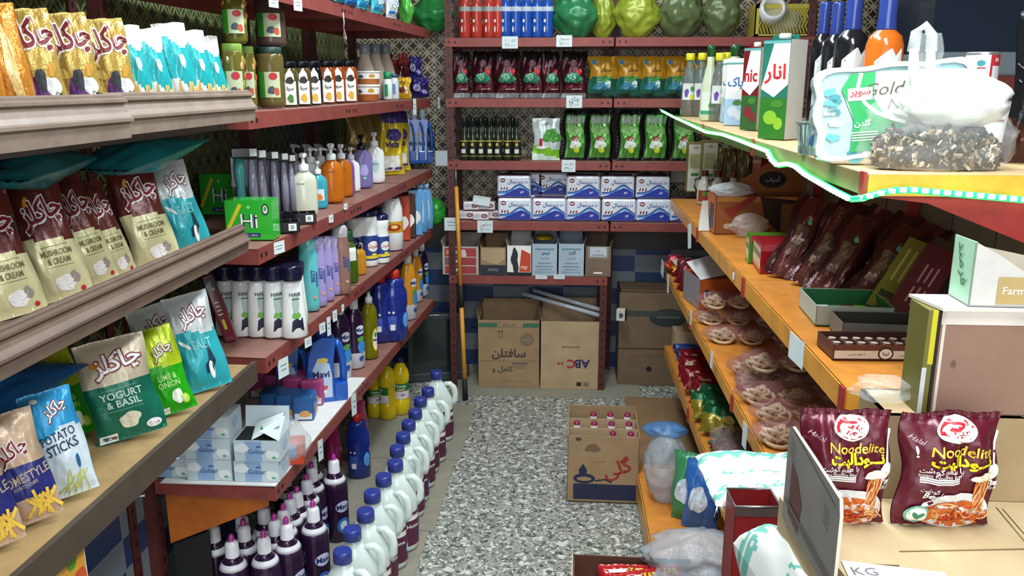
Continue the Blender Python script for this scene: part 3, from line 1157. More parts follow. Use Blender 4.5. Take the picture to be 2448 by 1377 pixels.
def tissue_box(open_top=False):
    def b():
        t = thing('tissue_box')
        w, d, h = .135, .11, .062
        mb = MB()
        mb.box(-w / 2, w / 2, -d / 2, d / 2, 0, h, TISW)
        S = flat_S(-d / 2)
        for sh, x, z, m_, kw in ((rect(.05, h * .96), -.01, h / 2, c('#8fb0d8', 'print'), dict(off=.0004)), (blob(.04, .03, 3), -.045, .04, c('#e6eef0', 'print'), dict(off=.0006)),
                                 (blob(.035, .03, 4), .045, .02, c('#e9f0ee', 'print'), dict(off=.0006)), (T('Golnar', .02), 0, .030, c('#54689c', 'print'), dict(h=.014, off=.001)),
                                 (ell(.016, .006), .006, .044, c('#54689c', 'print'), dict(off=.001)), (blob(.012, .008, 1), .05, .012, c('#5fae8a', 'print'), dict(off=.001))):
            mb.decal(sh, S, x, z, m_, **kw)
        S2 = side_S(w / 2)
        mb.decal(blob(.05, .03, 5), S2, 0, .03, c('#a9c4d8', 'print'), off=.0005)
        mb.obj('carton', t)
        if open_top:
            mb = MB()
            mb.box(-w / 2 + .004, w / 2 - .004, -d / 2 + .004, d / 2 - .004, h, h + .001, c('#1a1e1c', 'paper'))
            mb.obj('painted_opening', t)  # dark sheet painted on the closed top for the shaded inside
            mb = MB()
            mb.add([(-w / 2, d / 2, h), (w / 2, d / 2, h), (w / 2, d / 2 + .012, h + .06), (-w / 2, d / 2 + .012, h + .06)], [(0, 1, 2, 3)], TISW)
            mb.add([(w * .5, -d / 2, h), (w * .5, d / 2, h), (w * .42, d / 2, h + .035), (w * .1, -d / 2, h + .03)], [(0, 1, 2, 3)], TISW)
            mb.add([(-w * .1, -d * .5, h + .002), (w * .45, -d * .1, h + .03), (w * .4, d * .5, h + .045), (-w * .2, d * .3, h + .02)], [(0, 1, 2, 3)], c('#d8e6ea', 'print'))
            mb.obj('flap', t)
            MB().grid(lambda a, b_: Vector((.02 + .04 * (a - .5), .01 + .05 * (b_ - .5), h + .012 + .012 * math.sin(9 * a + 5 * b_))), 6, 6, c('#2f9a4a', 'paper')).obj('tissue', t)
        return t
    return b


tb = [(-.858, 2.115, 0, 'lower one of the front pair beside the free liner'), (-.995, 2.115, 0, 'bottom one of the middle stack of three'), (-1.125, 2.125, 0, 'bottom one of the stack against the wall post'),
      (-.995, 2.115, 1, 'middle one of the middle stack of three'), (-1.125, 2.125, 1, 'upper one of the stack against the wall post'), (-.995, 2.118, 2, 'topmost one of the middle stack of three')]
for k, (x, y, lv, lb) in enumerate(tb):
    put('tissue_box', tissue_box(), (x, y + .06, .506 + lv * .0635), 'pale blue patterned tissue box, ' + lb, 'tissue box', 'pale blue tissue boxes', rz=R(2), s=(.95, .95, 1))
put('tissue_open', tissue_box(True), (-.852, 2.172, .506 + .0635), 'pale blue patterned tissue box with torn open top and green tissue showing', 'tissue box', 'pale blue tissue boxes', rz=R(2), s=(.95, .95, 1))

# film packs of tissues
def film_pack(body, pic):
    def b():
        t = thing('tissue_pack')
        mb = MB()
        w, d, h = .075, .10, .085
        mb.box(-w / 2, w / 2, -d / 2, d / 2, 0, h, body)
        o = mb.obj('pack', t, bevel=.008)
        mb = MB()
        S = flat_S(-d / 2)
        mb.decal(rect(w * .8, h * .25), S, 0, h * .18, c('#d9dfe6', 'print'), off=.0006)
        mb.decal(blob(w * .5, h * .3, 3), S, .006, h * .28, pic, off=.0009)
        S = side_S(w / 2)
        mb.decal(blob(.05, .03, 3), S, 0, h * .28, pic, off=.0009)
        mb.obj('printed_picture', t)
        return t
    return b


for k, (px, py) in enumerate(((742, 970), (698, 964), (655, 958), (618, 952))):
    put('pinkpack', film_pack(c('#b04a80', 'sheen'), c('#d6b48a', 'print')), onz(px, py, .506) + Vector((0, .05, 0)), 'pink film tissue pack, %s from the shelf edge in the back row' % ORD[k], 'tissue pack', 'pink film tissue packs', rz=R(8), s=(1.05, 1, 1.1))
for k, (px, py) in enumerate(((722, 1006), (682, 1003), (644, 998))):
    put('bluepack', film_pack(c('#2a5f9e', 'sheen'), c('#d9a05a', 'print')), onz(px, py, .506) + Vector((0, .04, 0)), 'blue film tissue pack, %s from the shelf edge in front of the pink ones' % ORD[k], 'tissue pack', 'blue film tissue packs', rz=R(8), s=(.95, .8, 1.0))

# clear bag with orange-red packet
def crumple(name, w, d, h, mat, seed=0, nu=20, nv=16, knot=0.0, amp=.18, top=.35, mat2=None):
    """a loose bag: a lumpy closed body that narrows to a gathered neck"""
    def P(a, b_):
        th = 2 * PI * a
        ph = b_
        r = math.sin(PI * min(1, .08 + .92 * ph)) ** .55 if not knot else (math.sin(PI * min(.5, .06 + ph * .9)) ** .6 if ph < .5 else 1 - (1 - top) * ((ph - .5) / .5) ** .8)
        q = Vector((math.cos(th), math.sin(th), ph * 2))
        k = 1 + amp * noise.noise(q * 1.6 + Vector((seed, 0, 0))) + amp * .7 * noise.noise(q * 4 + Vector((0, seed, 0))) + amp * .25 * math.sin(th * 9 + seed + 3 * noise.noise(q * 2)) * ph + amp * .2 * abs(noise.noise(q * 2.5 + Vector((3, 1, seed))))
        return Vector((w / 2 * r * k * math.cos(th), d / 2 * r * k * math.sin(th), max(0.001, h * (ph + .06 * amp * noise.noise(q * 3)))))
    mb = MB()
    mb.grid(P, nu, nv, mat, closed=True)
    b0 = len(mb.v) - (nv + 1) * nu
    mb.f.append(tuple(reversed(range(b0, b0 + nu)))); mb.m.append(mat); mb.s.append(True)
    mb.f.append(tuple(range(b0 + nv * nu, b0 + (nv + 1) * nu))); mb.m.append(mat); mb.s.append(True)
    return mb


FILM = c('#cfd8dc', 'film')
t = thing('packet_bag', 'clear plastic bag of orange-red packets on the low rack shelf beside the tissue boxes', 'plastic bag', onz(688, 1120, .506) + Vector((0, .05, 0)), R(10))
mb = MB(); mb.box(-.035, .035, -.03, .03, 0, .07, c('#c8401e', 'print')); mb.decal(rect(.03, .04), flat_S(-.03), 0, .045, c('#7f9ac8', 'print')); mb.obj('packet', t, bevel=.004)
crumple('film', .11, .10, .13, FILM, 3, knot=1).obj('film', t)

# big blue detergent jugs, and the flat blue ones higher up
BLJ = c('#1f58b4', 'gloss')


def deterg(body=BLJ, capm=c('#1a3a80', 'plastic'), word='Mavi', h=.30):
    def b():
        t = thing('detergent_jug')
        k = h / .30
        mb = MB()
        w = .075
        pts = [(-w, .004), (-w + .006, 0), (w - .006, 0), (w, .006), (w + .002, .10), (w - .002, .17), (w - .012, .215), (w - .035, .245), (-.012, .252), (-.045, .235), (-w + .012, .18), (-w + .002, .10)]
        hole = [(.038, .075), (.056, .09), (.058, .15), (.048, .19), (.036, .19), (.030, .15), (.028, .09)]
        # body as a thick plate with a grip hole: bridge the hole by splitting into a left part and handle loop
        left = [(-w, .004), (-w + .006, 0), (.030, 0), (.026, .09), (.028, .15), (.034, .195), (.040, .243), (-.012, .252), (-.045, .235), (-w + .012, .18), (-w + .002, .10)]
        mb.prism([(x, z * k) for x, z in left], -.035, .035, body)
        mb.prism([(x, z * k) for x, z in [(.030, 0), (w - .006, 0), (w, .006), (w + .001, .07), (.027, .07)]], -.035, .035, body)
        o = mb.obj('body', t, bevel=.010)
        MB().tube([(x, 0, z * k) for x, z in [(w - .012, .05), (w - .009, .10), (w - .011, .16), (w - .022, .21), (.038, .228)]], [.015, .014, .014, .014, .015], body, 10).obj('handle', t)
        MB().lathe([(.024, .248 * k), (.026, .25 * k), (.025, .296 * k), (.021, .30 * k)], capm, 16, cx=-.005).obj('cap', t)
        mb = MB()
        S = flat_S(-.0352)
        mb.decal(star([(-.058, .02), (.018, .02), (.020, .10), (.012, .15), (-.028, .175), (-.05, .13)]), S, 0, .0, c('#b9d0e6', 'print'), off=.0006)
        mb.decal(ell(.04, .02), S, -.012, .165 * k, c('#e3c65a', 'print'), off=.0009)
        mb.decal(T(word, .03), S, -.02, .112 * k, c('#14245c', 'print'), h=.026, off=.0012)
        mb.decal(ell(.05, .02), S, -.02, .055, c('#c85a5a', 'print'), off=.0012, rot=.3)
        mb.decal(ell(.04, .014), S, -.02, .04, c('#eef2f6', 'print'), off=.0014, rot=.3)
        mb.obj('label', t)
        return t
    return b


G4 = 'blue detergent jugs'
st('deterg', deterg(), Z4, 782, 772, .30, 'big blue detergent jug with handle on the lowest shelf, beside the price tags', 'detergent jug', G4, base=955, rz=R(22))
st('deterg', deterg(), Z4, 700, 800, .30, 'big blue detergent jug farther from the aisle, half hidden behind the pink packs', 'detergent jug', G4, base=950, rz=R(22))

tall_prof = [(.030, 0), (.036, .005), (.037, .06, c('#c9cdd6', 'gloss')), (.037, .062), (.036, .17), (.030, .205), (.020, .225), (.015, .232)]
tall_prof = [(.030, 0, c('#c9cdd6', 'gloss')), (.036, .005, c('#c9cdd6', 'gloss')), (.037, .062), (.036, .17), (.030, .205), (.020, .225), (.015, .232)]
DL = [(ell(.04, .035), 0, .15, c('#dfe4f4', 'print')), (T('Mavi', .03), 0, .15, c('#1e2a6a', 'print'), dict(h=.016)), (ell(.035, .05), .004, .085, c('#3d8fd0', 'print')),
      (blob(.03, .02, 2), 0, .115, c('#5aa04a', 'print')), (blob(.02, .02, 2), 0, .04, c('#2a50a0', 'print'))]
mavip = bottle('fabric_softener_bottle', tall_prof, c('#321a40', 'gloss'), [(.0165, .228), (.016, .262), (.010, .27)], WHT, DL, sy=.75, a0=.3)
mavio = bottle('fabric_softener_bottle', tall_prof, c('#d9912a', 'gloss'), [(.0165, .228), (.016, .262), (.010, .27)], WHT, DL, sy=.75, a0=.3)
mavib = bottle('dish_soap_bottle', tall_prof, c('#2c6ab4', 'gloss'), [(.0165, .228), (.016, .262), (.010, .27)], WHT, DL, sy=.75, a0=.3)
oil_prof = [(.026, 0), (.031, .004), (.031, .02), (.026, .05), (.028, .10), (.032, .15), (.030, .19), (.018, .215), (.012, .222)]
oil = bottle('dish_soap_bottle', oil_prof, c('#7c7a12', 'liquid'), [(.014, .219), (.014, .24), (.008, .244), (.005, .262)], WHT,
             [(ell(.030, .09), .014, .075, c('#e6d650', 'print')), (ell(.022, .075), .014, .075, LBLW), (ell(.014, .02), .014, .095, c('#3a9a3a', 'print')), (T('Mavi', .03), .014, .075, c('#1e2a6a', 'print'), dict(h=.01))], sy=.7)
st('mavip', mavip, Z4, 852, 712, .27, 'tall purple and white softener bottle on the lowest shelf beside the yellow-green bottle', 'bottle', base=878, rz=R(38))
st('mavip', mavip, Z4, 818, 722, .27, 'tall purple and white softener bottle half hidden by the blue detergent jug handle', 'bottle', base=903, rz=R(38))
st('oil', oil, Z4, 887, 698, .262, 'clear yellow-green dish soap bottle on the lowest shelf', 'bottle', base=856, rz=R(40))
for px, base, top, lb in ((948, 812, 645, 'blue toilet cleaner bottle with red cap, nearest the edge of the lowest shelf'), (915, 815, 655, 'blue toilet cleaner bottle with red cap, beside the yellow-green soap on the lowest shelf'),
                          (930, 790, 650, 'blue toilet cleaner bottle behind the front two on the lowest shelf')):
    st('wc', wc, Z4, px, top, .238, lb, 'bottle', 'blue toilet cleaner bottles', base=base, rz=R(30))
for px, base, top, lb in ((978, 762, 604, 'orange and white softener bottle on the lowest shelf, nearer the camera'), (996, 720, 592, 'orange and white softener bottle on the lowest shelf, behind the first')):
    st('mavio', mavio, Z4, px, top, .27, lb, 'bottle', 'orange softener bottles', base=base, rz=R(50))
st('mavip', mavip, Z4, 1010, 580, .27, 'tall purple softener bottle at the far end of the lowest shelf', 'bottle', base=706, rz=R(50))

# ================================================================== shelf at 0.88
Z3 = .882
sh_prof = [(.030, 0), (.037, .005), (.034, .05), (.027, .15), (.026, .165)]
sh_cap = [(.027, .163), (.028, .166), (.031, .20), (.030, .205)]
shampoo = bottle('shampoo_bottle', sh_prof, c('#e9eeee', 'gloss'), sh_cap, NAVYD,
                 [(star([(-.016, .02), (.020, .02), (.018, .06), (.010, .05), (.0, .058), (-.012, .05)]), 0.004, 0, c('#181c34', 'print')),
                  (blob(.022, .022, 3), .004, .066, c('#6fae4a', 'print')), (ell(.018, .06), .004, .10, c('#a8bdb6', 'print')),
                  (T('HAIR', .02), .004, .125, c('#1b3a30', 'print'), dict(h=.010)), (rect(.02, .0025), .004, .112, c('#1b3a30', 'print'))], sy=.6)
G5 = 'white shampoo bottles with navy caps'
for k, (px, base) in enumerate(((706, 806), (663, 805), (625, 803), (587, 802), (548, 800))):
    st('shampoo', shampoo, Z3, px, 634, .205, 'white shampoo bottle with navy cap, front row, %s from the shelf edge' % ORD[k], 'shampoo bottle', G5, base=base, rz=R(28))
for k, px in enumerate((712, 678, 640, 603)):
    st('shampoo', shampoo, Z3, px, 628, .205, 'white shampoo bottle with navy cap, back row, %s from the shelf edge' % ORD[k], 'shampoo bottle', G5, base=776, rz=R(28))
# dark red tube leaning
t = thing('shaving_tube', 'dark red tube leaning between the chip bags and the white shampoos', 'tube', onz(555, 816, Z3), R(15))
mb = MB(); mb.box(-.017, .017, -.013, .013, .0, .205, c('#6e2430', 'gloss')); mb.box(-.0175, .0175, -.0135, .0135, .15, .195, c('#4a4348', 'gloss')); mb.obj('case', t, bevel=.005)
mb = MB(); S = flat_S(-.0137)
for k in range(4): mb.decal(rect(.012, .003, 2, 1), S, 0, .085 + .012 * k, WHITE)
mb.decal(rect(.008, .03, 2, 2), S, 0, .055, c('#d8c04a', 'print')); mb.decal(ell(.02, .012), S, 0, .16, c('#c9c4c6', 'print')); mb.obj('print', t)
MB().lathe([(.013, .205), (.012, .218), (.006, .222)], c('#d8d2d2', 'metal'), 14).obj('cap', t)
t.rotation_euler = (R(-6), R(-16), R(15))

cyl_prof = [(.022, 0), (.026, .003), (.0265, .02), (.0265, .15), (.023, .172), (.0235, .176), (.0235, .196), (.019, .204), (.008, .207)]
def spray(colr, cap):
    p_ = [(a[0], a[1], cap) if a[1] >= .172 else a for a in cyl_prof]
    return bottle('body_wash_bottle', p_, c(colr, 'gloss'), None, None,
                  [(T('BEST', .02), .006, .10, c('#2c3f88', 'print'), dict(h=.012, rot=PI / 2)), (rect(.006, .04), .018, .09, c('#4a5ca0', 'print')), (ell(.01, .01), .01, .04, c('#e0a080', 'print'))], a0=.45, sy=.75)
st('sp_c', spray('#63c2c6', c('#7fd0d2', 'gloss')), Z3, 743, 565, .207, 'pale cyan body wash bottle beside the shampoos', 'bottle', base=742, rz=0)
for px, base, lb in ((781, 722, 'lavender body wash bottle, nearest the edge of its group'), (762, 735, 'lavender body wash bottle behind the cyan one'), (799, 708, 'lavender body wash bottle, farthest of its group')):
    st('sp_l', spray('#a597cf', c('#b4aadb', 'gloss')), Z3, px, 564, .207, lb, 'bottle', 'lavender body wash bottles', base=base - 4, rz=0)
st('sp_b', spray('#8d6a60', c('#a8a4aa', 'gloss')), Z3, 819, 538, .207, 'brown body wash bottle with grey cap', 'bottle', base=702, rz=0)
gp = [(.022, 0), (.024, .003), (.024, .10), (.012, .125), (.011, .13)]
st('greenb', bottle('dish_soap_bottle', gp, c('#4c7420', 'liquid'), [(.013, .128), (.013, .16), (.010, .163)], c('#1c6a3a', 'plastic'),
                    [(rect(.03, .04), 0, .09, LBLW)]), Z3, 839, 550, .163, 'small green bottle with white label and green cap behind the orange soap', 'bottle', base=674, rz=R(30))

# pump bottles
def pump(body, prof, pumpm, decals=(), sy=.6, neck=.15, name='pump_bottle'):
    def ex(t):
        mb = MB()
        mb.lathe([(.016, neck), (.017, neck + .002), (.017, neck + .020), (.008, neck + .024), (.0055, neck + .026), (.0055, neck + .042), (.012, neck + .044), (.013, neck + .054), (.009, neck + .058)], pumpm, 14)
        mb.tube([(0, 0, neck + .051), (0, -.02, neck + .052), (0, -.036, neck + .047)], [.006, .005, .004], pumpm, 8)
        mb.obj('pump', t)
    return bottle(name, prof, body, None, None, decals, sy=sy, extra=ex)


pp = [(.034, 0), (.040, .005), (.041, .02), (.041, .115), (.036, .133), (.018, .146), (.015, .151)]
WP = c('#e8edf0', 'plastic')
pu_c = pump(c('#c9ccb8', 'gloss'), pp, WP, [(T('CREAM', .02), -.015, .11, c('#7d806c', 'print'), dict(h=.006))])
pu_o = pump(c('#cf7420', 'liquid'), pp, WP, [(rect(.03, .003), -.004, .11, c('#8a4a14', 'print'))])
pu_w = pump(c('#e8ecee', 'gloss'), pp, WP, [(ell(.03, .05), 0, .07, c('#bcd6da', 'print')), (T('Lavin', .02), 0, .08, c('#2f7a7a', 'print'), dict(h=.009))])
pu_b = pump(c('#49b2c8', 'liquid'), pp, WP, [(rect(.05, .05), 0, .06, c('#d7e6ea', 'print')), (blob(.03, .03, 3), 0, .05, c('#e07a2a', 'print'))])
pu_l = pump(c('#8a80bc', 'liquid'), pp, c('#15162c', 'gloss'), [(blob(.03, .05, 3), .005, .07, c('#a8a4dc', 'print')), (blob(.012, .012, 3), .005, .04, c('#7fd0c0', 'print'))])
pu_p = pump(c('#7a4f9a', 'gloss'), pp, c('#15162c', 'gloss'), [])
st('pu_o2', pump(c('#d99a30', 'liquid'), pp, c('#17181c', 'gloss'), []), Z3, 860, 570, .209, 'squat orange hand soap bottle with black pump on the second shelf up', 'pump bottle', base=656, rz=R(30))

# scouring-powder canisters
can_prof = [(.030, 0, WHT), (.033, .004, WHT), (.033, .022), (.033, .115, WHT), (.033, .117, WHT), (.028, .138, WHT), (.032, .155, WHT), (.033, .175, WHT), (.030, .186, WHT)]
can = bottle('powder_canister', can_prof, c('#2a3f8a', 'print'), [(.031, .184), (.033, .187), (.032, .203), (.024, .208)], NAVY,
             [(ell(.045, .04), .003, .075, LBLW), (T('قدرت', .03), .003, .075, c('#b22a34', 'print'), dict(h=.02)), (rect(.07, .012, 8, 1), 0, .035, c('#e6cf3a', 'print')), (ell(.02, .01), .004, .045, c('#e8d84a', 'print'))], a0=.5)
for px, base, top, lb in ((914, 630, 512, 'white powder canister with navy cap and blue label, nearest the edge'), (884, 637, 502, 'white powder canister with navy cap, second from the edge'),
                          (850, 640, 505, 'white powder canister with navy cap, above the orange soap'), (868, 622, 498, 'white powder canister with navy cap, back row nearer the camera'), (902, 612, 497, 'white powder canister with navy cap, back row farther')):
    st('canister', can, Z3, px, top, .208, lb, 'canister', 'navy-capped powder canisters', base=base - 3, rz=R(10))
st('sp_g', spray('#8f9499', c('#b4b8bc', 'gloss')), Z3, 812, 512, .207, 'grey bottle with dark cap behind the lavender ones', 'bottle', base=672, rz=0)
tub = [(.026, 0, WHT), (.031, .003, WHT), (.031, .05, WHT), (.031, .052), (.031, .085, WHT), (.031, .087, WHT), (.030, .12, WHT), (.024, .14, WHT), (.022, .15, WHT)]
tubb = bottle('cleaner_tub', tub, c('#d8a020', 'print'), None, None, [(ell(.04, .02), 0, .068, c('#b52a22', 'print')), (ell(.02, .01), 0, .07, c('#f0e070', 'print'))], a0=.4)
st('tubb', tubb, Z3, 940, 474, .15, 'white tub with yellow and red band, beside the canisters', 'tub', None, base=596, rz=0)
for px, base, top, lb in ((925, 585, 478, 'plain white topped tub with coloured band, behind the canisters near the edge'), (895, 580, 480, 'plain white topped tub with coloured band, middle of the back row'),
                          (868, 590, 484, 'plain white topped tub with coloured band, behind the canisters near the wall')):
    st('tubb', tubb, Z3, px, top, .15, lb, 'tub', 'white tubs behind the canisters', base=base, rz=0)
for px, base, top, cc, lb in ((966, 572, 466, '#c2452c', 'red and yellow carton beside the white tubs'), (980, 566, 462, '#3a2c1e', 'dark brown carton among the cleaning packs'), (994, 560, 452, '#5d9fd8', 'light blue wipes pack with white cap')):
    def bx(cc=cc):
        t = thing('carton')
        mb = MB(); mb.box(-.022, .022, -.03, .03, 0, .15, c(cc, 'gloss')); mb.obj('box', t, bevel=.003)
        mb = MB(); mb.decal(blob(.03, .05, 4), flat_S(-.03), 0, .06, LBLW); mb.decal(blob(.03, .05, 4), side_S(.022), 0, .09, c('#d9c23a', 'print')); mb.obj('print', t)
        return t
    st('cart' + cc, bx, Z3, px, top, .15, lb, 'carton', None, base=base, rz=R(10))
flatb = [(.026, 0), (.032, .004), (.034, .06), (.033, .12), (.026, .165), (.016, .185), (.013, .19)]
sb = bottle('softener_bottle', flatb, c('#6aa6d8', 'gloss'), [(.015, .188), (.015, .205), (.012, .208)], c('#9cc6e4', 'plastic'), [(ell(.02, .10), 0, .09, c('#a8cfee', 'print'))], sy=.6)
for px, base, lb in ((1006, 556, 'pale blue ribbed bottle, nearer one at the far end of the second shelf'), (1020, 548, 'pale blue ribbed bottle, farther one at the far end of the second shelf')):
    st('sb', sb, Z3, px, 440, .208, lb, 'bottle', 'pale blue ribbed bottles', base=base, rz=R(30))
t = thing('plastic_bag', 'small bright green plastic bag in the corner on the second shelf', 'plastic bag', onz(1040, 536, Z3), 0)
crumple('bag', .12, .10, .14, c('#2f9a35', 'sheen'), 5, amp=.3).obj('film', t)

# ================================================================== shelf at 1.18
Z2 = 1.182


def hi_box():
    t = thing('soap_box')
    w, d, h = .135, .07, .115
    G = c('#32b436', 'gloss')
    mb = MB(); mb.box(-w / 2, w / 2, -d / 2, d / 2, 0, h, G); mb.box(-w / 2 - .0005, -w / 2 + .001, -d / 2, d / 2, 0, h, c('#1f8a2c', 'gloss')); mb.obj('carton', t)
    mb = MB(); S = flat_S(-d / 2)
    mb.decal(rect(.014, .13, 1, 2), S, -.045, .062, c('#e2cf2a', 'print'), rot=-.5, off=.0006, h=.72)
    mb.decal(T('Hi', .04), S, 0, .055, NAVY, h=.040, off=.0008); mb.decal(T('Hi', 0), S, 0, .055, WHITE, h=.040, off=.0012)
    mb.decal(rect(.06, .012), S, -.0, .014, c('#1d2f6a', 'print'), off=.0006); mb.decal(T('مرطوب کننده', .0), S, 0, .014, WHITE, h=.008, off=.001)
    mb.decal(ell(.022, .034), S, .048, .088, c('#12402a', 'print'), off=.0006); mb.decal(ell(.014, .024), S, .048, .088, c('#dfeee2', 'print'), off=.001); mb.decal(ell(.008, .012), S, .048, .09, c('#22a03a', 'print'), off=.0013)
    mb.decal(ell(.010, .010), S, .0, .095, c('#7fe07a', 'print'), off=.0008)
    S = side_S(-w / 2 - .0006, -1)
    mb.decal(rect(.03, .016), S, 0, .09, NAVY, off=.0006); mb.decal(rect(.022, .008), S, 0, .09, WHITE, off=.0009)
    mb.decal(rect(.02, .02), S, 0, .07, c('#7fc88a', 'print'), off=.0006)
    mb.obj('print', t)
    return t


put('hi_box', hi_box, onz(597, 575, Z2) + Vector((-.0, .035, .002)), 'bright green soap carton in front at the near corner of the third shelf', 'soap box', 'bright green soap cartons', rz=R(4), s=(.95, 1, .95))
put('hi_box', hi_box, onz(500, 525, Z2) + Vector((-.0, .13, .002)), 'bright green soap carton behind and left of the front one', 'soap box', 'bright green soap cartons', rz=R(2), s=(.95, 1, 1.15))


def hanger_pack(tint):
    def b():
        t = thing('toiletry_pack')
        mb = MB(); mb.box(-.03, .03, -.02, .02, .17, .195, c('#14161c', 'gloss')); mb.obj('holder', t, bevel=.003); MB().box(-.03, .03, -.02, .02, 0, .008, c('#14161c', 'gloss')).obj('foot', t)
        mb = MB(); mb.box(-.03, .03, .014, .018, .008, .17, c('#3a3d42', 'gloss')); mb.obj('back_card', t)
        MB().lathe([(.012, .01), (.014, .013), (.013, .06), (.009, .10), (.013, .14), (.010, .168)], c(tint, 'liquid'), 12, cx=-.012, sy=.8).lathe([(.010, .01), (.011, .10), (.006, .166)], c('#8d8ca0', 'gloss'), 10, cx=.016).obj('flask', t)
        mb = MB(); mb.box(.012, .028, -.0215, -.020, .174, .191, WHITE); mb.obj('sticker', t)
        return t
    return b


for k, (px, tint, lb) in enumerate(((596, '#5ab0b2', 'teal flask'), (618, '#6d5a54', 'brown flask'), (648, '#8f8ab8', 'lilac flask'), (672, '#9a96b0', 'grey-lilac flask'), (690, '#4a4c52', 'dark flask'))):
    st('hang%d' % k, hanger_pack(tint), Z2, px, 352 + 4 * k, .195, 'clear toiletry pack in a black holder with a ' + lb, 'toiletry pack', 'toiletry packs in black holders', base=None, X=-.93 + .012 * k, rz=R(25))


def tray():
    t = thing('display_tray')
    B = c('#16171b', 'gloss')
    mb = MB(); mb.box(-.05, .05, -.022, .022, 0, .003, B)
    mb.box(-.05, .05, -.022, -.019, 0, .03, B); mb.box(-.05, .05, .019, .022, 0, .034, B)
    for k in range(5): mb.box(-.05 + .0243 * k, -.0475 + .0243 * k, -.022, .022, 0, .032, B)
    mb.obj('tray', t)
    mb = MB(); mb.box(.018, .04, -.0232, -.022, .006, .026, WHITE); mb.box(.023, .034, -.0236, -.0232, .010, .022, c('#9aa0a4', 'print')); mb.obj('sticker', t)
    return t


put('tray', tray, onz(675, 556, Z2) + Vector((0, 0, .002)), 'small black divided tray with a white sticker, nearest the green soap carton', 'tray', 'black divided trays', rz=R(20), s=1.0)
put('tray', tray, onz(700, 538, Z2) + Vector((.012, .03, .002)), 'small black divided tray behind the one with the sticker in view', 'tray', 'black divided trays', rz=R(20), s=1.0)

st('pu_c', pu_c, Z2, 732, 366, .209, 'cream coloured pump bottle in front on the third shelf', 'pump bottle', base=518, rz=R(22))
st('pu_b', pu_b, Z2, 763, 385, .209, 'turquoise pump bottle between the cream and the orange ones', 'pump bottle', base=498, rz=R(22))
st('pu_o', pu_o, Z2, 797, 343, .209, 'orange pump bottle in front on the third shelf', 'pump bottle', 'orange pump bottles', base=484, rz=R(22))
st('pu_o', pu_o, Z2, 812, 345, .209, 'orange pump bottle tucked behind the front orange one', 'pump bottle', 'orange pump bottles', base=474, rz=R(22), push=.05)
st('pu_p', pu_p, Z2, 826, 345, .209, 'violet pump bottle with black pump behind the orange ones', 'pump bottle', None, base=468, rz=R(22))
for k, (px, base, top, wd) in enumerate(((842, 458, 352, 34), (898, 437, 316, None))):
    st('pu_w', pu_w, Z2, px, top, .209, ('white pump bottle beside the violet one', 'white pump bottle with green lettering beside the yellow bags')[k], 'pump bottle', 'white pump bottles', base=base, rz=R(20))
st('pu_l', pu_l, Z2, 868, 322, .209, 'lilac pump bottle with dark pump on the third shelf', 'pump bottle', None, base=449, rz=R(22))
WB = [(748, -.905), (772, -.905), (795, -.90), (818, -.90), (842, -.895), (708, -1.0), (735, -1.0), (762, -1.0), (790, -1.0), (815, -1.0)]
for k, (px, X) in enumerate(WB):
    st('pu_w', pu_w, Z2, px, (352 if X > -.97 else 344), .209, 'white pump bottle in the crowd behind the front row, %s row, %s from the camera' % (('middle', 'back')[k > 4], ORD[k % 5]), 'pump bottle', 'white pump bottles', X=X, rz=R(60))
for k, (px, base, lb) in enumerate(((934, 418, 'yellow cereal-style bag with violet top, nearer the edge'), (951, 408, 'yellow bag with violet top, behind the nearer one'))):
    V = c('#4c3f86', 'sheen')
    st('vida', lambda: pouch(.075, .17, .04, bands((.80, c('#dcc226', 'sheen')), (1.1, V)),
       [(rect(.05, .04), .0, .18, LBLW), (T('vida', .03), 0, .48, c('#3a2a6a', 'print'), dict(h=.018)), (rect(.06, .006), 0, .10, V), (blob(.04, .035, 3), .05, .62, V)], 21).obj('detergent_pouch'),
       Z2, px, 263 + 3 * k, .17, lb, 'detergent pouch', 'yellow detergent pouches', base=base, rz=R(35))
for k, (px, base, lb) in enumerate(((972, 392, 'nearest the camera'), (994, 391, 'second of the row'), (1014, 390, 'at the far end of the third shelf'))):
    st('mavi_s', deterg(BLJ, c('#9aa6b0', 'plastic'), 'Mavi', .30), Z2, px, 262, .30, 'blue detergent jug with grey cap, ' + lb, 'detergent jug', 'blue detergent jugs on the third shelf', base=base, rz=R(12), wpx=44, w0=.15)
for k, px in enumerate((861, 886)):
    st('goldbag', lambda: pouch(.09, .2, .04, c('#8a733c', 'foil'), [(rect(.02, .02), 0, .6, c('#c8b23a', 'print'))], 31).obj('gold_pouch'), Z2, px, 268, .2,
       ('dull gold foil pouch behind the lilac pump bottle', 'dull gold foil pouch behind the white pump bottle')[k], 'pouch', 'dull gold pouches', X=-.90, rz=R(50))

# ================================================================== shelf at 1.53
Z1 = 1.532
GRNL, BRWL = c('#3f7d24', 'paint'), c('#1e3a36', 'paint')


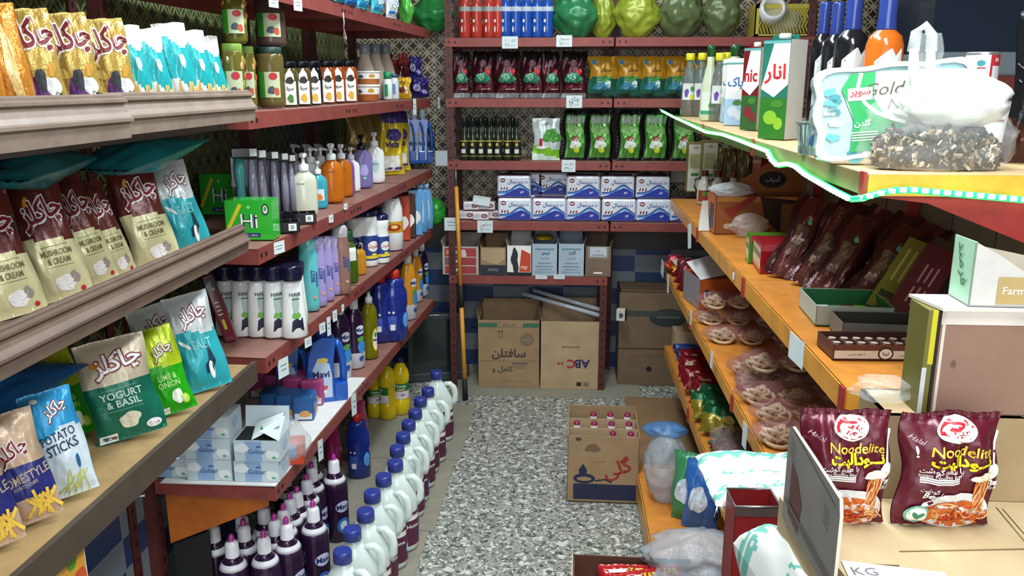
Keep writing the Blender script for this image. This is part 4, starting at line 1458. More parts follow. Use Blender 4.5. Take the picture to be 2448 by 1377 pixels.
def pickle(mat, lidm, w=.042, h=.125, veg=True, big=False):
    prof = [(w * .8, 0), (w * .98, .006), (w, .012), (w, h * .82), (w * .93, h * .88), (w * .82, h * .90)]

    def b():
        t = thing('pickle_jar')
        MB().lathe(prof, mat, 22).obj('glass', t)
        if veg:
            mb = MB()
            rg = random.Random(4)
            vc = [c('#8b8a3a', 'gloss'), c('#a98a3c', 'gloss'), c('#b0552a', 'gloss'), c('#6f7a34', 'gloss'), c('#c2ad72', 'gloss')]
            for k in range(46):
                a, z = rg.uniform(0, 2 * PI), rg.uniform(.02, h * .78)
                r = w * .93
                mb.lathe([(.002, -.009), (.008, -.004), (.0085, .003), (.003, .009)], rg.choice(vc), 7, M=Matrix.Translation((r * math.cos(a), r * math.sin(a), z)) @ Euler((rg.uniform(0, 3), rg.uniform(0, 3), 0)).to_matrix().to_4x4())
            mb.obj('vegetables', t)
        MB().lathe([(w * .86, h * .885), (w * .88, h * .89), (w * .88, h * .99), (w * .82, h)], lidm, 22).obj('lid', t)
        S = round_S(prof, a0=.25)
        mb = MB()
        mb.decal(rect(w * 1.5, h * .42, 10, 3), S, 0, h * .38, c('#b9c4a0', 'print'), off=.011 if veg else .001)
        mb.decal(rect(w * .5, h * .42, 4, 3), S, -w * .62, h * .38, c('#2f8a24', 'print'), off=.0114 if veg else .0014)
        mb.decal(ell(w * .6, h * .12), S, w * .25, h * .52, c('#b0222a', 'print'), off=.0118 if veg else .0018)
        mb.decal(blob(w * .5, h * .14, 3), S, w * .1, h * .29, c('#2c4a52', 'print'), off=.0118 if veg else .0018)
        mb.decal(blob(w * .4, h * .12, 5), S, w * .45, h * .27, c('#c04a34', 'print'), off=.0119 if veg else .0019)
        mb.obj('label', t)
        return t
    return b


BRINE = c('#6f6a2c', 'liquid')
pk = pickle(BRINE, c('#7aa03a', 'paint'))
for px, top, X, wpx, z, lb in ((565, 106, -.862, 66, Z1, 'mixed pickle jar with green lid at the near end of the jar shelf'), (597, 112, -.90, 50, Z1, 'mixed pickle jar with green lid standing behind the first'),
                               ):
    st('pickle', pk, z, px, top, .125, lb, 'pickle jar', 'mixed pickle jars', X=X, wpx=wpx, w0=.104)
p_ = col(565, -.862, Z1)
zt = Z1 + height_to(p_, 106)
st('pickle', pk, zt + .002, 566, -30, .125, 'mixed pickle jar stacked on top of the near green-lidded jar', 'pickle jar', 'mixed pickle jars', X=-.862, wpx=66, w0=.104)
st('picklep', pickle(c('#6b5f34', 'liquid'), c('#1e4038', 'paint'), veg=False), Z1, 652, 114, .125, 'tall jar of smooth brown-green relish with dark green lid', 'jar', None, X=-.855, wpx=64, w0=.084)
p_ = col(652, -.855, Z1)
zt = Z1 + height_to(p_, 114)
st('picklep2', pickle(c('#5c4a44', 'liquid'), c('#4a3a38', 'paint'), veg=False), zt + .002, 650, -20, .125, 'jar with a grey torn price label stacked on the dark green lidded jar', 'jar', None, X=-.855, wpx=70, w0=.084)


def jam(body, key):
    prof = [(.024, 0), (.029, .004), (.029, .085), (.024, .098), (.022, .10)]
    return bottle('jam_jar', prof, c(body, 'liquid'), [(.025, .098), (.026, .1), (.026, .112), (.024, .115)], c('#20222a', 'metal'),
                  [(rect(.034, .06, 6, 3), .006, .034, LBLW), (star([(-.012, 0), (.012, 0), (.010, .016), (.0, .03), (-.010, .016)]), .006, .066, LBLW),
                   (blob(.018, .02, 3), .006, .066, c('#2b2622', 'print')), (T('مربا', .03), .006, .045, c('#26303c', 'print'), dict(h=.012)), (blob(.016, .02, 5), .006, .02, c('#3f7a2c' if 'a' in key else '#d8a23a', 'print'))], a0=.35)


for px, X, cc, key, lb in ((690, -.86, '#54502a', 'ja', 'olive coloured jam jar with white label, nearest the camera'), (722, -.85, '#5c4a28', 'jb', 'olive-brown jam jar, second of its row'),
                           (748, -.832, '#191a1c', 'jc', 'nearly black jam jar with white label'), (780, -.85, '#a04a1e', 'jd', 'amber-red jam jar behind the black one'),
                           (804, -.85, '#a04a1e', 'jd', 'amber-red jam jar, middle of its three'), (833, -.825, '#a04a1e', 'jd', 'amber-red jam jar beside the clear tubs')):
    st('jam' + key, jam(cc, key), Z1, px, 148 - (px - 690) * .02, .115, lb, 'jam jar', 'jam jars', X=X)
tubm = lambda: bottle('food_tub', [(.032, 0), (.034, .002), (.040, .04), (.041, .042)], c('#c8763e', 'liquid'), [(.042, .041), (.043, .043), (.043, .047), (.041, .048)], c('#d9dcd8', 'plastic'),
                      [(rect(.12, .020, 14, 1), .0, .030, LBLW), (blob(.02, .014, 3), .02, .03, c('#c89a3a', 'print')), (blob(.02, .012, 3), -.02, .028, c('#4a5a4a', 'print'))], capname='lid')()
st('tub', tubm, Z1, 880, 203, .048, 'round clear tub of orange spread on the jar shelf, lower of the two', 'food tub', 'round food tubs', X=-.80, wpx=62, w0=.086)
zt = Z1 + height_to(col(880, -.80, Z1), 203)
st('tub', tubm, zt + .001, 882, 171, .048, 'round clear tub stacked on the lower tub', 'food tub', 'round food tubs', X=-.80, wpx=60, w0=.086)
sauce = bottle('sauce_bottle', [(.026, 0), (.029, .004), (.029, .08), (.024, .10), (.014, .13), (.013, .15)], c('#d3c2b6', 'gloss'), [(.0145, .135), (.0155, .137), (.0155, .162), (.014, .165)], c('#8f9db0', 'plastic'),
               [(ell(.02, .02), .004, .07, c('#b9a898', 'print'))])
for k, (px, X) in enumerate(((876, -.87), (901, -.865), (925, -.86))):
    st('sauce', sauce, Z1, px, 106, .165, 'pale sauce bottle with silver-blue foil neck, %s behind the tubs' % ORD[k], 'sauce bottle', 'pale sauce bottles', X=X)
st('roll', bottle('roll_on_bottle', [(.014, 0), (.016, .003), (.016, .05), (.012, .07)], c('#e9efec', 'gloss'), [(.013, .068), (.013, .088), (.01, .092)], c('#2aa066', 'plastic'), [(rect(.012, .04), -.002, .03, c('#1c9a60', 'print'))]),
   Z1, 928, 172, .092, 'small white and green bottle beside the clear tubs', 'bottle', None, X=-.79)
st('roll2', bottle('cream_tube', [(.014, 0), (.015, .003), (.015, .05), (.011, .065)], c('#cfd6de', 'gloss'), [(.012, .064), (.012, .074)], c('#3a4a80', 'plastic'), [(rect(.014, .03), 0, .03, c('#5a86b0', 'print'))]),
   Z1, 943, 178, .074, 'small pale grey tube beside the ketchup bottles', 'tube', None, X=-.775)
ketch = bottle('ketchup_bottle', [(.017, 0), (.020, .003), (.020, .075), (.016, .09), (.014, .095)], c('#5a1a22', 'gloss'), [(.015, .093), (.015, .107), (.005, .110), (.003, .128)], c('#8e1f28', 'plastic'),
               [(ell(.018, .03), .003, .05, c('#d9cfc8', 'print')), (ell(.008, .014), .003, .05, c('#6a1a24', 'print'))])
for k, (px, X) in enumerate(((938, -.85), (958, -.85), (966, -.85), (974, -.85))):
    st('ketch', ketch, Z1, px, 128, .128, 'small dark red squeeze bottle, %s of the group behind the yellow pack' % ORD[k], 'sauce bottle', 'dark red squeeze bottles', X=X)
st('ypack', lambda: pouch(.06, .07, .03, c('#d2a81e', 'sheen'), [(blob(.03, .02, 3), -.1, .4, c('#7a2a1a', 'print')), (ell(.014, .03), .2, .4, LBLW), (T('SOS', .03), 0, .75, c('#5a2a14', 'print'), dict(h=.010))], 41).obj('sauce_pack'),
   Z1, 966, 186, .07, 'yellow printed pack in front of the dark red squeeze bottles', 'food pack', None, X=-.775, wpx=34, w0=.06)
pad = lambda: pouch(.06, .065, .035, c('#3b2f86', 'sheen'), [(ell(.026, .026), -.1, .5, c('#c8c4e6', 'print')), (blob(.014, .014, 2), -.1, .5, c('#3b2f86', 'print')), (blob(.02, .014, 5), .3, .3, c('#b4b0dc', 'print'))], 42).obj('sanitary_pack')
st('pad', pad, Z1, 1004, 187, .065, 'violet sanitary pack on the jar shelf, lower of the two', 'pack', 'violet packs', X=-.765, wpx=42, w0=.06)
zt = Z1 + height_to(col(1004, -.765, Z1), 187)
st('pad', pad, zt, 993, 137, .065, 'violet sanitary pack lying on top of the lower one', 'pack', 'violet packs', X=-.79, wpx=32, w0=.06)

# ================================================================== shelf at 1.86
Z0 = 1.862
for k, (px, cc, top) in enumerate(((742, '#e4e8e6', -60), (766, '#3aa0d2', -60), (790, '#e9eef0', -60), (812, '#2f9ad0', -60), (838, '#2a6fc0', -60), (866, '#35b4dc', -60), (900, '#4ac6e2', -60), (935, '#dfe8f0', -60))):
    def wp(cc=cc):
        return pouch(.11, .17, .06, c(cc, 'sheen'), [(blob(.06, .05, 3), 0, .35, LBLW), (T('ton', .02), 0, .35, c('#4a9ad0', 'print'), dict(h=.025)), (rect(.09, .01), 0, .12, c('#2a7ac8', 'print')), (rect(.09, .02), 0, .7, c('#8fd4e8', 'print'))], 50).obj('napkin_pack')
    st('nap' + cc, wp, Z0, px, top, .17, '%s pack on the top left shelf, %s from the camera' % (('white and blue', 'cyan')[k % 2], ORD[k]), 'tissue pack', None, X=-.775 + .008 * k, rz=R(75), wpx=28, w0=.11 * .55)


def sack(name, w, d, h, mat, seed, neck=.3):
    def b():
        t = thing(name)
        crumple('film', w, d, h, mat, seed, nu=48, nv=36, knot=1, amp=.20, top=neck).obj('film', t)
        return t
    return b


st('sackg', sack('plastic_bag', .2, .16, .16, c('#2f8f4a', 'sheen'), 2), Z0, 1033, -20, .16, 'full dark green plastic bag in the corner of the top left shelf', 'plastic bag', None, X=-.70, wpx=96, w0=.2)
st('sackl', sack('plastic_bag', .1, .1, .14, c('#52b548', 'sheen'), 6), Z0, 972, -30, .14, 'small light green plastic bag beside the cyan packs', 'plastic bag', None, X=-.745, wpx=36, w0=.1)

# ================================================================== back wall racks
def colY(px, Y, z):
    a = ony(px, 300, Y)
    lo, hi = -3.0, 3.0
    for _ in range(40):
        m_ = (lo + hi) / 2
        d = Vector((m_, Y, z)) - EYE
        if 1224 + F_PX * d.dot(RGT) / d.dot(FWD) < px:
            lo = m_
        else:
            hi = m_
    return Vector((m_, Y, z))


def bk(key, build, z, px, top, h0, label, cat, group=None, Y=4.33, wpx=None, w0=None, rz=0, tilt=0, d=1.0):
    p = colY(px, Y, z)
    s = height_to(p, top) / h0
    sw = wpx * depth(p) / F_PX / w0 if wpx else s
    return put(key, build, p + Vector((0, 0, .0015)), label, cat, group, rz, tilt, 0, (sw, sw * d, s))


B0, B1, B2, B3, B4 = .626, .911, 1.221, 1.531, 1.821
soda_prof = [(.026, 0), (.030, .006), (.030, .06), (.026, .085), (.030, .11), (.029, .15), (.020, .19), (.012, .22), (.012, .235)]


def soda(colr, lab):
    return bottle('soda_bottle', soda_prof, c(colr, 'gloss'), [(.014, .233), (.014, .25), (.012, .253)], c(colr, 'plastic'),
                  [(rect(.12, .022, 12, 1), 0, .135, c(lab, 'print')), (ell(.012, .016), -.012, .08, c('#f0e6e4', 'gloss')), (ell(.008, .03), -.012, .04, c('#f0e6e4', 'gloss'))])  # the two pale ellipses are painted glints, only the band is label


for k, px in enumerate((1112, 1140, 1169, 1190)):
    bk('soda_r', soda('#b2382c', '#9aa0a0'), B4, px, -38, .253, 'red bottle on the top back shelf, %s from the left' % ORD[k], 'bottle', 'red bottles on the top back shelf')
for k, px in enumerate((1209, 1233, 1258, 1284, 1308)):
    bk('soda_b', soda('#1f4fa8', '#b9c6d8'), B4, px, -38, .253, 'blue bottle on the top back shelf, %s from the red bottles' % ORD[k], 'bottle', 'blue bottles on the top back shelf')
for px, wpx, top, cc, seed, lb in ((1374, 112, -40, '#2f7f50', 1, 'full dark green plastic bag beside the blue bottles'), (1440, 62, -20, '#8f9f34', 4, 'yellow-green plastic bag squeezed behind the dark green one'),
                                   (1523, 108, -40, '#9aa838', 5, 'full yellow-green plastic bag in the middle of the top back shelf'), (1625, 110, -40, '#5f6f48', 7, 'olive green plastic bag, left of two'),
                                   (1722, 96, -40, '#5f6f48', 9, 'olive green plastic bag beside the yellow basket')):
    bk('bsack%d' % seed, sack('plastic_bag', .22, .17, .2, c(cc, 'sheen'), seed, .45), B4, px, top, .2, lb, 'plastic bag', 'full plastic bags on the top back shelf', Y=4.38 + .05 * (seed == 4), wpx=wpx, w0=.22)
# yellow basket
t = thing('plastic_basket', 'yellow plastic basket on the top back shelf', 'basket', colY(1866, 4.34, B4), 0)
YB = c('#b3a63a', 'plastic')
mb = MB()
W_, H_ = .145, .15
mb.box(-W_, W_, -.08, -.074, .13, H_, YB); mb.box(-W_, W_, -.08, -.074, 0, .012, YB)
mb.box(-W_, W_, .10, .106, 0, H_, YB); mb.box(-W_, -W_ + .005, -.08, .10, 0, H_, YB); mb.box(W_ - .005, W_, -.08, .10, 0, H_, YB); mb.box(-W_, W_, -.08, .1, 0, .004, YB)
mb.box(-W_, -W_ + .02, -.08, -.074, 0, H_, YB); mb.box(W_ - .02, W_, -.08, -.074, 0, H_, YB)
for r_ in range(4):
    z0 = .015 + r_ * .029
    for k in range(17):
        x0 = -W_ + .018 + k * .0155
        s_ = .018 if r_ % 2 else -.018
        mb.add([(x0, -.078, z0), (x0 + .005, -.078, z0), (x0 + .005 + s_ * .6, -.078, z0 + .029), (x0 + s_ * .6, -.078, z0 + .029)], [(0, 1, 2, 3)], YB)
mb.obj('basket', t)
bk('wbx', lambda: crumple('paper_bundle', .12, .10, .10, c('#c9cbc4', 'paper'), 4, amp=.25).obj('paper_bundle'), B4 + .006, 1872, 20, .10, 'bundle of white paper inside the yellow basket', 'paper', Y=4.36, wpx=80, w0=.12)
bk('cupw', lambda: MB().lathe([(.03, 0), (.036, .01), (.036, .05), (.030, .055), (.026, .055), (.026, .02), (.002, .02)], c('#d9dcdc', 'gloss'), 20).obj('roll_of_tape'), B4 + .10, 1838, -12, .055, 'white roll sticking out of the yellow basket', 'roll', Y=4.33, tilt=R(-70))

# foil packs
DK = c('#24141a', 'foil')
darkp = lambda: pouch(.115, .20, .05, bands((.10, c('#8d9294', 'foil')), (.78, c('#451420', 'foil')), (1.1, c('#22171a', 'foil'))),
                      [(ell(.035, .03), .0, .74, c('#7d5a60', 'print')), (blob(.07, .055, 3, amp=.3), .0, .42, c('#1f7a58', 'print')), (blob(.04, .03, 5), -.05, .44, c('#a9d6bc', 'print')),
                       (rect(.08, .012), 0, .22, c('#6a1c2c', 'print')), (blob(.03, .03, 2), .25, .55, c('#c22a34', 'print')), (rect(.07, .004), 0, .18, c('#c9b8b8', 'print'))], 61, nu=16, nv=20, wr=1.6).obj('foil_pack')
for k, (px, w) in enumerate(((1104, 40), (1155, 56), (1212, 58), (1272, 58), (1318, 44), (1370, 60))):
    bk('darkp', darkp, B3, px, 122, .20, 'shiny dark red foil pack with green picture, %s from the left on its shelf' % ORD[k], 'food pack', 'dark foil packs on the back rack', Y=4.32 + .015 * (k % 2), wpx=w, w0=.115, rz=R((14, -6, 8, -10, 25, 0)[k]), tilt=R(6))
must = lambda: pouch(.13, .19, .05, bands((.08, c('#1c2c26', 'sheen')), (.46, c('#1f5a4a', 'sheen')), (1.1, c('#a87a1c', 'sheen')), wave=.03),
                     [(ell(.022, .022), -.3, .85, c('#2a7aa8', 'print')), (T('سبزی', .03), .1, .66, c('#5a3a10', 'print'), dict(h=.02)), (blob(.07, .045, 3, amp=.3), 0, .27, c('#2f7a94', 'print')),
                      (blob(.03, .03, 5), .2, .32, c('#c2d6d0', 'print')), (blob(.06, .03, 8, amp=.3), .05, .45, c('#2f7a2e', 'print'))], 62, nu=16, nv=20, wr=1.3).obj('food_pack')
for k, (px, w) in enumerate(((1440, 68), (1504, 64), (1560, 58), (1618, 62), (1680, 60))):
    bk('must', must, B3, px, 134, .19, 'mustard and green food pack, %s from the dark foil packs' % ORD[k], 'food pack', 'mustard and green packs on the back rack', Y=4.33 + .01 * (k % 2), wpx=w, w0=.13, tilt=R(5))

# small dark bottles with yellow labels
vin = bottle('small_bottle', [(.019, 0), (.023, .003), (.023, .09), (.018, .115), (.009, .14), (.009, .185)], c('#26301e', 'gloss'), [(.0105, .165), (.0105, .205), (.009, .208)], c('#18231e', 'gloss'),
             [(rect(.05, .075, 8, 3), 0, .055, c('#1d1f18', 'print')), (ell(.014, .016), 0, .078, c('#c9b03a', 'print')), (rect(.05, .004, 8, 1), 0, .095, c('#c9b03a', 'print')), (rect(.02, .02), 0, .045, c('#d9dccc', 'print')), (rect(.05, .004, 8, 1), 0, .02, c('#8a8a3a', 'print'))])
for k, px in enumerate((1111, 1131, 1150, 1170, 1191, 1214, 1235)):
    bk('vin', vin, B2, px, 283, .208, 'small dark bottle with yellow-topped label, %s from the left, front row' % ORD[k], 'bottle', 'small dark bottles on the back rack', Y=4.31, rz=R(-10 + 7 * (k % 4)))
for k, px in enumerate((1121, 1141, 1161, 1181, 1203, 1225)):
    bk('vin', vin, B2, px, 281, .208, 'small dark bottle with yellow-topped label, %s from the left, second row' % ORD[k], 'bottle', 'small dark bottles on the back rack', Y=4.37)
tag(MB().box(-.115, .115, 4.43, 4.435, B2, B2 + .17, c('#aeb6b4', 'gloss')).obj('white_board'), 'pale board standing behind the small dark bottles', 'board').location = (colY(1176, 4.43, B2).x, 0, 0)
tea1 = lambda: pouch(.125, .18, .04, bands((.12, c('#cfe6dc', 'sheen')), (.30, c('#7fc02e', 'sheen')), (1.1, c('#c3cfcf', 'sheen')), slope=.06),
                     [(blob(.07, .07, 3, amp=.3), .2, .58, c('#3c8a30', 'print')), (rect(.016, .03), -.22, .42, c('#b52a2a', 'print')), (ell(.05, .014), -.2, .3, c('#eef2f0', 'print')), (T('چای', .02), 0, .86, c('#5a6a6a', 'print'), dict(h=.016))], 63, nu=16, nv=20).obj('tea_pack')
bk('tea1', tea1, B2, 1306, 283, .18, 'pale grey and green tea pack, the only pale one on its shelf', 'tea pack', Y=4.31, wpx=66, w0=.125, tilt=R(4))
tea2 = lambda: pouch(.13, .21, .045, lambda u, v: c('#121418', 'foil') if abs(u) > .78 or v > .9 or v < .07 else c('#4f8f3a', 'foil'),
                     [(blob(.05, .05, 3, amp=.3), 0, .32, c('#d9e6de', 'print')), (blob(.035, .03, 5), .05, .22, c('#c8d62e', 'print')), (blob(.04, .02, 2), 0, .42, c('#9a3a34', 'print')),
                      (blob(.08, .05, 7, amp=.3), 0, .6, c('#7fae66', 'print')), (rect(.09, .03), 0, .80, c('#8f9a90', 'print'))], 64, nu=18, nv=20, wr=1.4).obj('tea_pack')
for k, (px, w) in enumerate(((1374, 58), (1433, 62), (1504, 60), (1565, 64), (1632, 60))):
    bk('tea2', tea2, B2, px, 262, .21, 'green tea pack with shiny black edges, %s from the pale pack' % ORD[k], 'tea pack', 'black-edged green packs on the back rack', Y=4.32 + .012 * (k % 2), wpx=w, w0=.13, tilt=R(5))


# napkin packs
def napkin():
    t = thing('napkin_pack')
    w, d, h = .165, .11, .105
    mb = MB()
    mb.box(-w / 2, w / 2, -d / 2, d / 2, 0, h, c('#dfe6f2', 'sheen'))
    mb.obj('pack', t, bevel=.010)
    mb = MB()
    S = flat_S(-d / 2)
    x_ = w / 2 * .94
    mb.decal(star([(-x_, .004), (x_, .004), (x_, .034), (.03, .050), (-.01, .034), (-.05, .014), (-x_, .008)]), S, 0, 0, c('#1c2f9a', 'print'), off=.0008)
    top_ = [(-x_ + i * 2 * x_ / 20, .022 + .036 * math.exp(-((i / 20 - .68) / .26) ** 2)) for i in range(21)]
    mb.decal(stroke(top_, .007), S, 0, 0, c('#3f86d8', 'print'), off=.0012)
    mb.decal(stroke([(a, b + .006) for a, b in top_], .004), S, 0, 0, c('#1b2560', 'print'), off=.0013)
    mb.decal(ell(.026, .020), S, -.055, .082, c('#7a1f3c', 'print'), off=.001)
    mb.decal(ell(.019, .006), S, -.055, .082, WHITE, off=.0013)
    mb.decal(T('دستمال', .02), S, .008, .074, c('#2a3f9a', 'print'), h=.024, off=.001)
    mb.decal(T('24', .02), S, .060, .074, c('#5a7ab4', 'print'), h=.012, off=.001)
    for xx in (-.062, -.048, -.034):
        mb.decal(ell(.007, .018), S, xx, .042, c('#6a2430', 'print'), off=.001, rot=-.4)
    mb.decal(T('نرم', .03), S, .040, .026, WHITE, h=.015, off=.0014)
    mb.box(-w / 2 - .0005, -w / 2 + .002, -d / 2 + .01, d / 2, .004, h, c('#8a3a62', 'sheen'))
    mb.box(-w / 2 + .01, w / 2 - .01, -d / 2 + .01, d / 2, h - .001, h + .0006, c('#7d4a6a', 'sheen'))
    mb.obj('printed_front', t)
    return t


GN = 'white and blue napkin packs'
rows = [('bottom row', B1, 4.335, [(1232, 0), (1313, .0), (1394, 0), (1477, -.012), (1559, -.012), (1640, -.012)], 475),
        ('top row', None, 4.345, [(1230, 0), (1393, 0), (1474, -.012), (1557, -.012)], 0)]
hn = height_to(colY(1313, 4.30, B1), 475) / .105
for k, (px, dz) in enumerate(rows[0][3]):
    q = colY(px, 4.345, B1)
    put('napkin', napkin, q + Vector((0, 0, .002)), 'white and blue napkin pack in the bottom row, %s from the left' % ORD[k], 'napkin pack', GN, s=(1.06, 1, hn))
for k, (px, dz) in enumerate(rows[1][3]):
    q = colY(px, 4.35, B1 + .11)
    put('napkin', napkin, q + Vector((0, 0, .107 * hn - .11 + .003)), 'white and blue napkin pack in the top row, %s from the left' % ORD[k], 'napkin pack', GN, s=(1.04, 1, hn * .98))
for k, px in enumerate((1262, 1322, 1410, 1490)):
    q = colY(px, 4.48, B1 + .11)
    put('napkin', napkin, Vector((q.x, 4.475, B1 + .107 * hn + .003)), 'white and blue napkin pack in shade behind the top row, %s from the left' % ORD[k], 'napkin pack', GN, s=(1.0, 1, hn))
    put('napkin', napkin, Vector((q.x, 4.475, B1 + .002)), 'white and blue napkin pack in shade behind the bottom row, %s from the left' % ORD[k], 'napkin pack', GN, s=(1.0, 1, hn))


def soapbar():
    t = thing('soap_pack')
    MB().box(-.042, .042, -.025, .025, 0, .045, c('#d6cfd2', 'sheen')).obj('wrapper', t, bevel=.004)
    mb = MB(); S = flat_S(-.025)
    mb.decal(ell(.034, .020), S, .018, .024, c('#5a2028', 'print'), off=.0008); mb.decal(ell(.022, .008), S, .018, .024, c('#c9a8a8', 'print'), off=.001)
    mb.decal(ell(.03, .014), S, -.02, .024, c('#a9b8c4', 'print'), off=.0008); mb.decal(rect(.08, .004), S, 0, .003, c('#6a3038', 'print'), off=.0008)
    mb.obj('print', t)
    return t


for k, (px, lv, y, lb) in enumerate(((1116, 0, 4.33, 'bottom left'), (1150, 0, 4.30, 'bottom middle, nearest the shelf edge'), (1178, 0, 4.35, 'bottom right, against the napkins'),
                                     (1127, 1, 4.33, 'top left'), (1166, 1, 4.34, 'top right'))):
    q = colY(px, y, B1)
    put('soapbar', soapbar, q + Vector((0, 0, .002 + lv * .048)), 'white and maroon soap pack left of the napkins, ' + lb, 'soap', 'white and maroon soap packs', rz=R((0, 4, -3, 6, -4)[k]), s=.98)
q = colY(1151, 4.31, B1 + .099)
o = MB().box(-.045, .045, -.028, .028, 0, .003, c('#c3cdd0', 'paper')).obj('paper_card'); o.location = q; o.rotation_euler = (R(50), R(8), 0)
tag(o, 'blank white card lying on the soap packs', 'card')


# ------------------------------------------------------------------ cartons
def carton(label, loc, rz, w, d, h, front=(), cat='carton', m_=CARD, inner=CARDD, flaps=True, th=.005, name='carton', group=None, back_h=0, side_prints=(), closed=False, nflap=.05):
    t = thing(name, label, cat, loc, rz, group)
    mb = MB()
    mb.box(-w / 2, w / 2, -d / 2, -d / 2 + th, 0, h, m_)
    mb.box(-w / 2, w / 2, d / 2 - th, d / 2, 0, h + back_h, m_)
    mb.box(-w / 2, -w / 2 + th, -d / 2 + th, d / 2 - th, 0, h, m_)
    mb.box(w / 2 - th, w / 2, -d / 2 + th, d / 2 - th, 0, h, m_)
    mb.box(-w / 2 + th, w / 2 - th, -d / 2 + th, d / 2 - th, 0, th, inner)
    if closed:
        mb.box(-w / 2, w / 2, -d / 2, d / 2, h - .002, h, m_)
        mb.box(-.0015, .0015, -d / 2, d / 2, h, h + .0006, inner)
    mb.obj('box', t)
    if flaps and not closed:
        mb = MB()
        mb.add([(-w / 2, d / 2 - th, h), (w / 2, d / 2 - th, h), (w / 2 - .01, d / 2 + .012, h + nflap), (-w / 2 + .01, d / 2 + .012, h + nflap)], [(0, 1, 2, 3)], m_)
        mb.obj('back_flap', t)
        for s_ in (-1, 1):
            mb = MB()
            mb.add([(s_ * w / 2, -d / 2, h), (s_ * w / 2, d / 2, h), (s_ * (w / 2 + .012), d / 2 - .01, h + nflap), (s_ * (w / 2 + .012), -d / 2 + .02, h + nflap * .9)], [(0, 1, 2, 3)], m_)
            mb.obj('side_flap', t)
    if front:
        mb = MB()
        S = flat_S(-d / 2)
        for k, e in enumerate(front):
            kw = dict(e[4]) if len(e) > 4 else {}
            kw.setdefault('off', .0006 + .0004 * (k % 5))
            mb.decal(e[0], S, e[1] * w, e[2] * h, e[3], **kw)
        mb.obj('print', t)
    return t


INKB = c('#2b2522', 'print')
gx = lambda a, b: (b.x - a.x)
a, b = onz(1143, 928, 0), onz(1287, 932, 0)
wA = b.x - a.x
hA = height_to(a, 768)
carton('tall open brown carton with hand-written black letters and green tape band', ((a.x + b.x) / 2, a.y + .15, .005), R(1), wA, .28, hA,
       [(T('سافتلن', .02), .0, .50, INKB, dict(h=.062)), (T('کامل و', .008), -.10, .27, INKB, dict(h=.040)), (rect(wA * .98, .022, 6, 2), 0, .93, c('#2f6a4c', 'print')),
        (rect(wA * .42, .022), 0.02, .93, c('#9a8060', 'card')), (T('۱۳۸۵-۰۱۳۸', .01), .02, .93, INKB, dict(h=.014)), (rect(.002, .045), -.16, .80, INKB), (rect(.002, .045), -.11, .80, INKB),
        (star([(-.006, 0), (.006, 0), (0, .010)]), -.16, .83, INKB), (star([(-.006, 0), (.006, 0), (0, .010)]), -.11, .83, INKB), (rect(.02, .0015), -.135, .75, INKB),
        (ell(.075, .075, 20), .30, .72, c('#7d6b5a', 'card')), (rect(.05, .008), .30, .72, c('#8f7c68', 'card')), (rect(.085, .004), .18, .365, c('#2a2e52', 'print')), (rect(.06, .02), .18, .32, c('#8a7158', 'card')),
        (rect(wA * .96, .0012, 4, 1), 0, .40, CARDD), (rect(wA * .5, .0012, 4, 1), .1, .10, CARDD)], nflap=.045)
a, b = onz(1291, 933, 0), onz(1432, 937, 0)
wB = b.x - a.x
hB = height_to(a, 772)
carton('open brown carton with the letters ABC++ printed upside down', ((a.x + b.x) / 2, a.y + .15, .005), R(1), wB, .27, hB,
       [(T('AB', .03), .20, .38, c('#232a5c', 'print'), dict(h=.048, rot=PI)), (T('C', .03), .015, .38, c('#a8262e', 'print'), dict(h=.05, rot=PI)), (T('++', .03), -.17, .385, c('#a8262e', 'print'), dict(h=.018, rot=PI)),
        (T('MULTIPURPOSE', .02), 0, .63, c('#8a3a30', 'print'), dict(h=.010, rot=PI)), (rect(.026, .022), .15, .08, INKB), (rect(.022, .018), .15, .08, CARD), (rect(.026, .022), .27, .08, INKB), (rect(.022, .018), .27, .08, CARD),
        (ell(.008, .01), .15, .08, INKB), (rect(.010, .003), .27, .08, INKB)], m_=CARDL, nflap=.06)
# white strips lying across the cartons
for k, (p0, p1) in enumerate((((1250, 702), (1436, 755)), ((1275, 694), (1441, 742)))):
    a, b = ony(p0[0], p0[1], 4.47 + .05 * k), ony(p1[0], p1[1], 4.34 + .05 * k)
    o = MB().tube([a, b], .012, c('#c9d6e0', 'gloss'), 12).obj('lamp_tube')
    tag(o, ('white lamp tube leaning over the cartons, ' + ('lower one' if k == 0 else 'upper one')), 'lamp tube', 'white lamp tubes')

# computer monitor on the floor
q = onz(1022, 893, 0)
t = thing('computer_monitor', 'old dark computer monitor on the floor beside the yellow handle', 'monitor', (-.70, 4.36, .005), R(14))
FR = c('#333b41', 'plastic')
mw, mh = .30, height_to(Vector((-.72, 4.36, 0)), 752)
mb = MB()
mb.box(-mw / 2, mw / 2, -.02, .0, 0, .045, FR); mb.box(-mw / 2, mw / 2, -.02, .0, mh - .03, mh, FR); mb.box(-mw / 2, -mw / 2 + .03, -.02, 0, .045, mh - .03, FR); mb.box(mw / 2 - .03, mw / 2, -.02, 0, .045, mh - .03, FR)
mb.obj('frame', t, bevel=.004)
MB().box(-mw / 2 + .028, mw / 2 - .028, -.012, -.008, .04, mh - .026, c('#1c2a2c', 'gloss')).obj('screen', t)
MB().prism([(-mw / 2 + .01, .0), (mw / 2 - .01, .0), (mw / 2 - .06, .11), (-mw / 2 + .06, .11)], .02, mh - .02, c('#272d32', 'plastic'), 'z').obj('back_shell', t)
o = MB().tube([(-.50, 4.40, .30), (-.46, 4.38, .31), (-.43, 4.37, .27), (-.44, 4.37, .19), (-.49, 4.37, .15), (-.52, 4.38, .10), (-.52, 4.4, .02)], .004, c('#16181b', 'rubber'), 8).obj('cable')
tag(o, 'black cable looping behind the yellow handle', 'cable')

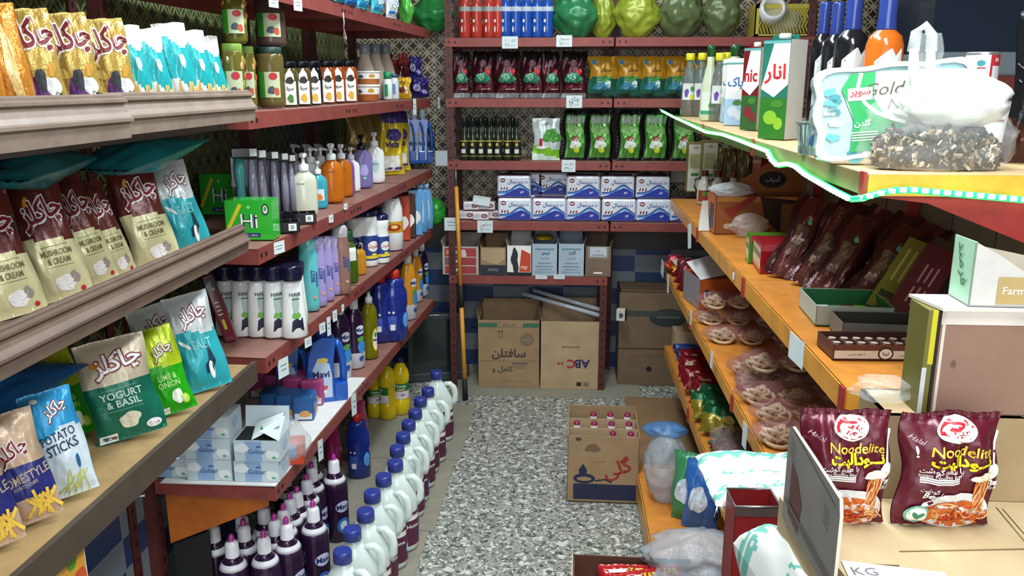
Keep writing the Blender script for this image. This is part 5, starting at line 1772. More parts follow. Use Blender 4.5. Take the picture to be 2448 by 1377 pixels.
# telescopic handle
a = onz(1113, 957, 0) + Vector((0, 0, .003))
b = ony(1089, 405, 4.225)
t = thing('telescopic_handle', 'yellow and black telescopic pole leaning on the back rack', 'pole', a)
ax = b - a
def seg(nm, f0, f1, r, m_):
    MB().tube([ax * f0, ax * f1], r, m_, 12).obj(nm, t)
def frac(py):
    lo, hi = 0, 1
    for _ in range(30):
        m_ = (lo + hi) / 2
        d = a + ax * m_ - EYE
        if 688.5 - F_PX * d.dot(UPV) / d.dot(FWD) > py: lo = m_
        else: hi = m_
    return m_
YH, BKR = c('#d9952a', 'plastic'), c('#1a1a1c', 'rubber')
seg('foot', 0, frac(905), .014, BKR); seg('tube', frac(905), frac(735), .0115, YH); seg('grip', frac(735), frac(682), .012, BKR)
seg('tube', frac(682), frac(446), .0105, YH); seg('tip', frac(446), 1.0, .006, c('#7d8286', 'metal'))

# small cartons on the lowest back shelf
OPB = dict(flaps=True, nflap=.03)
def shelfbox(x0, x1, top, lab, front, m_=CARD, **kw):
    a, b = colY(x0, 4.26, B0), colY(x1, 4.26, B0)
    h = height_to(a, top)
    return carton(lab, ((a.x + b.x) / 2, 4.26 + .13, B0 + .002), 0, b.x - a.x - .004, .26, h, front, m_=m_, **kw)


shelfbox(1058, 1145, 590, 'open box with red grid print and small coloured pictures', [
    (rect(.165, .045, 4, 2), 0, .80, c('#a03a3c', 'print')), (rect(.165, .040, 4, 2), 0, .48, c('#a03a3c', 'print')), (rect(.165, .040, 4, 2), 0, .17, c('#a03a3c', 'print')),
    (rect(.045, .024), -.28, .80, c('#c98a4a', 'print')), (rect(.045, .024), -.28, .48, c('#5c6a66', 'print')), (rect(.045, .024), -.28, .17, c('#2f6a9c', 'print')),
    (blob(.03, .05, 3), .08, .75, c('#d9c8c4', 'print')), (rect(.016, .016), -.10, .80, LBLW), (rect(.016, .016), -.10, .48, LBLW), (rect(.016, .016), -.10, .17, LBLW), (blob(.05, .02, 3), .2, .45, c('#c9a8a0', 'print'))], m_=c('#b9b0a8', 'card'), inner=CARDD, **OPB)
shelfbox(1148, 1210, 592, 'brown open box with a torn front flap and navy lower band', [
    (rect(.13, .055, 4, 2), 0, .18, c('#252838', 'print')), (T('Golriz', .02), 0, .18, c('#8f8a92', 'print'), dict(h=.016, rot=PI)), (star([(-.06, .06), (.06, .06), (.06, .0), (.02, -.025), (-.02, -.02), (-.06, .0)]), 0, .56, CARDL)], **OPB)
shelfbox(1212, 1270, 588, 'white and orange open box with a dark bull-like figure', [
    (rect(.125, .15), 0, .52, LBLW), (star([(0, -.06), (.06, -.06), (.06, .035), (.012, .06)]), 0, .50, c('#c8451c', 'print')), (blob(.04, .12, 5, amp=.3), -.18, .5, c('#23252c', 'print')),
    (T('ray', .03), .22, .25, c('#e8c8b8', 'print'), dict(h=.022)), (rect(.125, .018), 0, .05, BLK)], m_=c('#d9d9d4', 'card'), **OPB)
PB = c('#a9bccb', 'card')
for k, (x0, x1, lb) in enumerate(((1271, 1332, 'pale blue open box covered with faint writing, yellow sack inside'), (1334, 1396, 'pale blue open box with dark blue writing'))):
    shelfbox(x0, x1, 584, lb, [(rect(.10, .006), 0, .84, c('#4f8296', 'print')), (T(('لیمو', 'گلها')[k], .02), 0.05, .72, c('#2a4a7a', 'print'), dict(h=.024)), (T('بالغرب', .01), .0, .55, c('#3a4a7a', 'print'), dict(h=.016)),
                              (rect(.07, .003), 0, .40, c('#5a7a94', 'print')), (rect(.09, .003), 0, .30, c('#5a7a94', 'print')), (rect(.07, .003), 0, .20, c('#5a7a94', 'print')), (rect(.10, .003), 0, .12, c('#7d97aa', 'print'))], m_=PB, **OPB)
shelfbox(1398, 1460, 590, 'brown carton with a white label folded over its rim', [
    (rect(.105, .065), 0, .80, c('#8f8a7c', 'print')), (rect(.085, .050), 0, .82, c('#c3cdd4', 'print')), (T('روغن', .01), 0, .85, c('#4a3a6a', 'print'), dict(h=.014)), (rect(.06, .003), 0, .72, c('#6a6a8a', 'print')), (rect(.045, .009), 0, .12, LBLW)], m_=c('#7d6a58', 'card'), **OPB)
o = crumple('yellow_sack', .10, .12, .03, c('#b39a2c', 'sheen'), 3).obj('yellow_sack')
o.location = colY(1300, 4.38, B0 + .17) 
tag(o, 'yellow sack showing over the rim of a pale blue box', 'sack')

# cartons stacked on the floor behind the right shelves
a, b = onz(1478, 922, 0), onz(1606, 925, 0)
h1 = height_to(a, 835)
for k, (z0, h_, lb) in enumerate(((.002, h1, 'plain brown carton at the bottom of the stack by the right shelves'), (h1 + .004, height_to(a, 700) - h1, 'brown carton with a dark oval print, on top of the plain one'))):
    carton(lb, ((a.x + b.x) / 2 + .06, a.y + .13, z0), 0, .42, .24, h_, ([(ell(.20, .10, 24), .12, .55, c('#2c3638', 'print')), (rect(.42, .03, 6, 1), 0, .62, c('#3c4440', 'print')), (rect(.12, .010), .12, .56, c('#5a6a60', 'print'))] if k else
                                                                  [(ell(.03, .03), -.1, .45, BLK), (rect(.4, .002, 4, 1), 0, .8, CARDD)]), m_=c('#74604a', 'card'), closed=True)
t = thing('small_box', 'small white box with dark side lying on the edge by the right-hand carton', 'box', ony(1486, 752, 4.22) + Vector((0, 0, -.03)), R(-12))
MB().box(-.025, .02, -.02, .02, 0, .06, c('#c9c6c0', 'card')).obj('box', t, bevel=.002)
mb = MB(); mb.decal(blob(.02, .03, 4), flat_S(-.02), 0, .03, c('#4a4a46', 'print')); mb.box(.0201, .024, -.02, .02, 0, .06, c('#1a1a1c', 'rubber')); mb.obj('print', t)

# dark cooler beyond the right shelves
t = thing('display_cooler', 'tall dark blue glass cooler beyond the right shelves', 'cooler', (1.92, 3.45, 0), 0)
MB().box(-.52, .55, .02, .62, 0, 1.42, c('#4a2422', 'paint')).obj('base', t)
MB().box(-.52, .55, .0, .62, 1.72, 2.5, c('#14283f', 'gloss', .3)).obj('glass', t)
mb = MB(); mb.box(-.53, .56, -.03, .62, 1.63, 1.72, c('#8b98a2', 'plastic')); mb.obj('rail', t, bevel=.012)
MB().box(-.53, .56, -.02, .62, 1.57, 1.63, RED).obj('red_rail', t)
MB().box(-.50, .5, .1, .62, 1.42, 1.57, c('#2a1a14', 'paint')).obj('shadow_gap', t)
mb = MB(); mb.tube([(-.17, -.03, 1.735), (-.17, -.05, 1.70), (-.15, -.05, 1.69), (-.13, -.05, 1.70), (-.13, -.03, 1.735)], .006, c('#23282c', 'plastic'), 8); mb.obj('latch', t)


# ------------------------------------------------------------------ price tags
def tagcard(label, loc, w, h, rz, tilt=0, lines=2, roll=0, group='price tags on the shelf edges', text=None):
    t = thing('price_tag', label, 'price tag', loc, 0, group)
    t.rotation_euler = (-tilt, roll, rz)
    MB().box(-w / 2, w / 2, -.0006, .0006, -h, 0, c('#d3e0e2', 'paper')).obj('card', t)
    mb = MB()
    S = flat_S(-.0007)
    if text:
        mb.decal(T(text[0], 0), S, 0, -h * .34, c('#3c4a52', 'print'), w=w * .66, off=.0004)
        if len(text) > 1:
            mb.decal(T(text[1], 0), S, 0, -h * .72, c('#3c4a52', 'print'), w=w * .6, off=.0004)
    else:
        for k in range(lines):
            mb.decal(rect(w * (.6 - .1 * k), h * .05), S, 0, -h * (.35 + .25 * k), c('#6a7a84', 'print'), off=.0004)
    mb.obj('writing', t)
    return t


def pxtag(x0, x1, y0, y1, Y, label, text=None, **kw):
    a, b = ony(x0, y0, Y), ony(x1, y0, Y)
    tagcard(label, ((a.x + b.x) / 2, Y, a.z), b.x - a.x, height_to(a, y0) - height_to(a, y1), 0, text=text, **kw)


pxtag(1200, 1238, 87, 116, 4.243, 'white hand-written price tag under the blue bottles', ('اتک ۵۵۵', '۲۵۰۰۰'))
pxtag(1330, 1368, 84, 112, 4.243, 'white hand-written price tag under the dark green bag', ('دستمال', '۷۵۰۰۰'))
pxtag(1354, 1392, 228, 258, 4.243, 'white hand-written price tag under the last dark foil pack', ('چای', '۱۲۰۰۰'))
pxtag(1343, 1376, 382, 411, 4.243, 'white hand-written price tag above the napkin packs', ('چای سبز', '۳۹۰۰۰'))
pxtag(1062, 1094, 520, 551, 4.235, 'white price tag behind the yellow pole', None)
pxtag(1141, 1178, 527, 556, 4.243, 'white price tag under the soap packs', ('صابون', '۱۵۰۰۰'))
pxtag(1280, 1308, 657, 667, 4.243, 'thin white label under the first pale blue box', None, lines=1)
pxtag(1324, 1350, 656, 667, 4.243, 'thin white label between the two pale blue boxes', None, lines=1)
o = MB().box(-.03, .03, -.001, .001, 0, .075, c('#a9b4ba', 'paper')).obj('paper_card'); o.location = Vector((-.62, 4.21, 1.20)); tag(o, 'grey-white card standing in the corner on the third shelf', 'card')


def sidetag(px, py, wpx, hpx, label, y_lip=None, out=.006, roll=0, text=None, lines=2):
    """a tag on the lip of the left rack, seen at (px, py) = its top centre"""
    X = XL0
    for _ in range(4):
        q = onx(px, py, X)
        X = left_x(q.y) + out
    w = wpx * depth(q) / F_PX / .62
    h = height_to(q, py) - height_to(q, py + hpx)
    tagcard(label, q, w, h, PI / 2 - ANG - R(12), roll=roll, text=text, lines=lines)


for px, py, w, h, lb, tx in ((665, 578, 30, 28, 'white price tag curling at the near corner of the third shelf', None), (791, 514, 12, 18, 'small white tag on the third shelf edge under the orange pump bottle', None),
                             (826, 487, 10, 14, 'tiny white tag on the third shelf edge under the violet pump bottle', None), (676, 857, 26, 44, 'large white price tag at the near corner of the second shelf', None),
                             (736, 807, 18, 22, 'white price tag on the second shelf edge, second from the near corner', None), (770, 772, 16, 24, 'white price tag on the second shelf edge, third from the near corner', None),
                             (785, 758, 10, 44, 'narrow hanging white tag on the second shelf edge', None), (800, 742, 12, 26, 'white tag beside the narrow hanging one', None), (819, 728, 7, 16, 'tiny white tag on the second shelf edge farthest along', None),
                             (845, 942, 14, 50, 'tall white tag on the lowest shelf edge above the pink bottles', None), (765, 1052, 13, 48, 'tall white tag on the lowest shelf edge above the purple bottles', None),
                             (991, 236, 10, 38, 'narrow hanging tag on the jar shelf edge', None), (1049, 232, 7, 28, 'narrow hanging tag at the far end of the jar shelf', None),
                             (711, -6, 22, 32, 'white tag hanging from the top left shelf edge', None), (653, -10, 24, 28, 'white tag hanging above the dark stacked jar', None)):
    sidetag(px, py, w, h, lb, text=tx)
# twisted string with paper scraps
q = onx(820, 30, -.735)
mb = MB(); mb.tube([q, q + Vector((.002, 0, -.03)), q + Vector((0, 0, -.05))], .002, c('#b9b4b0', 'paper'), 6)
for s_ in (-1, 1):
    mb.add([q + Vector((0, 0, -.045)), q + Vector((.004, s_ * .012, -.085)), q + Vector((.004, s_ * .018, -.078))], [(0, 1, 2)], c('#d8d4d0', 'paper'))
o = mb.obj('string'); tag(o, 'knotted string with white paper ends hanging from the top left shelf', 'string')
o = MB().tube([onx(1040, 300, -.68), onx(1038, 350, -.67), onx(1060, 385, -.66), onx(1085, 420, -.6), onx(1080, 500, -.6), onx(1074, 545, -.6)], .004, c('#1d1f22', 'rubber'), 8).obj('cable')
tag(o, 'black cable hanging down the back left rack post', 'cable')
# orange sheet and dark crate under the lowest near shelf
o = MB().prism([(-1.13, .30), (-1.13, .455), (-.83, .455), (-.83, .43)], 2.125, 2.131, c('#b3601c', 'paint'), 'y').obj('orange_panel')
tag(o, 'orange metal panel under the lowest shelf beside the tiled wall', 'panel')
o = MB().prism([(-1.13, .0), (-1.13, .29), (-1.02, .335), (-1.02, 0)], 2.14, 2.146, c('#16181a', 'rubber'), 'y').obj('dark_board')
tag(o, 'black board below the orange panel beside the purple softener bottles', 'board')

# ------------------------------------------------------------------ box of syrup bottles on the floor
a, b = onz(1356, 1202, 0), onz(1526, 1206, 0)
ws = b.x - a.x
hs = height_to(a, 1045)
SY = (a.x + b.x) / 2
t = thing('bottle_carton', 'open brown carton of bottles standing alone on the floor', 'carton', (SY, a.y + .15, .004), R(-1))
mb = MB(); d_ = .29; w_ = ws
mb.box(-w_ / 2, w_ / 2, -d_ / 2, -d_ / 2 + .004, 0, hs, CARD); mb.box(-w_ / 2, w_ / 2, d_ / 2 - .004, d_ / 2, 0, hs + .012, CARD)
mb.box(-w_ / 2, -w_ / 2 + .004, -d_ / 2, d_ / 2, 0, hs, CARD); mb.box(w_ / 2 - .004, w_ / 2, -d_ / 2, d_ / 2, 0, hs - .005, CARD); mb.box(-w_ / 2, w_ / 2, -d_ / 2, d_ / 2, 0, .004, CARDD)
mb.obj('box', t)
for k in (1, 2):
    MB().box(-w_ / 2 + .004, w_ / 2 - .004, -d_ / 2 + k * d_ / 3 - .002, -d_ / 2 + k * d_ / 3 + .002, .01, hs - .008, CARDL).obj('divider', t)
mb = MB(); S = flat_S(-d_ / 2)
mb.decal(rect(w_ * .88, hs * .24, 4, 3), S, .008, hs * .16, c('#1d2342', 'print'), off=.0006)
mb.decal(T('گلی', .02), S, w_ * .20, hs * .52, c('#9a2a22', 'print'), h=.085, off=.001, rot=.35)
mb.decal(ell(.085, .042, 20), S, -w_ * .26, hs * .36, c('#1d2342', 'print'), off=.001); mb.decal(ell(.058, .018, 20), S, -w_ * .26, hs * .355, CARD, off=.0014)
mb.decal(star([(-.014, 0), (.014, 0), (.016, .02), (0, .045), (-.016, .02)]), S, -w_ * .28, hs * .42, c('#1d2342', 'print'), off=.0012)
mb.decal(stroke([(-.02, 0), (.02, .006), (.045, -.006)], .006), S, -.01, hs * .33, c('#1d2342', 'print'), off=.001)
mb.decal(T('عرقیات سنتی', .0), S, -.01, hs * .62, c('#6a5844', 'card'), h=.008, off=.0008)
mb.decal(blob(.05, .04, 3, amp=.3), S, -w_ * .15, hs * .82, c('#6f5a44', 'card'), off=.0005); mb.decal(blob(.02, .016, 4), S, -w_ * .35, hs * .95, c('#4a3c30', 'card'), off=.0005)
mb.obj('print', t)
syp = [(.030, 0), (.034, .004), (.034, .16), (.016, .20), (.014, .215)]
syr = bottle('syrup_bottle', syp, c('#8a3050', 'gloss'), [(.0145, .212), (.015, .24), (.013, .243, c('#8a1f4a', 'plastic')), (.013, .253, c('#8a1f4a', 'plastic')), (.010, .256)], c('#e9e4e8', 'plastic'), [])
hb = hs - .018
kk = 0
for r_ in range(3):
    for cc_ in range(4):
        if r_ == 0 and cc_ in (0, 1) or (r_ == 2 and cc_ == 0):
            continue
        x_ = SY - w_ / 2 + w_ * (cc_ + .5) / 4
        y_ = a.y + .15 - d_ / 2 + d_ * (r_ + .5) / 3
        put('syrup', syr, (x_, y_, .01), 'bottle with white and magenta cap in the carton, %s row, %s from the left' % (('front', 'middle', 'back')[r_], ORD[cc_]), 'bottle', 'bottles in the floor carton', s=(.98, .98, (hb + .012) / .256))
        kk += 1

# ================================================================== right shelves, top board
R1, R2, R3, R4, R5 = 1.4565, 1.0795, .7365, .3615, .1315


def rt(key, build, z, px, top, h0, X, label, cat, group=None, wpx=None, w0=None, rz=0, tilt=0, d=1.0, roll=0):
    p = col(px, X, z)
    s = height_to(p, top) / h0
    sw = wpx * depth(p) / F_PX / w0 if wpx else s
    return put(key, build, p + Vector((0, 0, .001)), label, cat, group, rz, tilt, roll, (sw, sw * d, s))


CLR = c('#dfe6e2', 'glass')
clearb = bottle('soft_drink_bottle', [(.026, 0), (.030, .005), (.030, .06), (.027, .09), (.029, .12), (.022, .16), (.013, .19), (.012, .205)], c('#ccd3ce', 'glass', .08),
                [(.015, .203), (.0165, .206), (.0165, .226), (.014, .229)], c('#e3dc2e', 'plastic'),
                [(rect(.06, .06, 8, 4), 0, .09, c('#d9dfe0', 'print')), (blob(.016, .03, 2), -.012, .085, c('#6a3fa0', 'print')), (blob(.016, .02, 3), .008, .07, c('#e2d83a', 'print')), (blob(.012, .02, 4), .008, .10, c('#3c9a4a', 'print'))])
for k, (px, X, top) in enumerate(((1644, .56, 128), (1672, .61, 127), (1714, .60, 127), (1731, .66, 126))):
    rt('clearb', clearb, R1, px, top, .229, X, 'clear drink bottle with yellow cap on the top right shelf, %s from the far end' % ORD[k], 'bottle', 'clear bottles with yellow caps')
gl = bottle('lime_drink_bottle', [(.026, 0), (.031, .004), (.031, .085), (.026, .11), (.013, .16), (.012, .20)], c('#c9d3b8', 'gloss'), [(.0125, .165, c('#1f5a34', 'gloss')), (.0125, .198, c('#1f5a34', 'gloss')), (.0145, .200), (.014, .212)], c('#1f5a34', 'gloss'),
            [(rect(.07, .055, 8, 3), 0, .055, c('#dde4dc', 'print')), (blob(.03, .02, 3), .01, .045, c('#4aa028', 'print')), (rect(.07, .010, 8, 1), 0, .024, c('#2f9a7a', 'print'))])
rt('gl', gl, R1, 1692, 109, .212, .57, 'milky lime drink bottle with green neck among the clear bottles', 'bottle', 'green-necked lime drink bottles', wpx=42, w0=.062)
rt('gl', gl, R1, 1748, 108, .212, .66, 'green-necked drink bottle behind the blue and white carton', 'bottle', 'green-necked lime drink bottles')


def juice(face, foot, word, wc, fruit, side='#cfd2cc', w=.07, d=.07, h=.235, cap=True):
    def b():
        t = thing('juice_carton')
        mb = MB()
        mb.box(-w / 2, w / 2, -d / 2, d / 2, 0, h, face)
        mb.box(-w / 2 + .001, w / 2 - .001, -.003, .003, h, h + .012, face)
        mb.obj('carton', t)
        mb = MB()
        S = flat_S(-d / 2)
        mb.decal(rect(w, h * .42, 4, 3), S, 0, h * .21, foot, off=.0005)
        mb.decal(star([(-w / 2, .12), (-w * .1, h * .97), (w / 2, h * .97), (w / 2, .13), (.0, .10)]), S, 0, 0, LBLW, off=.0007)
        mb.decal(T(word, .03), S, 0, h * .66, c(wc, 'print'), w=w * .8, off=.0011)
        mb.decal(ell(.036, .034), S, -.006, h * .22, fruit, off=.0011)
        mb.decal(ell(.024, .03), S, .016, h * .16, fruit, off=.0013)
        mb.decal(blob(.03, .02, 3), S, .01, h * .36, c('#3f7a2a', 'print'), off=.0012)
        mb.decal(rect(w, h * .03), S, 0, h * .975, c('#5a9a9a', 'print'), off=.0008)
        S = side_S(-w / 2, -1)
        mb.decal(rect(d, h, 2, 4), S, 0, h / 2, c(side, 'print'), off=.0005)
        mb.decal(rect(d * .6, h * .2, 2, 2), S, 0, h * .25, c('#7d8078', 'print'), off=.0009)
        S = side_S(w / 2)
        mb.decal(rect(d, h, 2, 4), S, 0, h / 2, c(side, 'print'), off=.0005)
        mb.obj('print', t)
        if cap:
            MB().lathe([(.014, h + .001), (.014, h + .012), (.011, h + .014)], c('#e9e9e4', 'plastic'), 14, cx=.01, cy=-.02).obj('cap', t)
        return t
    return b


rt('milk', juice(c('#dfe6ea', 'print'), c('#9fc2e0', 'print'), 'پاک', '#2f6fb8', c('#c9dcec', 'print'), cap=False, h=.20), R1, 1752, 140, .212, .60, 'pale blue and white milk carton on the top right shelf', 'milk carton', wpx=44, w0=.07, rz=R(-10), d=.9)
rt('milk', None, R1, 1734, 142, .212, .62, 'narrow white carton half hidden behind the blue and white milk carton', 'milk carton', wpx=26, w0=.07, rz=R(-10), d=1.2)
rt('juice_c', juice(c('#6e1f24', 'gloss'), c('#2c5a2c', 'print'), 'nic', '#b0202a', c('#7a2430', 'print')), R1, 1800, 104, .247, .60, 'dark red cherry juice carton', 'juice carton', wpx=54, w0=.085, rz=R(-46), d=1.0)
rt('juice_l', juice(c('#1f6a5c', 'gloss'), c('#256b1f', 'print'), 'انار', '#c02a2a', c('#7fae2e', 'print')), R1, 1862, 84, .247, .575, 'green lime juice carton, tallest carton on the top right shelf', 'juice carton', wpx=88, w0=.088, rz=R(-46), d=1.0)


def syrupb(colr, neck):
    return bottle('syrup_bottle', [(.036, 0), (.040, .005), (.040, .185), (.034, .203), (.019, .214), (.018, .218)], c(colr, 'gloss'),
                  [(.020, .213), (.021, .216), (.0185, .240), (.0195, .264), (.0195, .275), (.0175, .278)], c(neck, 'gloss'),
                  [(star([(-.032, .03), (.034, .03), (.034, .18), (.006, .18), (-.012, .168), (-.026, .158)]), 0, 0, c('#d9dce0', 'print')), (rect(.018, .05), .012, .09, c('#b4bac2', 'print')), (blob(.03, .02, 3), -.014, .06, c('#3a4a5a', 'print'))], capname='neck_foil', a0=-.15)


for k, (px, X, top, w) in enumerate(((1948, .70, 6, 52), (1978, .70, 6, 58), (2014, .685, -12, 76))):
    rt('syr_k', syrupb('#15161c', '#2a3f8c'), R1, px, top, .278, X, 'black syrup bottle with blue foil neck, %s from the far end' % ORD[k], 'syrup bottle', 'black syrup bottles with blue necks', wpx=w, w0=.08)
rt('syr_o', syrupb('#d0671c', '#2a3f8c'), R1, 2090, -16, .278, .70, 'orange syrup bottle with blue foil neck', 'syrup bottle', wpx=84, w0=.08)
# plastic cup
t = bottle('plastic_cup', [(.018, 0), (.019, .002), (.026, .062), (.028, .064), (.028, .068)], c('#b9d4d6', 'glass', .1), None, None, [(blob(.02, .03, 3), .006, .03, c('#2f5a9a', 'print'))])()
t.location = (.505, 1.80, R1 + .001)
tag(t, 'small clear plastic cup at the shelf edge beside the cartons', 'cup')

# white and green wavy pack of flat bread
def wavy(w, h, k=1.0):
    pts = []
    n = 56
    for i in range(n):
        a = 2 * PI * i / n
        r = 1 + .11 * math.cos(4 * (a - PI / 4)) + .05 * math.cos(8 * a)
        pts.append((w / 2 * k * r * math.copysign(abs(math.cos(a)) ** .85, math.cos(a)), h / 2 + h / 2 * k * r * math.copysign(abs(math.sin(a)) ** .85, math.sin(a)) * .95))
    return pts


t = thing('sweet_box', 'wavy-edged clear pack with a bright green and white label standing on the top right shelf', 'food pack', (.600, 1.575, R1 + .002), R(-6))
t.rotation_euler = (R(-8), R(-5), R(-6))
t.scale = (1.0, 1, .94)
o_ = wavy(.30, .205)
mb = MB(); mb.prism(o_, .0, .035, c('#9fc6c8', 'gloss')); mb.obj('tray', t, bevel=.006)
mb = MB()
ring = []
for k_ in (1.0, .90):
    ring.append([(x * k_, .1025 + (z - .1025) * k_) for x, z in o_])
n = len(o_)
vs = [Vector((x, -.006, z)) for x, z in ring[0]] + [Vector((x, -.006, z)) for x, z in ring[1]] + [Vector((x, .004, z)) for x, z in ring[0]]
mb.add(vs, [(i, (i + 1) % n, n + (i + 1) % n, n + i) for i in range(n)] + [(i, 2 * n + i, 2 * n + (i + 1) % n, (i + 1) % n) for i in range(n)], c('#dcecee', 'gloss'))
mb.obj('rim', t)
mb = MB(); S = flat_S(-.003)
mb.decal(star([(-.075, .03), (-.03, .03), (.03, .085), (.06, .03), (.12, .04), (.13, .17), (-.02, .178), (-.07, .178), (-.088, .15), (-.08, .12), (-.07, .09)], (.5, 1)), S, 0, 0, c('#f2f1e6', 'print'), off=.001)
mb.decal(star([(-.078, .028), (-.01, .030), (.018, .075), (-.02, .10), (-.035, .13), (-.03, .178), (-.072, .178), (-.09, .15), (-.078, .12), (-.07, .09)], (.5, 1)), S, 0, 0, c('#16a056', 'print'), off=.002)
mb.decal(stroke([(-.055, .178), (-.062, .15), (-.05, .12), (-.03, .10), (.0, .085), (.018, .078)], .007), S, 0, 0, WHITE, off=.0026)
mb.decal(rect(.042, .024), S, -.058, .138, WHITE, off=.003); mb.decal(T('سوپر', .03), S, -.058, .138, c('#c22a34', 'print'), h=.014, off=.0034)
mb.decal(T('گلدن', .02), S, -.055, .082, WHITE, h=.016, off=.003)
for k in range(4): mb.decal(rect(.045, .0022), S, -.052, .065 - k * .005, WHITE, off=.003)
mb.decal(T('Golden', 0, .3), S, .000, .145, c('#5a5444', 'print'), h=.024, off=.0026); mb.decal(T('Nan', 0, .3), S, .012, .115, c('#5a5444', 'print'), h=.020, off=.0026)
for k in range(14):
    rg = random.Random(k)
    mb.decal(blob(.022, .016, k, amp=.3), S, rg.uniform(-.115, -.09) if k % 2 else rg.uniform(-.09, .0), rg.uniform(.04, .165) if k % 2 else rg.uniform(.012, .026), c(('#e6f0ee', '#5fb0b4', '#3f8f98')[k % 3], 'print'), off=.0012)
mb.obj('label', t)

# big knotted bag of dried herbs
BAGF = c('#dfe6e6', 'film', .18)
t = thing('knotted_bag', 'big knotted clear plastic bag of dark dried herbs on the top right shelf', 'plastic bag', (.645, 1.515, R1 + .002), 0)
rg = random.Random(11)
HC = [c('#3a2a22', 'wood'), c('#6b5238', 'wood'), c('#9a8a72', 'wood'), c('#2a2420', 'wood'), c('#c9bfa8', 'wood'), c('#33281f', 'wood'), c('#4a3524', 'wood')]
mb = MB()
for k in range(1500):
    a = rg.uniform(0, 2 * PI)
    r = rg.uniform(.5, 1) ** .5
    z = rg.uniform(.004, .040 + .040 * (1 - r ** 2.5) + .008 * math.sin(3 * a))
    rr = r * .86
    x, y = (.125 * rr) * math.cos(a), .055 * rr * math.sin(a)
    s_ = rg.uniform(.003, .0075)
    M_ = Matrix.Translation((x, y, z)) @ Euler((rg.uniform(0, 6), rg.uniform(0, 6), 0)).to_matrix().to_4x4()
    mb.box(-s_, s_, -s_ * .5, s_ * .5, -s_ * .25, s_ * .3, rg.choice(HC), M_)
o = mb.obj('dried_herbs', t)
o['kind'] = 'stuff'
def bagp(a, b_):
    th = 2 * PI * a
    prof_ = [(0, .90), (.08, 1.0), (.25, 1.03), (.42, .90), (.52, .60), (.60, .22), (.66, .16), (.74, .30), (.86, .36), (1.0, .26)]
    for (t0, r0), (t1, r1) in zip(prof_, prof_[1:]):
        if t0 <= b_ <= t1 + 1e-9:
            r = r0 + (r1 - r0) * (b_ - t0) / (t1 - t0)
            break
    q = Vector((math.cos(th), math.sin(th), b_ * 4))
    k = 1 + .10 * noise.noise(q * 2.2) + .06 * math.sin(th * 11 + 3 * b_) * (.3 + b_) + .05 * noise.noise(q * 6)
    w_, d_ = (.125, .062) if b_ < .6 else (.075, .04)
    return Vector((w_ * r * k * math.cos(th) - (.035 if b_ > .6 else .035 * max(0, b_ - .3) / .3), d_ * r * k * math.sin(th), .225 * b_))
mb = MB(); mb.grid(bagp, 48, 40, BAGF, closed=True); mb.obj('film', t)
# the gathered white upper part and the loop
WF = c('#eef4f4', 'sheen')
cr = crumple('knot', .185, .09, .095, WF, 8, nu=34, nv=22, amp=.22); o = cr.obj('gathered_top', t); o.location = (.02, 0, .070)
mb = MB()
for (p0, p1, r0) in (((-.035, 0, .12), (-.047, -.002, .165), .014), ((-.045, 0, .12), (-.058, -.002, .20), .010), ((-.02, 0, .12), (-.028, .002, .20), .010)):
    mb.tube([p0, ((p0[0] + p1[0]) / 2 - .002, 0, (p0[2] + p1[2]) / 2), p1], [r0, r0 * .9, r0 * .7], WF, 10)
mb.tube([(-.058, 0, .195), (-.056, 0, .225), (-.042, 0, .238), (-.030, 0, .222), (-.028, 0, .195)], [.010, .009, .007, .009, .010], c('#e4eeee', 'film', .2), 10)
mb.obj('handle_loop', t)

# cans and coffee bag at the picture edge
can_ = lambda: bottle('food_can', [(.037, 0), (.038, .002), (.037, .006), (.037, .104), (.038, .108), (.037, .110)], c('#c9ccd0', 'metal'), None, None,
                      [(rect(.18, .094, 24, 3), 0, .055, c('#e4e6e8', 'print')), (rect(.032, .094, 4, 3), .018, .055, c('#b42630', 'print')), (T('H', .03), .018, .09, WHITE, dict(h=.010)), (rect(.022, .05, 3, 2), .018, .05, c('#c9ced4', 'print')),
                       (ell(.018, .014), -.018, .082, c('#2a8a9a', 'print')), (rect(.02, .003), -.018, .07, c('#9a2a30', 'print'))])()
rt('can', can_, R1, 2376, 232, .110, .83, 'white and red can under the upper can at the right picture edge', 'can', 'white and red cans', wpx=80, w0=.074)
zt = R1 + height_to(col(2376, .83, R1), 232)
rt('can', can_, zt + .001, 2338, 126, .110, .80, 'white and red can with the letter H, stacked on top', 'can', 'white and red cans', wpx=72, w0=.074)
rt('can', can_, R1, 2310, 236, .110, .80, 'white and red can half hidden behind the clear bag', 'can', 'white and red cans', wpx=76, w0=.074)
cof = lambda: pouch(.13, .27, .06, lambda u, v: c('#3a1c14', 'foil') if v < .26 + .03 * math.sin(u * 5) else c('#17181c', 'foil'),
                    [(ell(.04, .05), -.05, .45, c('#c49a3a', 'print')), (ell(.03, .04), -.05, .45, c('#2a1a10', 'print')), (rect(.018, .018), -.05, .47, c('#d9b45a', 'print')), (stroke([(-.06, .0), (.0, .05), (.06, .09)], .012), 0, .62, c('#4a4d52', 'print')),
                     (stroke([(-.06, -.02), (.0, .03), (.06, .07)], .006), 0, .60, c('#5a5d62', 'print'))] + [(ell(.007, .010), -.4 + .09 * i, .06 + .05 * ((i * 3) % 4), c('#6a3424', 'print'), dict(rot=i)) for i in range(10)], 71).obj('coffee_bag')
rt('coffee', cof, R1, 2462, 14, .27, .86, 'tall black coffee bag with gold emblem cut by the right picture edge', 'coffee bag', wpx=130, w0=.13, rz=R(-5))

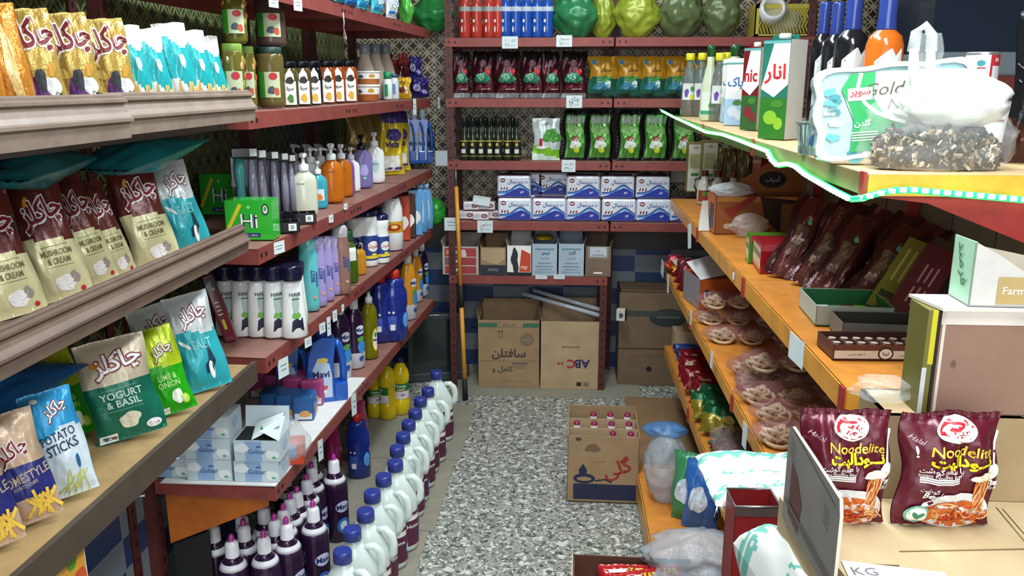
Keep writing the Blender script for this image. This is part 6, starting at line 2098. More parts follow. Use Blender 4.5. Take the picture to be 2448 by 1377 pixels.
# ------------------------------------------------------------------ LED strip
LED = c('#18f068', 'plastic', None, 2.2)
LEDW = c('#b4ffd8', 'plastic', None, 4)
pts = [onx(*p, .488) for p in ((1580, 263), (1612, 280), (1650, 297), (1690, 316), (1730, 322), (1770, 336), (1806, 350), (1838, 362), (1848, 382), (1862, 396), (1885, 392), (1905, 398), (1930, 418), (1965, 438), (2000, 458), (2036, 476))]
pts += [ony(*p, 1.395) for p in ((2062, 474), (2085, 466), (2110, 460), (2140, 455), (2180, 454), (2230, 459), (2290, 464), (2360, 470), (2448, 478), (2520, 484))]
t = thing('led_strip', 'glowing green-white light strip drooping along the edge of the top right shelf', 'light strip')
MB().tube(pts, .0055, LED, 8).obj('strip', t)
mb = MB()
seg_ = [0]
for a, b in zip(pts, pts[1:]):
    seg_.append(seg_[-1] + (b - a).length)
s_ = .01
while s_ < seg_[-1]:
    i = max(k for k in range(len(seg_)) if seg_[k] <= s_)
    a, b = pts[i], pts[min(i + 1, len(pts) - 1)]
    q = a + (b - a) * ((s_ - seg_[i]) / max(1e-6, (b - a).length))
    d_ = Vector((-.005, 0, .001)) if i < 15 else Vector((0, -.005, .001))
    mb.box(-.0045, .0045, -.0045, .0045, -.0035, .0035, LEDW, Matrix.Translation(q + d_))
    s_ += .0175
o = mb.obj('light_beads', t)
o['kind'] = 'stuff'

# ================================================================== right shelves, second board
tallbox = lambda: (lambda t: (MB().box(-.035, .035, -.035, .035, 0, .24, c('#8a7a4c', 'print')).obj('carton', t),
                              (lambda mb: (mb.decal(rect(.062, .225, 2, 4), flat_S(-.035), 0, .118, c('#cfcfbe', 'print'), off=.0006), mb.decal(rect(.05, .07, 2, 2), flat_S(-.035), 0, .15, c('#a9a878', 'print'), off=.001),
                                           mb.decal(rect(.034, .014), flat_S(-.035), 0, .085, c('#3a7a34', 'print'), off=.0014), mb.decal(T('Oil', .02), flat_S(-.035), 0, .215, c('#6a6a58', 'print'), h=.012, off=.001),
                                           mb.decal(rect(.05, .05, 2, 2), flat_S(-.035), 0, .04, c('#bdbdb2', 'print'), off=.001), mb.obj('print', t)))(MB()), t)[-1])(thing('tall_carton'))
for k, (px, X) in enumerate(((1618, .61), (1656, .64), (1690, .70))):
    rt('tallbox', tallbox, R2, px, 340 - 4 * (k > 1), .24, X, 'tall cream and gold carton on the second right shelf, %s' % ('nearest the edge', 'second from the edge', 'third from the edge', 'far end, behind the first')[k], 'carton', 'tall cream and gold cartons', wpx=36, w0=.07)
GB = c('#c9c8c0', 'gloss')
def gal():
    t = thing('sauce_jug')
    MB().lathe([(.030, 0), (.036, .004), (.036, .07), (.030, .10), (.014, .125), (.014, .13)], GB, 18).obj('body', t)
    MB().lathe([(.0165, .128), (.0165, .150), (.014, .152)], c('#5a1c18', 'plastic'), 14).obj('cap', t)
    MB().tube([(-.02, 0, .118), (-.045, 0, .112), (-.048, 0, .08), (-.036, 0, .055)], .005, c('#3a2420', 'plastic'), 8).obj('handle', t)
    mb = MB(); S = round_S([(.036, 0), (.036, .07), (.030, .10)]); mb.decal(rect(.07, .05, 8, 3), S, 0, .04, c('#8a3a2a', 'print')); mb.decal(blob(.03, .02, 3), S, 0, .05, c('#4a8a2a', 'print'), off=.002); mb.obj('label', t)
    return t
for k, (px, X) in enumerate(((1682, .62), (1712, .64), (1748, .68))):
    rt('gal', gal, R2, px, 408, .152, X, 'white sauce jug with dark red cap behind the orange display box, %s from the aisle' % ORD[k], 'jug', 'white sauce jugs', wpx=44, w0=.09)
for k, px in enumerate((1712, 1742, 1772)):
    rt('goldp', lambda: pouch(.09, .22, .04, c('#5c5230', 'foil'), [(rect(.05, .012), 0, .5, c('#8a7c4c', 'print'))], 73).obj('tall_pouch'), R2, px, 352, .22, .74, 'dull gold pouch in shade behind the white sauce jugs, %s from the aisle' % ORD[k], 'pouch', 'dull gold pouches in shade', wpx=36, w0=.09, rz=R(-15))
# orange/brown display box
t = thing('display_box', 'orange and brown display box with a raised back card and an oval logo', 'display box', (.705, 3.06, R2), R(3))
w, d, h = .35, .14, .135
OB = c('#8a4f26', 'print')
mb = MB(); mb.box(-w / 2, w / 2, -d / 2, -d / 2 + .004, 0, h, OB); mb.box(-w / 2, -w / 2 + .004, -d / 2, d / 2, 0, h, c('#b5602a', 'print')); mb.box(w / 2 - .004, w / 2, -d / 2, d / 2, 0, h, OB); mb.box(-w / 2, w / 2, d / 2 - .004, d / 2, 0, h, OB); mb.box(-w / 2, w / 2, -d / 2, d / 2, 0, .004, OB)
mb.obj('box', t)
MB().prism([(-w / 2 + .07, h), (w / 2, h), (w / 2, h + .05), (w / 2 - .06, h + .125), (w / 2 - .13, h + .11), (-w / 2 + .10, h + .03)], d / 2 - .003, d / 2, c('#9c5c2a', 'print')).obj('back_card', t)
mb = MB(); S = flat_S(d / 2 - .003)
mb.decal(ell(.10, .060, 22), S, .06, h + .045, c('#1c1512', 'print'), off=.001); mb.decal(T('آسیاب', .02), S, .06, h + .045, c('#b9b4ac', 'print'), h=.022, off=.0016)
S = flat_S(-d / 2)
mb.decal(star([(-.02, .135), (.12, .12), (.10, .06), (.16, .02), (.05, .01), (.0, .06)]), S, 0, 0, c('#2a1a12', 'print'), off=.0008)
mb.decal(star([(-.15, .09), (-.11, .10), (-.05, .14), (-.03, .13), (-.12, .06)]), S, 0, 0, c('#8a2a1c', 'print'), off=.0008)
mb.decal(rect(w * .98, .018, 6, 1), S, 0, h - .010, c('#b57a34', 'print'), off=.0006); mb.decal(blob(.03, .02, 2), S, -.13, .03, c('#b9a48c', 'print'), off=.001)
mb.decal(rect(w * .3, .1, 3, 2), S, .11, .06, c('#7a5230', 'print'), off=.0009)
mb.decal(rect(.05, .09, 2, 2), side_S(-w / 2, -1), .02, .06, c('#2c3248', 'print'), off=.0008)
mb.obj('print', t)
def loose(key_, loc, w, d, h, m_, seed, label, cat='plastic bag', name='plastic_bag', amp=.35, rz=0, rot=None, top=.35, knot=0):
    o = crumple('x', w, d, h, m_, seed, nu=36, nv=24, amp=amp, top=top, knot=knot).obj(name)
    o.location = loc
    o.rotation_euler = rot or (0, 0, rz)
    return tag(o, label, cat)


loose(0, (.585, 2.97, R2 + .138), .14, .08, .05, c('#d2dde0', 'film'), 5, 'crumpled clear plastic bag draped on the orange display box')
loose(0, (.645, 2.93, R2 + .002), .13, .05, .085, c('#cfcac4', 'film'), 9, 'shiny clear plastic wrap in front of the orange display box', amp=.25)
o = MB().grid(lambda a, b_: Vector((.04 * (a - .5) * (1 - .5 * b_), -.004 + .01 * math.sin(3 * b_), .11 * b_)), 6, 8, c('#d3d4d0', 'plastic')).obj('plastic_sheet'); o.location = (.508, 3.05, R2 + .002); tag(o, 'pale plastic sheet leaning at the shelf edge beside the orange display box', 'plastic sheet')

# red tea boxes
def teabox(body, cup=True):
    def b():
        t = thing('tea_box')
        mb = MB(); mb.box(-.062, .062, -.012, .012, 0, .085, body); mb.obj('carton', t)
        mb = MB(); S = flat_S(-.012)
        mb.decal(rect(.12, .02, 3, 1), S, 0, .074, c('#b9464a', 'print'), off=.0005)
        if cup:
            mb.decal(ell(.026, .010), S, -.008, .054, WHITE, off=.0012); mb.decal(star([(-.012, .055), (.012, .055), (.008, .032), (-.008, .032)]), S, -.008, 0, WHITE, off=.001); mb.decal(ell(.020, .006), S, -.008, .054, c('#3a1410', 'print'), off=.0014)
            mb.decal(blob(.03, .03, 3), S, .035, .045, c('#7a3a2a', 'print'), off=.001)
        S = side_S(-.062, -1); mb.decal(blob(.018, .06, 5, amp=.2), S, 0, .042, c('#d8c8a8', 'print'), off=.0008); mb.decal(blob(.008, .02, 6), S, 0, .05, c('#3a2a24', 'print'), off=.0012)
        mb.obj('print', t)
        return t
    return b
for k in range(5):
    put('teabox', teabox(c('#a0202a', 'gloss')), (.615 + .002 * k, 2.36 + .027 * k, R2 + .0005), 'flat red tea box with a white cup picture, %s of its row from the camera' % ORD[k], 'tea box', 'flat red tea boxes', rz=R(4))
for k in range(2):
    put('teaboxg', teabox(c('#4f8f26', 'gloss'), False), (.612 + .002 * k, 2.50 + .027 * k, R2 + .0005), 'flat green tea box behind the red ones, %s' % ('nearer', 'farther')[k], 'tea box', 'flat green tea boxes', rz=R(4))
# brown film packs leaning on the back panel
BF = c('#4a1a1c', 'sheen')
brf = lambda: pouch(.085, .24, .035, lambda u, v: c('#3a1417', 'foil') if abs(u) > .6 else c('#5c2a28', 'foil'), [(rect(.03, .09, 3, 5), -.02, .45, c('#7a6258', 'foil')), (blob(.012, .016, 3), .1, .7, c('#6fae94', 'print'))], 75, nu=14, nv=20, wr=1.7).obj('film_pack')
for k, (x, y, rz, tl) in enumerate(((.60, 2.285, -32, 26), (.635, 2.19, -40, 34), (.65, 2.09, -38, 38), (.69, 2.30, -45, 30), (.72, 2.20, -50, 34), (.74, 2.11, -55, 36), (.76, 2.02, -52, 38), (.71, 2.00, -45, 40))):
    put('brf', brf, (x, y, R2 + .004), 'dark maroon film pack leaning on the second right shelf, %s, %s in it' % (('front layer', 'rear layer')[k > 2], ORD[k if k < 3 else k - 3]), 'film pack', 'dark maroon film packs', rz=R(rz), tilt=R(tl), roll=R(14), s=(1.15, 1.2, 1.0))
# flat boxes leaning
def flatbox(face, stripe, words):
    def b():
        t = thing('flat_carton')
        MB().box(-.035, .035, -.012, .012, 0, .24, face).obj('carton', t)
        mb = MB(); S = flat_S(-.012)
        if stripe:
            for k in range(3): mb.decal(rect(.005, .11, 1, 3), S, -.018 + .016 * k, .15, stripe, off=.0006)
            mb.decal(rect(.05, .02), S, 0, .05, c('#3a3a1a', 'print'), off=.0006)
        for k in range(words): mb.decal(rect(.004, .05 + .01 * (k % 2), 1, 2), S, -.01 + .012 * (k % 3), .08 + .07 * (k // 3), c('#b98a8a', 'print'), off=.0006)
        mb.obj('print', t)
        return t
    return b
for k, (x, y, key, f, s_, wd, lb) in enumerate(((.735, 1.92, 'fa', c('#7d7a2c', 'print'), c('#b9b46a', 'print'), 0, 'olive-yellow flat carton leaning back beside the maroon film packs'),
                                              (.745, 1.84, 'fb', c('#5a1f28', 'print'), None, 6, 'maroon flat carton with vertical writing leaning beside the olive one'),
                                              (.80, 1.93, 'fc', c('#4a3a2a', 'print'), None, 0, 'plain dark flat carton leaning behind the olive one'))):
    put(key, flatbox(f, s_, wd), (x, y, R2 + .006), lb, 'carton', 'leaning flat cartons', rz=R(-35), tilt=R(42), roll=R(18), s=(1.05, 1, .85))
# green tray, grey tray, maroon tray
def opentray(w, d, h, out, inn, th=.002, lipz=None):
    mb = MB()
    for (a, b_, c_, d_) in ((-w / 2, w / 2, -d / 2, -d / 2 + th), (-w / 2, w / 2, d / 2 - th, d / 2), (-w / 2, -w / 2 + th, -d / 2, d / 2), (w / 2 - th, w / 2, -d / 2, d / 2)):
        mb.box(a, b_, c_, d_, 0, h, out)
    mb.box(-w / 2, w / 2, -d / 2, d / 2, 0, th, inn)
    mb.box(-w / 2 + th, w / 2 - th, d / 2 - th - .001, d / 2 - th, 0, h - .001, inn)
    mb.box(w / 2 - th - .001, w / 2 - th, -d / 2 + th, d / 2 - th, 0, h - .001, inn)
    return mb
t = thing('open_tray', 'open green-lined white tray with small sachets on the second right shelf', 'tray', (.645, 1.90, R2 + .001), R(-3))
opentray(.165, .17, .045, c('#a9b4ac', 'print'), c('#1c6a3c', 'print')).obj('tray', t)
for k in range(5):
    o = MB().box(-.013, .013, -.008, .008, 0, .034, c(('#c9d2d4', '#2f6a4c', '#7a4a3a', '#8fc03a', '#34565a')[k], 'sheen')).obj('sachet'); o.location = (.58 + .028 * k, 1.852, R2 + .0045)
    tag(o, 'small sachet in the green-lined tray, %s from the aisle' % ORD[k], 'sachet', 'sachets in the green tray')
t = thing('open_tray', 'grey open tray between the green one and the maroon one', 'tray', (.665, 1.745, R2 + .001), R(-3))
opentray(.17, .10, .04, c('#6d6a64', 'print'), c('#3a3834', 'print')).obj('tray', t)
t = thing('open_tray', 'brown and white open tray of round wrapped biscuits, nearest on the second right shelf', 'tray', (.612, 1.63, R2 + .001), R(2))
opentray(.18, .095, .030, c('#5f3428', 'print'), c('#4a2a22', 'print')).obj('tray', t)
mb = MB(); S = flat_S(-.0475); mb.decal(rect(.176, .016, 6, 1), S, 0, .011, c('#cfc4b8', 'print'), off=.0006); mb.decal(ell(.03, .026), S, .01, .013, c('#2a1a18', 'print'), off=.001); mb.decal(ell(.024, .020), S, .01, .013, c('#d8cfc4', 'print'), off=.0013)
mb.decal(T('تینا', .02), S, .01, .013, BLK, h=.009, off=.0017); mb.decal(T('آدامس خرسی', .0), S, .055, .011, c('#4a2a24', 'print'), h=.007, off=.001); mb.decal(T('با طعم خارجی', .0), S, -.045, .011, c('#4a2a24', 'print'), h=.007, off=.001)
mb.obj('print', t)
for r_ in range(2):
    for k in range(7):
        put('bis', lambda: MB().lathe([(.009, 0), (.0105, .001), (.0105, .020), (.008, .0215), (.007, .0205), (.001, .0205)], c('#4a2620', 'gloss'), 14).lathe([(.001, .0216), (.0075, .0217), (.0075, .022)], c('#b9aca0', 'print'), 12).obj('wrapped_sweet'),
            (.612 - .072 + .024 * k, 1.615 + .030 * r_, R2 + .0045), 'round wrapped sweet in the maroon tray, %s row, %s from the aisle' % (('near', 'far')[r_], ORD[k]), 'sweet', 'round wrapped sweets in the maroon tray')
# label on the lip
def lip_tag(px, py, wpx, hpx, label, X=.494, roll=0):
    q = onx(px, py, X)
    w = wpx * depth(q) / F_PX / .42
    h = height_to(q, py) - height_to(q, py + hpx)
    tagcard(label, q, w, h, -PI / 2 + R(4), roll=roll, lines=0)
lip_tag(1906, 806, 42, 62, 'blank white label on the edge of the second right shelf')
lip_tag(1782, 1012, 14, 58, 'white tag hanging from the third right shelf edge, nearest the camera', .47)
lip_tag(1702, 840, 8, 40, 'narrow white tag hanging from the third right shelf edge, middle one', .47)
lip_tag(1652, 742, 6, 34, 'narrow white tag hanging from the third right shelf edge, farthest one', .47)
lip_tag(1648, 535, 14, 58, 'long white tag hanging from the second right shelf edge at its far end', .494, R(-14))
lip_tag(1585, 625, 14, 36, 'curled white tag at the far end of the third right shelf', .47, R(12))
lip_tag(1597, 655, 8, 44, 'long thin white tag below the curled one', .47, R(-10))
lip_tag(1754, 652, 6, 16, 'tiny white tag on the second right shelf edge', .494)

# ================================================================== third board
def nest_bag():
    """bread-coloured noodle nests in pinkish film"""
    t = thing('noodle_nest_bag')
    rg = random.Random(5)
    NC = [c('#d9c09a', 'paper'), c('#c4a47c', 'paper'), c('#e6d6b4', 'paper')]
    for k, x0 in enumerate((-.052, .05)):
        mb = MB()
        for j in range(7):
            a0 = rg.uniform(0, 6)
            pts_ = []
            for i in range(18):
                a = a0 + i * .36
                r = .040 - .0045 * j + .007 * math.sin(a * 1.7 + j * 2)
                pts_.append((x0 + r * 1.15 * math.cos(a), r * .8 * math.sin(a), .010 + .0042 * j + .006 * math.sin(2.3 * a + 2 * j)))
            mb.tube(pts_, .0055, NC[j % 3], 6)
        mb.obj('noodle_nest', t)
    F = c('#9c6f72', 'film', .12)
    def P(a, b_):
        th = 2 * PI * a
        u = b_ * 2 - 1
        r = max(.12, (1 - abs(u) ** 3) ** .5)
        k = 1 + .07 * noise.noise(Vector((u * 4, math.cos(th) * 2, math.sin(th) * 2)))
        return Vector((u * .128, .044 * r * k * math.cos(th), .030 + .0295 * r * k * math.sin(th)))
    MB().grid(P, 20, 26, F, closed=True).obj('film', t)
    return t


GNB = 'film bags of noodle nests'
nb = [(1706, 742, -1, .58), (1722, 795, 0, .56), (1775, 870, 0, .56), (1745, 900, 0, .53), (1790, 905, 0, .58), (1800, 945, 0, .58), (1822, 980, 0, .58), (1825, 1030, 0, .55)]
Ys = [3.02, 2.80, 2.47, 2.40, 2.33, 2.23, 2.10, 1.95]
LBN = ['farthest one, standing higher', 'second from the far end', 'first of the near group', 'poking toward the aisle', 'middle of the near group', 'fourth of the near group', 'second from the camera', 'nearest the camera']
for k, (X, Y) in enumerate(zip((.60, .60, .62, .575, .625, .60, .61, .585), Ys)):
    put('nest', nest_bag, (X, Y, R3 + .002 + (.066 if k in (0, 4) else 0)), 'pinkish film bag of noodle nests, third right shelf, ' + LBN[k], 'noodle bag', GNB, rz=R((10, -4, 4, 60, 6, -4, 3, -6)[k]), s=(.95, 1.0, 1.0) if k else (.9, 1, 1))
put('nest', nest_bag, (.60, 3.03, R3 + .002), 'pinkish film bag of noodle nests, third right shelf, under the farthest one', 'noodle bag', GNB, rz=R(0), s=(.95, 1.0, 1.0))
put('nest', nest_bag, (.62, 2.34, R3 + .002), 'pinkish film bag of noodle nests, third right shelf, under the middle near one', 'noodle bag', GNB, rz=R(2), s=(.95, 1.0, 1.0))
for k, (x, y) in enumerate(((.80, 3.0), (.80, 2.84), (.81, 2.68), (.81, 2.5), (.80, 2.36), (.81, 2.2), (.80, 2.04))):
    put('nest', nest_bag, (x, y, R3 + .002), 'shaded film bag of noodle nests at the back panel, %s from the far end' % ORD[k], 'noodle bag', GNB + ' in shade', rz=R(8 - 5 * (k % 3)), s=(.9, 1.1, 1.2))
# white and orange box
t = thing('open_carton', 'orange carton with a wide white flap raised, on the third right shelf', 'carton', (.60, 3.33, R3 + .002), R(10))
w, d, h = .17, .20, .12
mb = MB(); mb.box(-w / 2, w / 2, -d / 2, d / 2, 0, h, c('#b0521e', 'print')); mb.box(-w / 2 - .001, -w / 2 + .002, -d / 2, d / 2, 0, h, c('#8f8a90', 'print')); mb.obj('box', t)
MB().add([(-w / 2, -d / 2 - .002, h), (w / 2 + .05, -d / 2 + .03, h + .03), (w / 2 + .05, d / 2, h + .085), (-w / 2 - .01, d / 2 - .05, h + .04)], [(0, 1, 2, 3)], c('#d5d6d6', 'card')).obj('flap', t)
mb = MB(); mb.decal(ell(.036, .05), flat_S(-d / 2), -.055, .055, c('#20305e', 'print')); mb.decal(T('U', .05), flat_S(-d / 2), -.055, .055, LBLW, h=.03, off=.0016); mb.obj('print', t)
o = MB().tube([(.012 * math.cos(i * PI / 6), 0, .014 + .012 * math.sin(i * PI / 6)) for i in range(12)], .0035, c('#b59a84', 'paper'), 8, closed=True).obj('ring'); o.location = (.575, 3.20, R3 + .002); tag(o, 'small pale ring lying by the orange carton', 'ring')
# colourful sweets pile and maroon packs at the far end
rg = random.Random(3)
SWC = ['#c9501e', '#8a1f2a', '#c9922a', '#d9d2c2', '#5f7a2a', '#a83a20']
for k in range(16):
    x, y = rg.uniform(.50, .62), rg.uniform(3.72, 3.93)
    o = put('sweet' + str(k % 6), lambda k=k: pouch(.055, .04, .02, c(SWC[k % 6], 'foil'), [], 80 + k, nu=8, nv=8, wr=.6).obj('wrapped_snack'), (x, y, R3 + .012 + .012 * (k // 4)), 'small shiny %s snack pack in the pile on the third right shelf' % ('orange', 'dark red', 'amber', 'silver-white', 'green', 'rust')[k % 6], 'snack pack', 'pile of small shiny snack packs', rz=rg.uniform(-1, 1), tilt=R(60), s=1.2)
for k in range(5):
    put('mar', lambda: pouch(.11, .10, .04, c('#6a1620', 'foil'), [(blob(.03, .03, 3), 0, .4, c('#a83a2a', 'print')), (ell(.014, .02), .2, .3, LBLW)], 91, nu=14, nv=14).obj('snack_pack'), (.53 + .02 * (k % 2), 3.50 + .045 * k, R3 + .006 + .004 * k), 'dark red snack pack leaning behind the orange carton, %s from the camera' % ORD[k], 'snack pack', 'dark red snack packs', rz=R(-40), tilt=R(35), s=1.0)

# ================================================================== fourth board
for k in range(6):
    put('btube', lambda: bottle('blue_tube', [(.018, 0), (.021, .004), (.021, .13), (.016, .15)], c('#1d3c7a', 'gloss'), [(.013, .149), (.013, .165)], c('#17264c', 'plastic'), [(ell(.02, .07), 0, .07, c('#3a5f9c', 'print'))])(),
        (.53 + .012 * (k % 2), 3.58 + .062 * k, R4 + .022), 'dark blue tube with silvery side lying on the fourth right shelf, %s from the camera' % ORD[k], 'tube', 'dark blue tubes lying on the fourth right shelf', rz=R(-80), tilt=R(-90) if False else R(90), s=1.1)
o = MB().box(-.09, .09, -.05, .05, 0, .10, CARDL).obj('small_carton'); o.location = (.62, 3.88, R4 + .002); tag(o, 'small light brown carton behind the blue tubes', 'carton')
REDP = c('#7a1420', 'foil')
for k in range(6):
    put('rp', lambda: pouch(.14, .11, .05, REDP, [(blob(.05, .03, 3), -.1, .5, c('#b9a48c', 'print')), (ell(.02, .012), .3, .3, LBLW)], 95, nu=16, nv=14).obj('snack_pack'), (.56 + .025 * (k % 2), 3.10 + .075 * k, R4 + .02 + .006 * (k % 3)), 'shiny red snack pack on the fourth right shelf, %s from the camera' % ORD[k], 'snack pack', 'red packs on the fourth right shelf', rz=R(-25 + 14 * (k % 3)), tilt=R(48))
for k in range(4):
    put('gp', lambda: pouch(.15, .12, .05, bands((.45, c('#8a7a24', 'foil')), (1.1, c('#155a34', 'foil')), slope=.2), [(blob(.04, .03, 3), .2, .4, c('#b9a03a', 'print'))], 96, nu=16, nv=14).obj('snack_pack'), (.565 + .02 * (k % 2), 2.83 + .07 * k, R4 + .02), 'dark green and yellow snack pack on the fourth right shelf, %s from the camera' % ORD[k], 'snack pack', 'green packs on the fourth right shelf', rz=R(-20 + 10 * (k % 3)), tilt=R(48))
t = thing('sweets_bag', 'long clear bag of dark red wrapped sweets on the fourth right shelf', 'sweets bag', (.60, 2.55, R4 + .002), R(3))
mb = MB(); rg = random.Random(8)
for k in range(230):
    x, y = rg.uniform(-.07, .07), rg.uniform(-.22, .22)
    M_ = Matrix.Translation((x, y, .012 + rg.uniform(0, .05) * (1 - (x / .08) ** 2))) @ Euler((rg.uniform(0, 3), rg.uniform(0, 3), rg.uniform(0, 3))).to_matrix().to_4x4()
    mb.lathe([(.002, -.013), (.008, -.007), (.009, .004), (.003, .013)], c(rg.choice(('#5a1c20', '#7a2a2a', '#3a1a18', '#8a6a4a', '#2f6a34', '#6a4a40')), 'foil'), 7, M=M_)
o = mb.obj('wrapped_sweets', t); o['kind'] = 'stuff'
MB().grid(lambda a, b_: Vector((.085 * math.cos(2 * PI * a) * (.3 + .7 * math.sin(PI * (.1 + .8 * b_)) ** .4), (b_ - .5) * .5, .036 + (.036 + .008 * math.sin(9 * b_ + 6 * a)) * math.sin(2 * PI * a))), 18, 22, c('#b9a8a8', 'film', .1), closed=True).obj('film', t)

# ================================================================== bottom deck and floor, right
loose(0, (.38, 2.80, R5), .16, .13, .27, c('#b4c4d0', 'film', .2), 3, 'clear plastic bag with a blue top edge on the bottom right deck', amp=.22, knot=0)
o = crumple('x', .15, .10, .055, c('#3f86c4', 'film', .2), 6, nu=30, nv=12, amp=.25).obj('blue_film'); o.location = (.375, 2.83, R5 + .235); tag(o, 'bright blue plastic film on top of the clear bag', 'plastic film')
loose(0, (.42, 2.28, R5), .32, .24, .17, c('#b9c9d4', 'film', .2), 12, 'large crumpled clear plastic bag on the bottom right deck', amp=.4)
loose(0, (.235, 2.42, .004), .14, .10, .10, c('#a9b9c6', 'film', .2), 14, 'small crumpled clear plastic bag on the floor beside the bottom carton', amp=.4)
loose(0, (.46, 2.20, R5), .22, .10, .07, c('#4a86c0', 'sheen'), 15, 'light blue plastic film under the large crumpled bag', amp=.4)
for k, (x, y, cc, lb) in enumerate(((.475, 2.60, '#2f6ab8', 'blue pack standing behind the large clear bag'), (.44, 2.66, '#3f8a5a', 'green pack standing beside the blue one on the bottom right deck'))):
    o = put('pk%d' % k, lambda cc=cc: pouch(.12, .24, .06, c(cc, 'sheen'), [(blob(.06, .10, 3), -.1, .45, c('#d4e2ee', 'print')), (blob(.03, .06, 5), .2, .6, c(cc, 'print'))], 101 + k).obj('standing_pack'), (x, y, R5 + .002), lb, 'pack', None, rz=R(-20), tilt=R(8))
slab('cardboard_sheet', [(.33, 3.14), (.66, 3.14), (.66, 4.16), (.33, 4.16)], .0, .006, c('#8a6d4c', 'card'), 'flattened brown cardboard on the floor under the far right shelves', 'cardboard')

# carton at the bottom edge of the picture
a, b = onz(1368, 1326, .2), onz(1648, 1332, .2)
wb = b.x - a.x
t = thing('open_carton', 'low open dark brown carton with red packs, cut by the bottom picture edge', 'carton', ((a.x + b.x) / 2, a.y - .13, .004), R(-1))
mb = MB(); d_, h_ = .26, .196
DC = c('#5f3a2c', 'card'); WE = c('#c9c4bc', 'card')
mb.box(-wb / 2, wb / 2, d_ / 2 - .005, d_ / 2, 0, h_, DC); mb.box(-wb / 2, -wb / 2 + .006, -d_ / 2, d_ / 2, 0, h_, DC); mb.box(wb / 2 - .006, wb / 2, -d_ / 2, d_ / 2, 0, h_ - .01, DC); mb.box(-wb / 2, wb / 2, -d_ / 2, -d_ / 2 + .005, 0, h_ - .03, DC); mb.box(-wb / 2, wb / 2, -d_ / 2, d_ / 2, 0, .004, DC)
mb.box(-wb / 2 - .003, -wb / 2, -d_ / 2, d_ / 2, 0, h_ + .001, WE)
mb.obj('box', t)
redpk = lambda: pouch(.16, .13, .06, c('#b01c20', 'gloss'), [(rect(.07, .012, 4, 1), -.1, .8, LBLW), (blob(.05, .04, 3), .25, .5, c('#d9b48a', 'print')), (T('ZAR', .03), .2, .8, c('#d8c81e', 'print'), dict(h=.02))], 111).obj('macaroni_pack')
for k, (x, y, z) in enumerate(((.20, 2.17, .15), (.31, 2.18, .145), (.255, 2.12, .165))):
    put('redpk', redpk, (x, y, z - .04), 'red food pack with yellow letters in the bottom carton, %s' % ('left one', 'right one', 'top one nearest the camera')[k], 'food pack', 'red packs in the bottom carton', rz=R(8 * k), tilt=R(50))

# ------------------------------------------------------------------ tins, rice sacks, barrel
TINR = c('#8f1c20', 'paint')
def tin(topopen=True):
    def b():
        t = thing('metal_tin')
        w, d, h = .095, .075, .285
        mb = MB()
        for (x0, x1, y0, y1) in ((-w / 2, w / 2, -d / 2, -d / 2 + .002), (-w / 2, w / 2, d / 2 - .002, d / 2), (-w / 2, -w / 2 + .002, -d / 2, d / 2), (w / 2 - .002, w / 2, -d / 2, d / 2)):
            mb.box(x0, x1, y0, y1, 0, h, TINR)
        mb.box(-w / 2, w / 2, -d / 2, d / 2, 0, .003, TINR)
        mb.obj('body', t)
        mb = MB()
        P_ = [(-w / 2, -d / 2), (w / 2, -d / 2), (w / 2, d / 2), (-w / 2, d / 2)]
        mb.tube([(x, y, h) for x, y in P_], .0028, c('#8d8f90', 'metal'), 6, closed=True)
        mb.obj('rim', t)
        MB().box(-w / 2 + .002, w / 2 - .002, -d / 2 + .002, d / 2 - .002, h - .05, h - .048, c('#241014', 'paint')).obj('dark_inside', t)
        mb = MB(); mb.decal(blob(.010, .06, 3, amp=.3), flat_S(-d / 2), .012, .13, c('#3a1412', 'paint')); mb.decal(rect(w * .99, .018, 6, 1), flat_S(-d / 2), 0, h - .010, c('#5a4a48', 'paint')); mb.decal(blob(.008, .02, 3), flat_S(-d / 2), .014, .235, c('#2a1412', 'paint')); mb.obj('stains', t)
        return t
    return b
tq = onz(1801, 1190, .80)
put('tin', tin(), (tq.x, tq.y, .499), 'open dark red square tin standing upright beside the white sacks', 'tin', 'dark red square tins', rz=R(2), s=(.93, 1, 1.055))
put('tin', tin(), (tq.x, tq.y, R5 + .001), 'dark red square tin carrying the open one', 'tin', 'dark red square tins', rz=R(2), s=(.93, 1, 1.28))
for k, (dx, dy) in enumerate(((-.028, -.018), (-.014, -.006), (-.03, .006))):
    o = put('cand%d' % (k % 2), lambda k=k: MB().lathe([(.002, -.012), (.008, -.006), (.008, .006), (.002, .012)], c(('#b02a34', '#e0d8d4')[k % 2], 'gloss'), 8).obj('wrapped_sweet'), (tq.x + dx, tq.y + dy, R5 + .618 + .006 * k), '%s sweet lying inside the open red tin' % ('red', 'white', 'dark red')[k], 'sweet', rz=k, tilt=R(80))


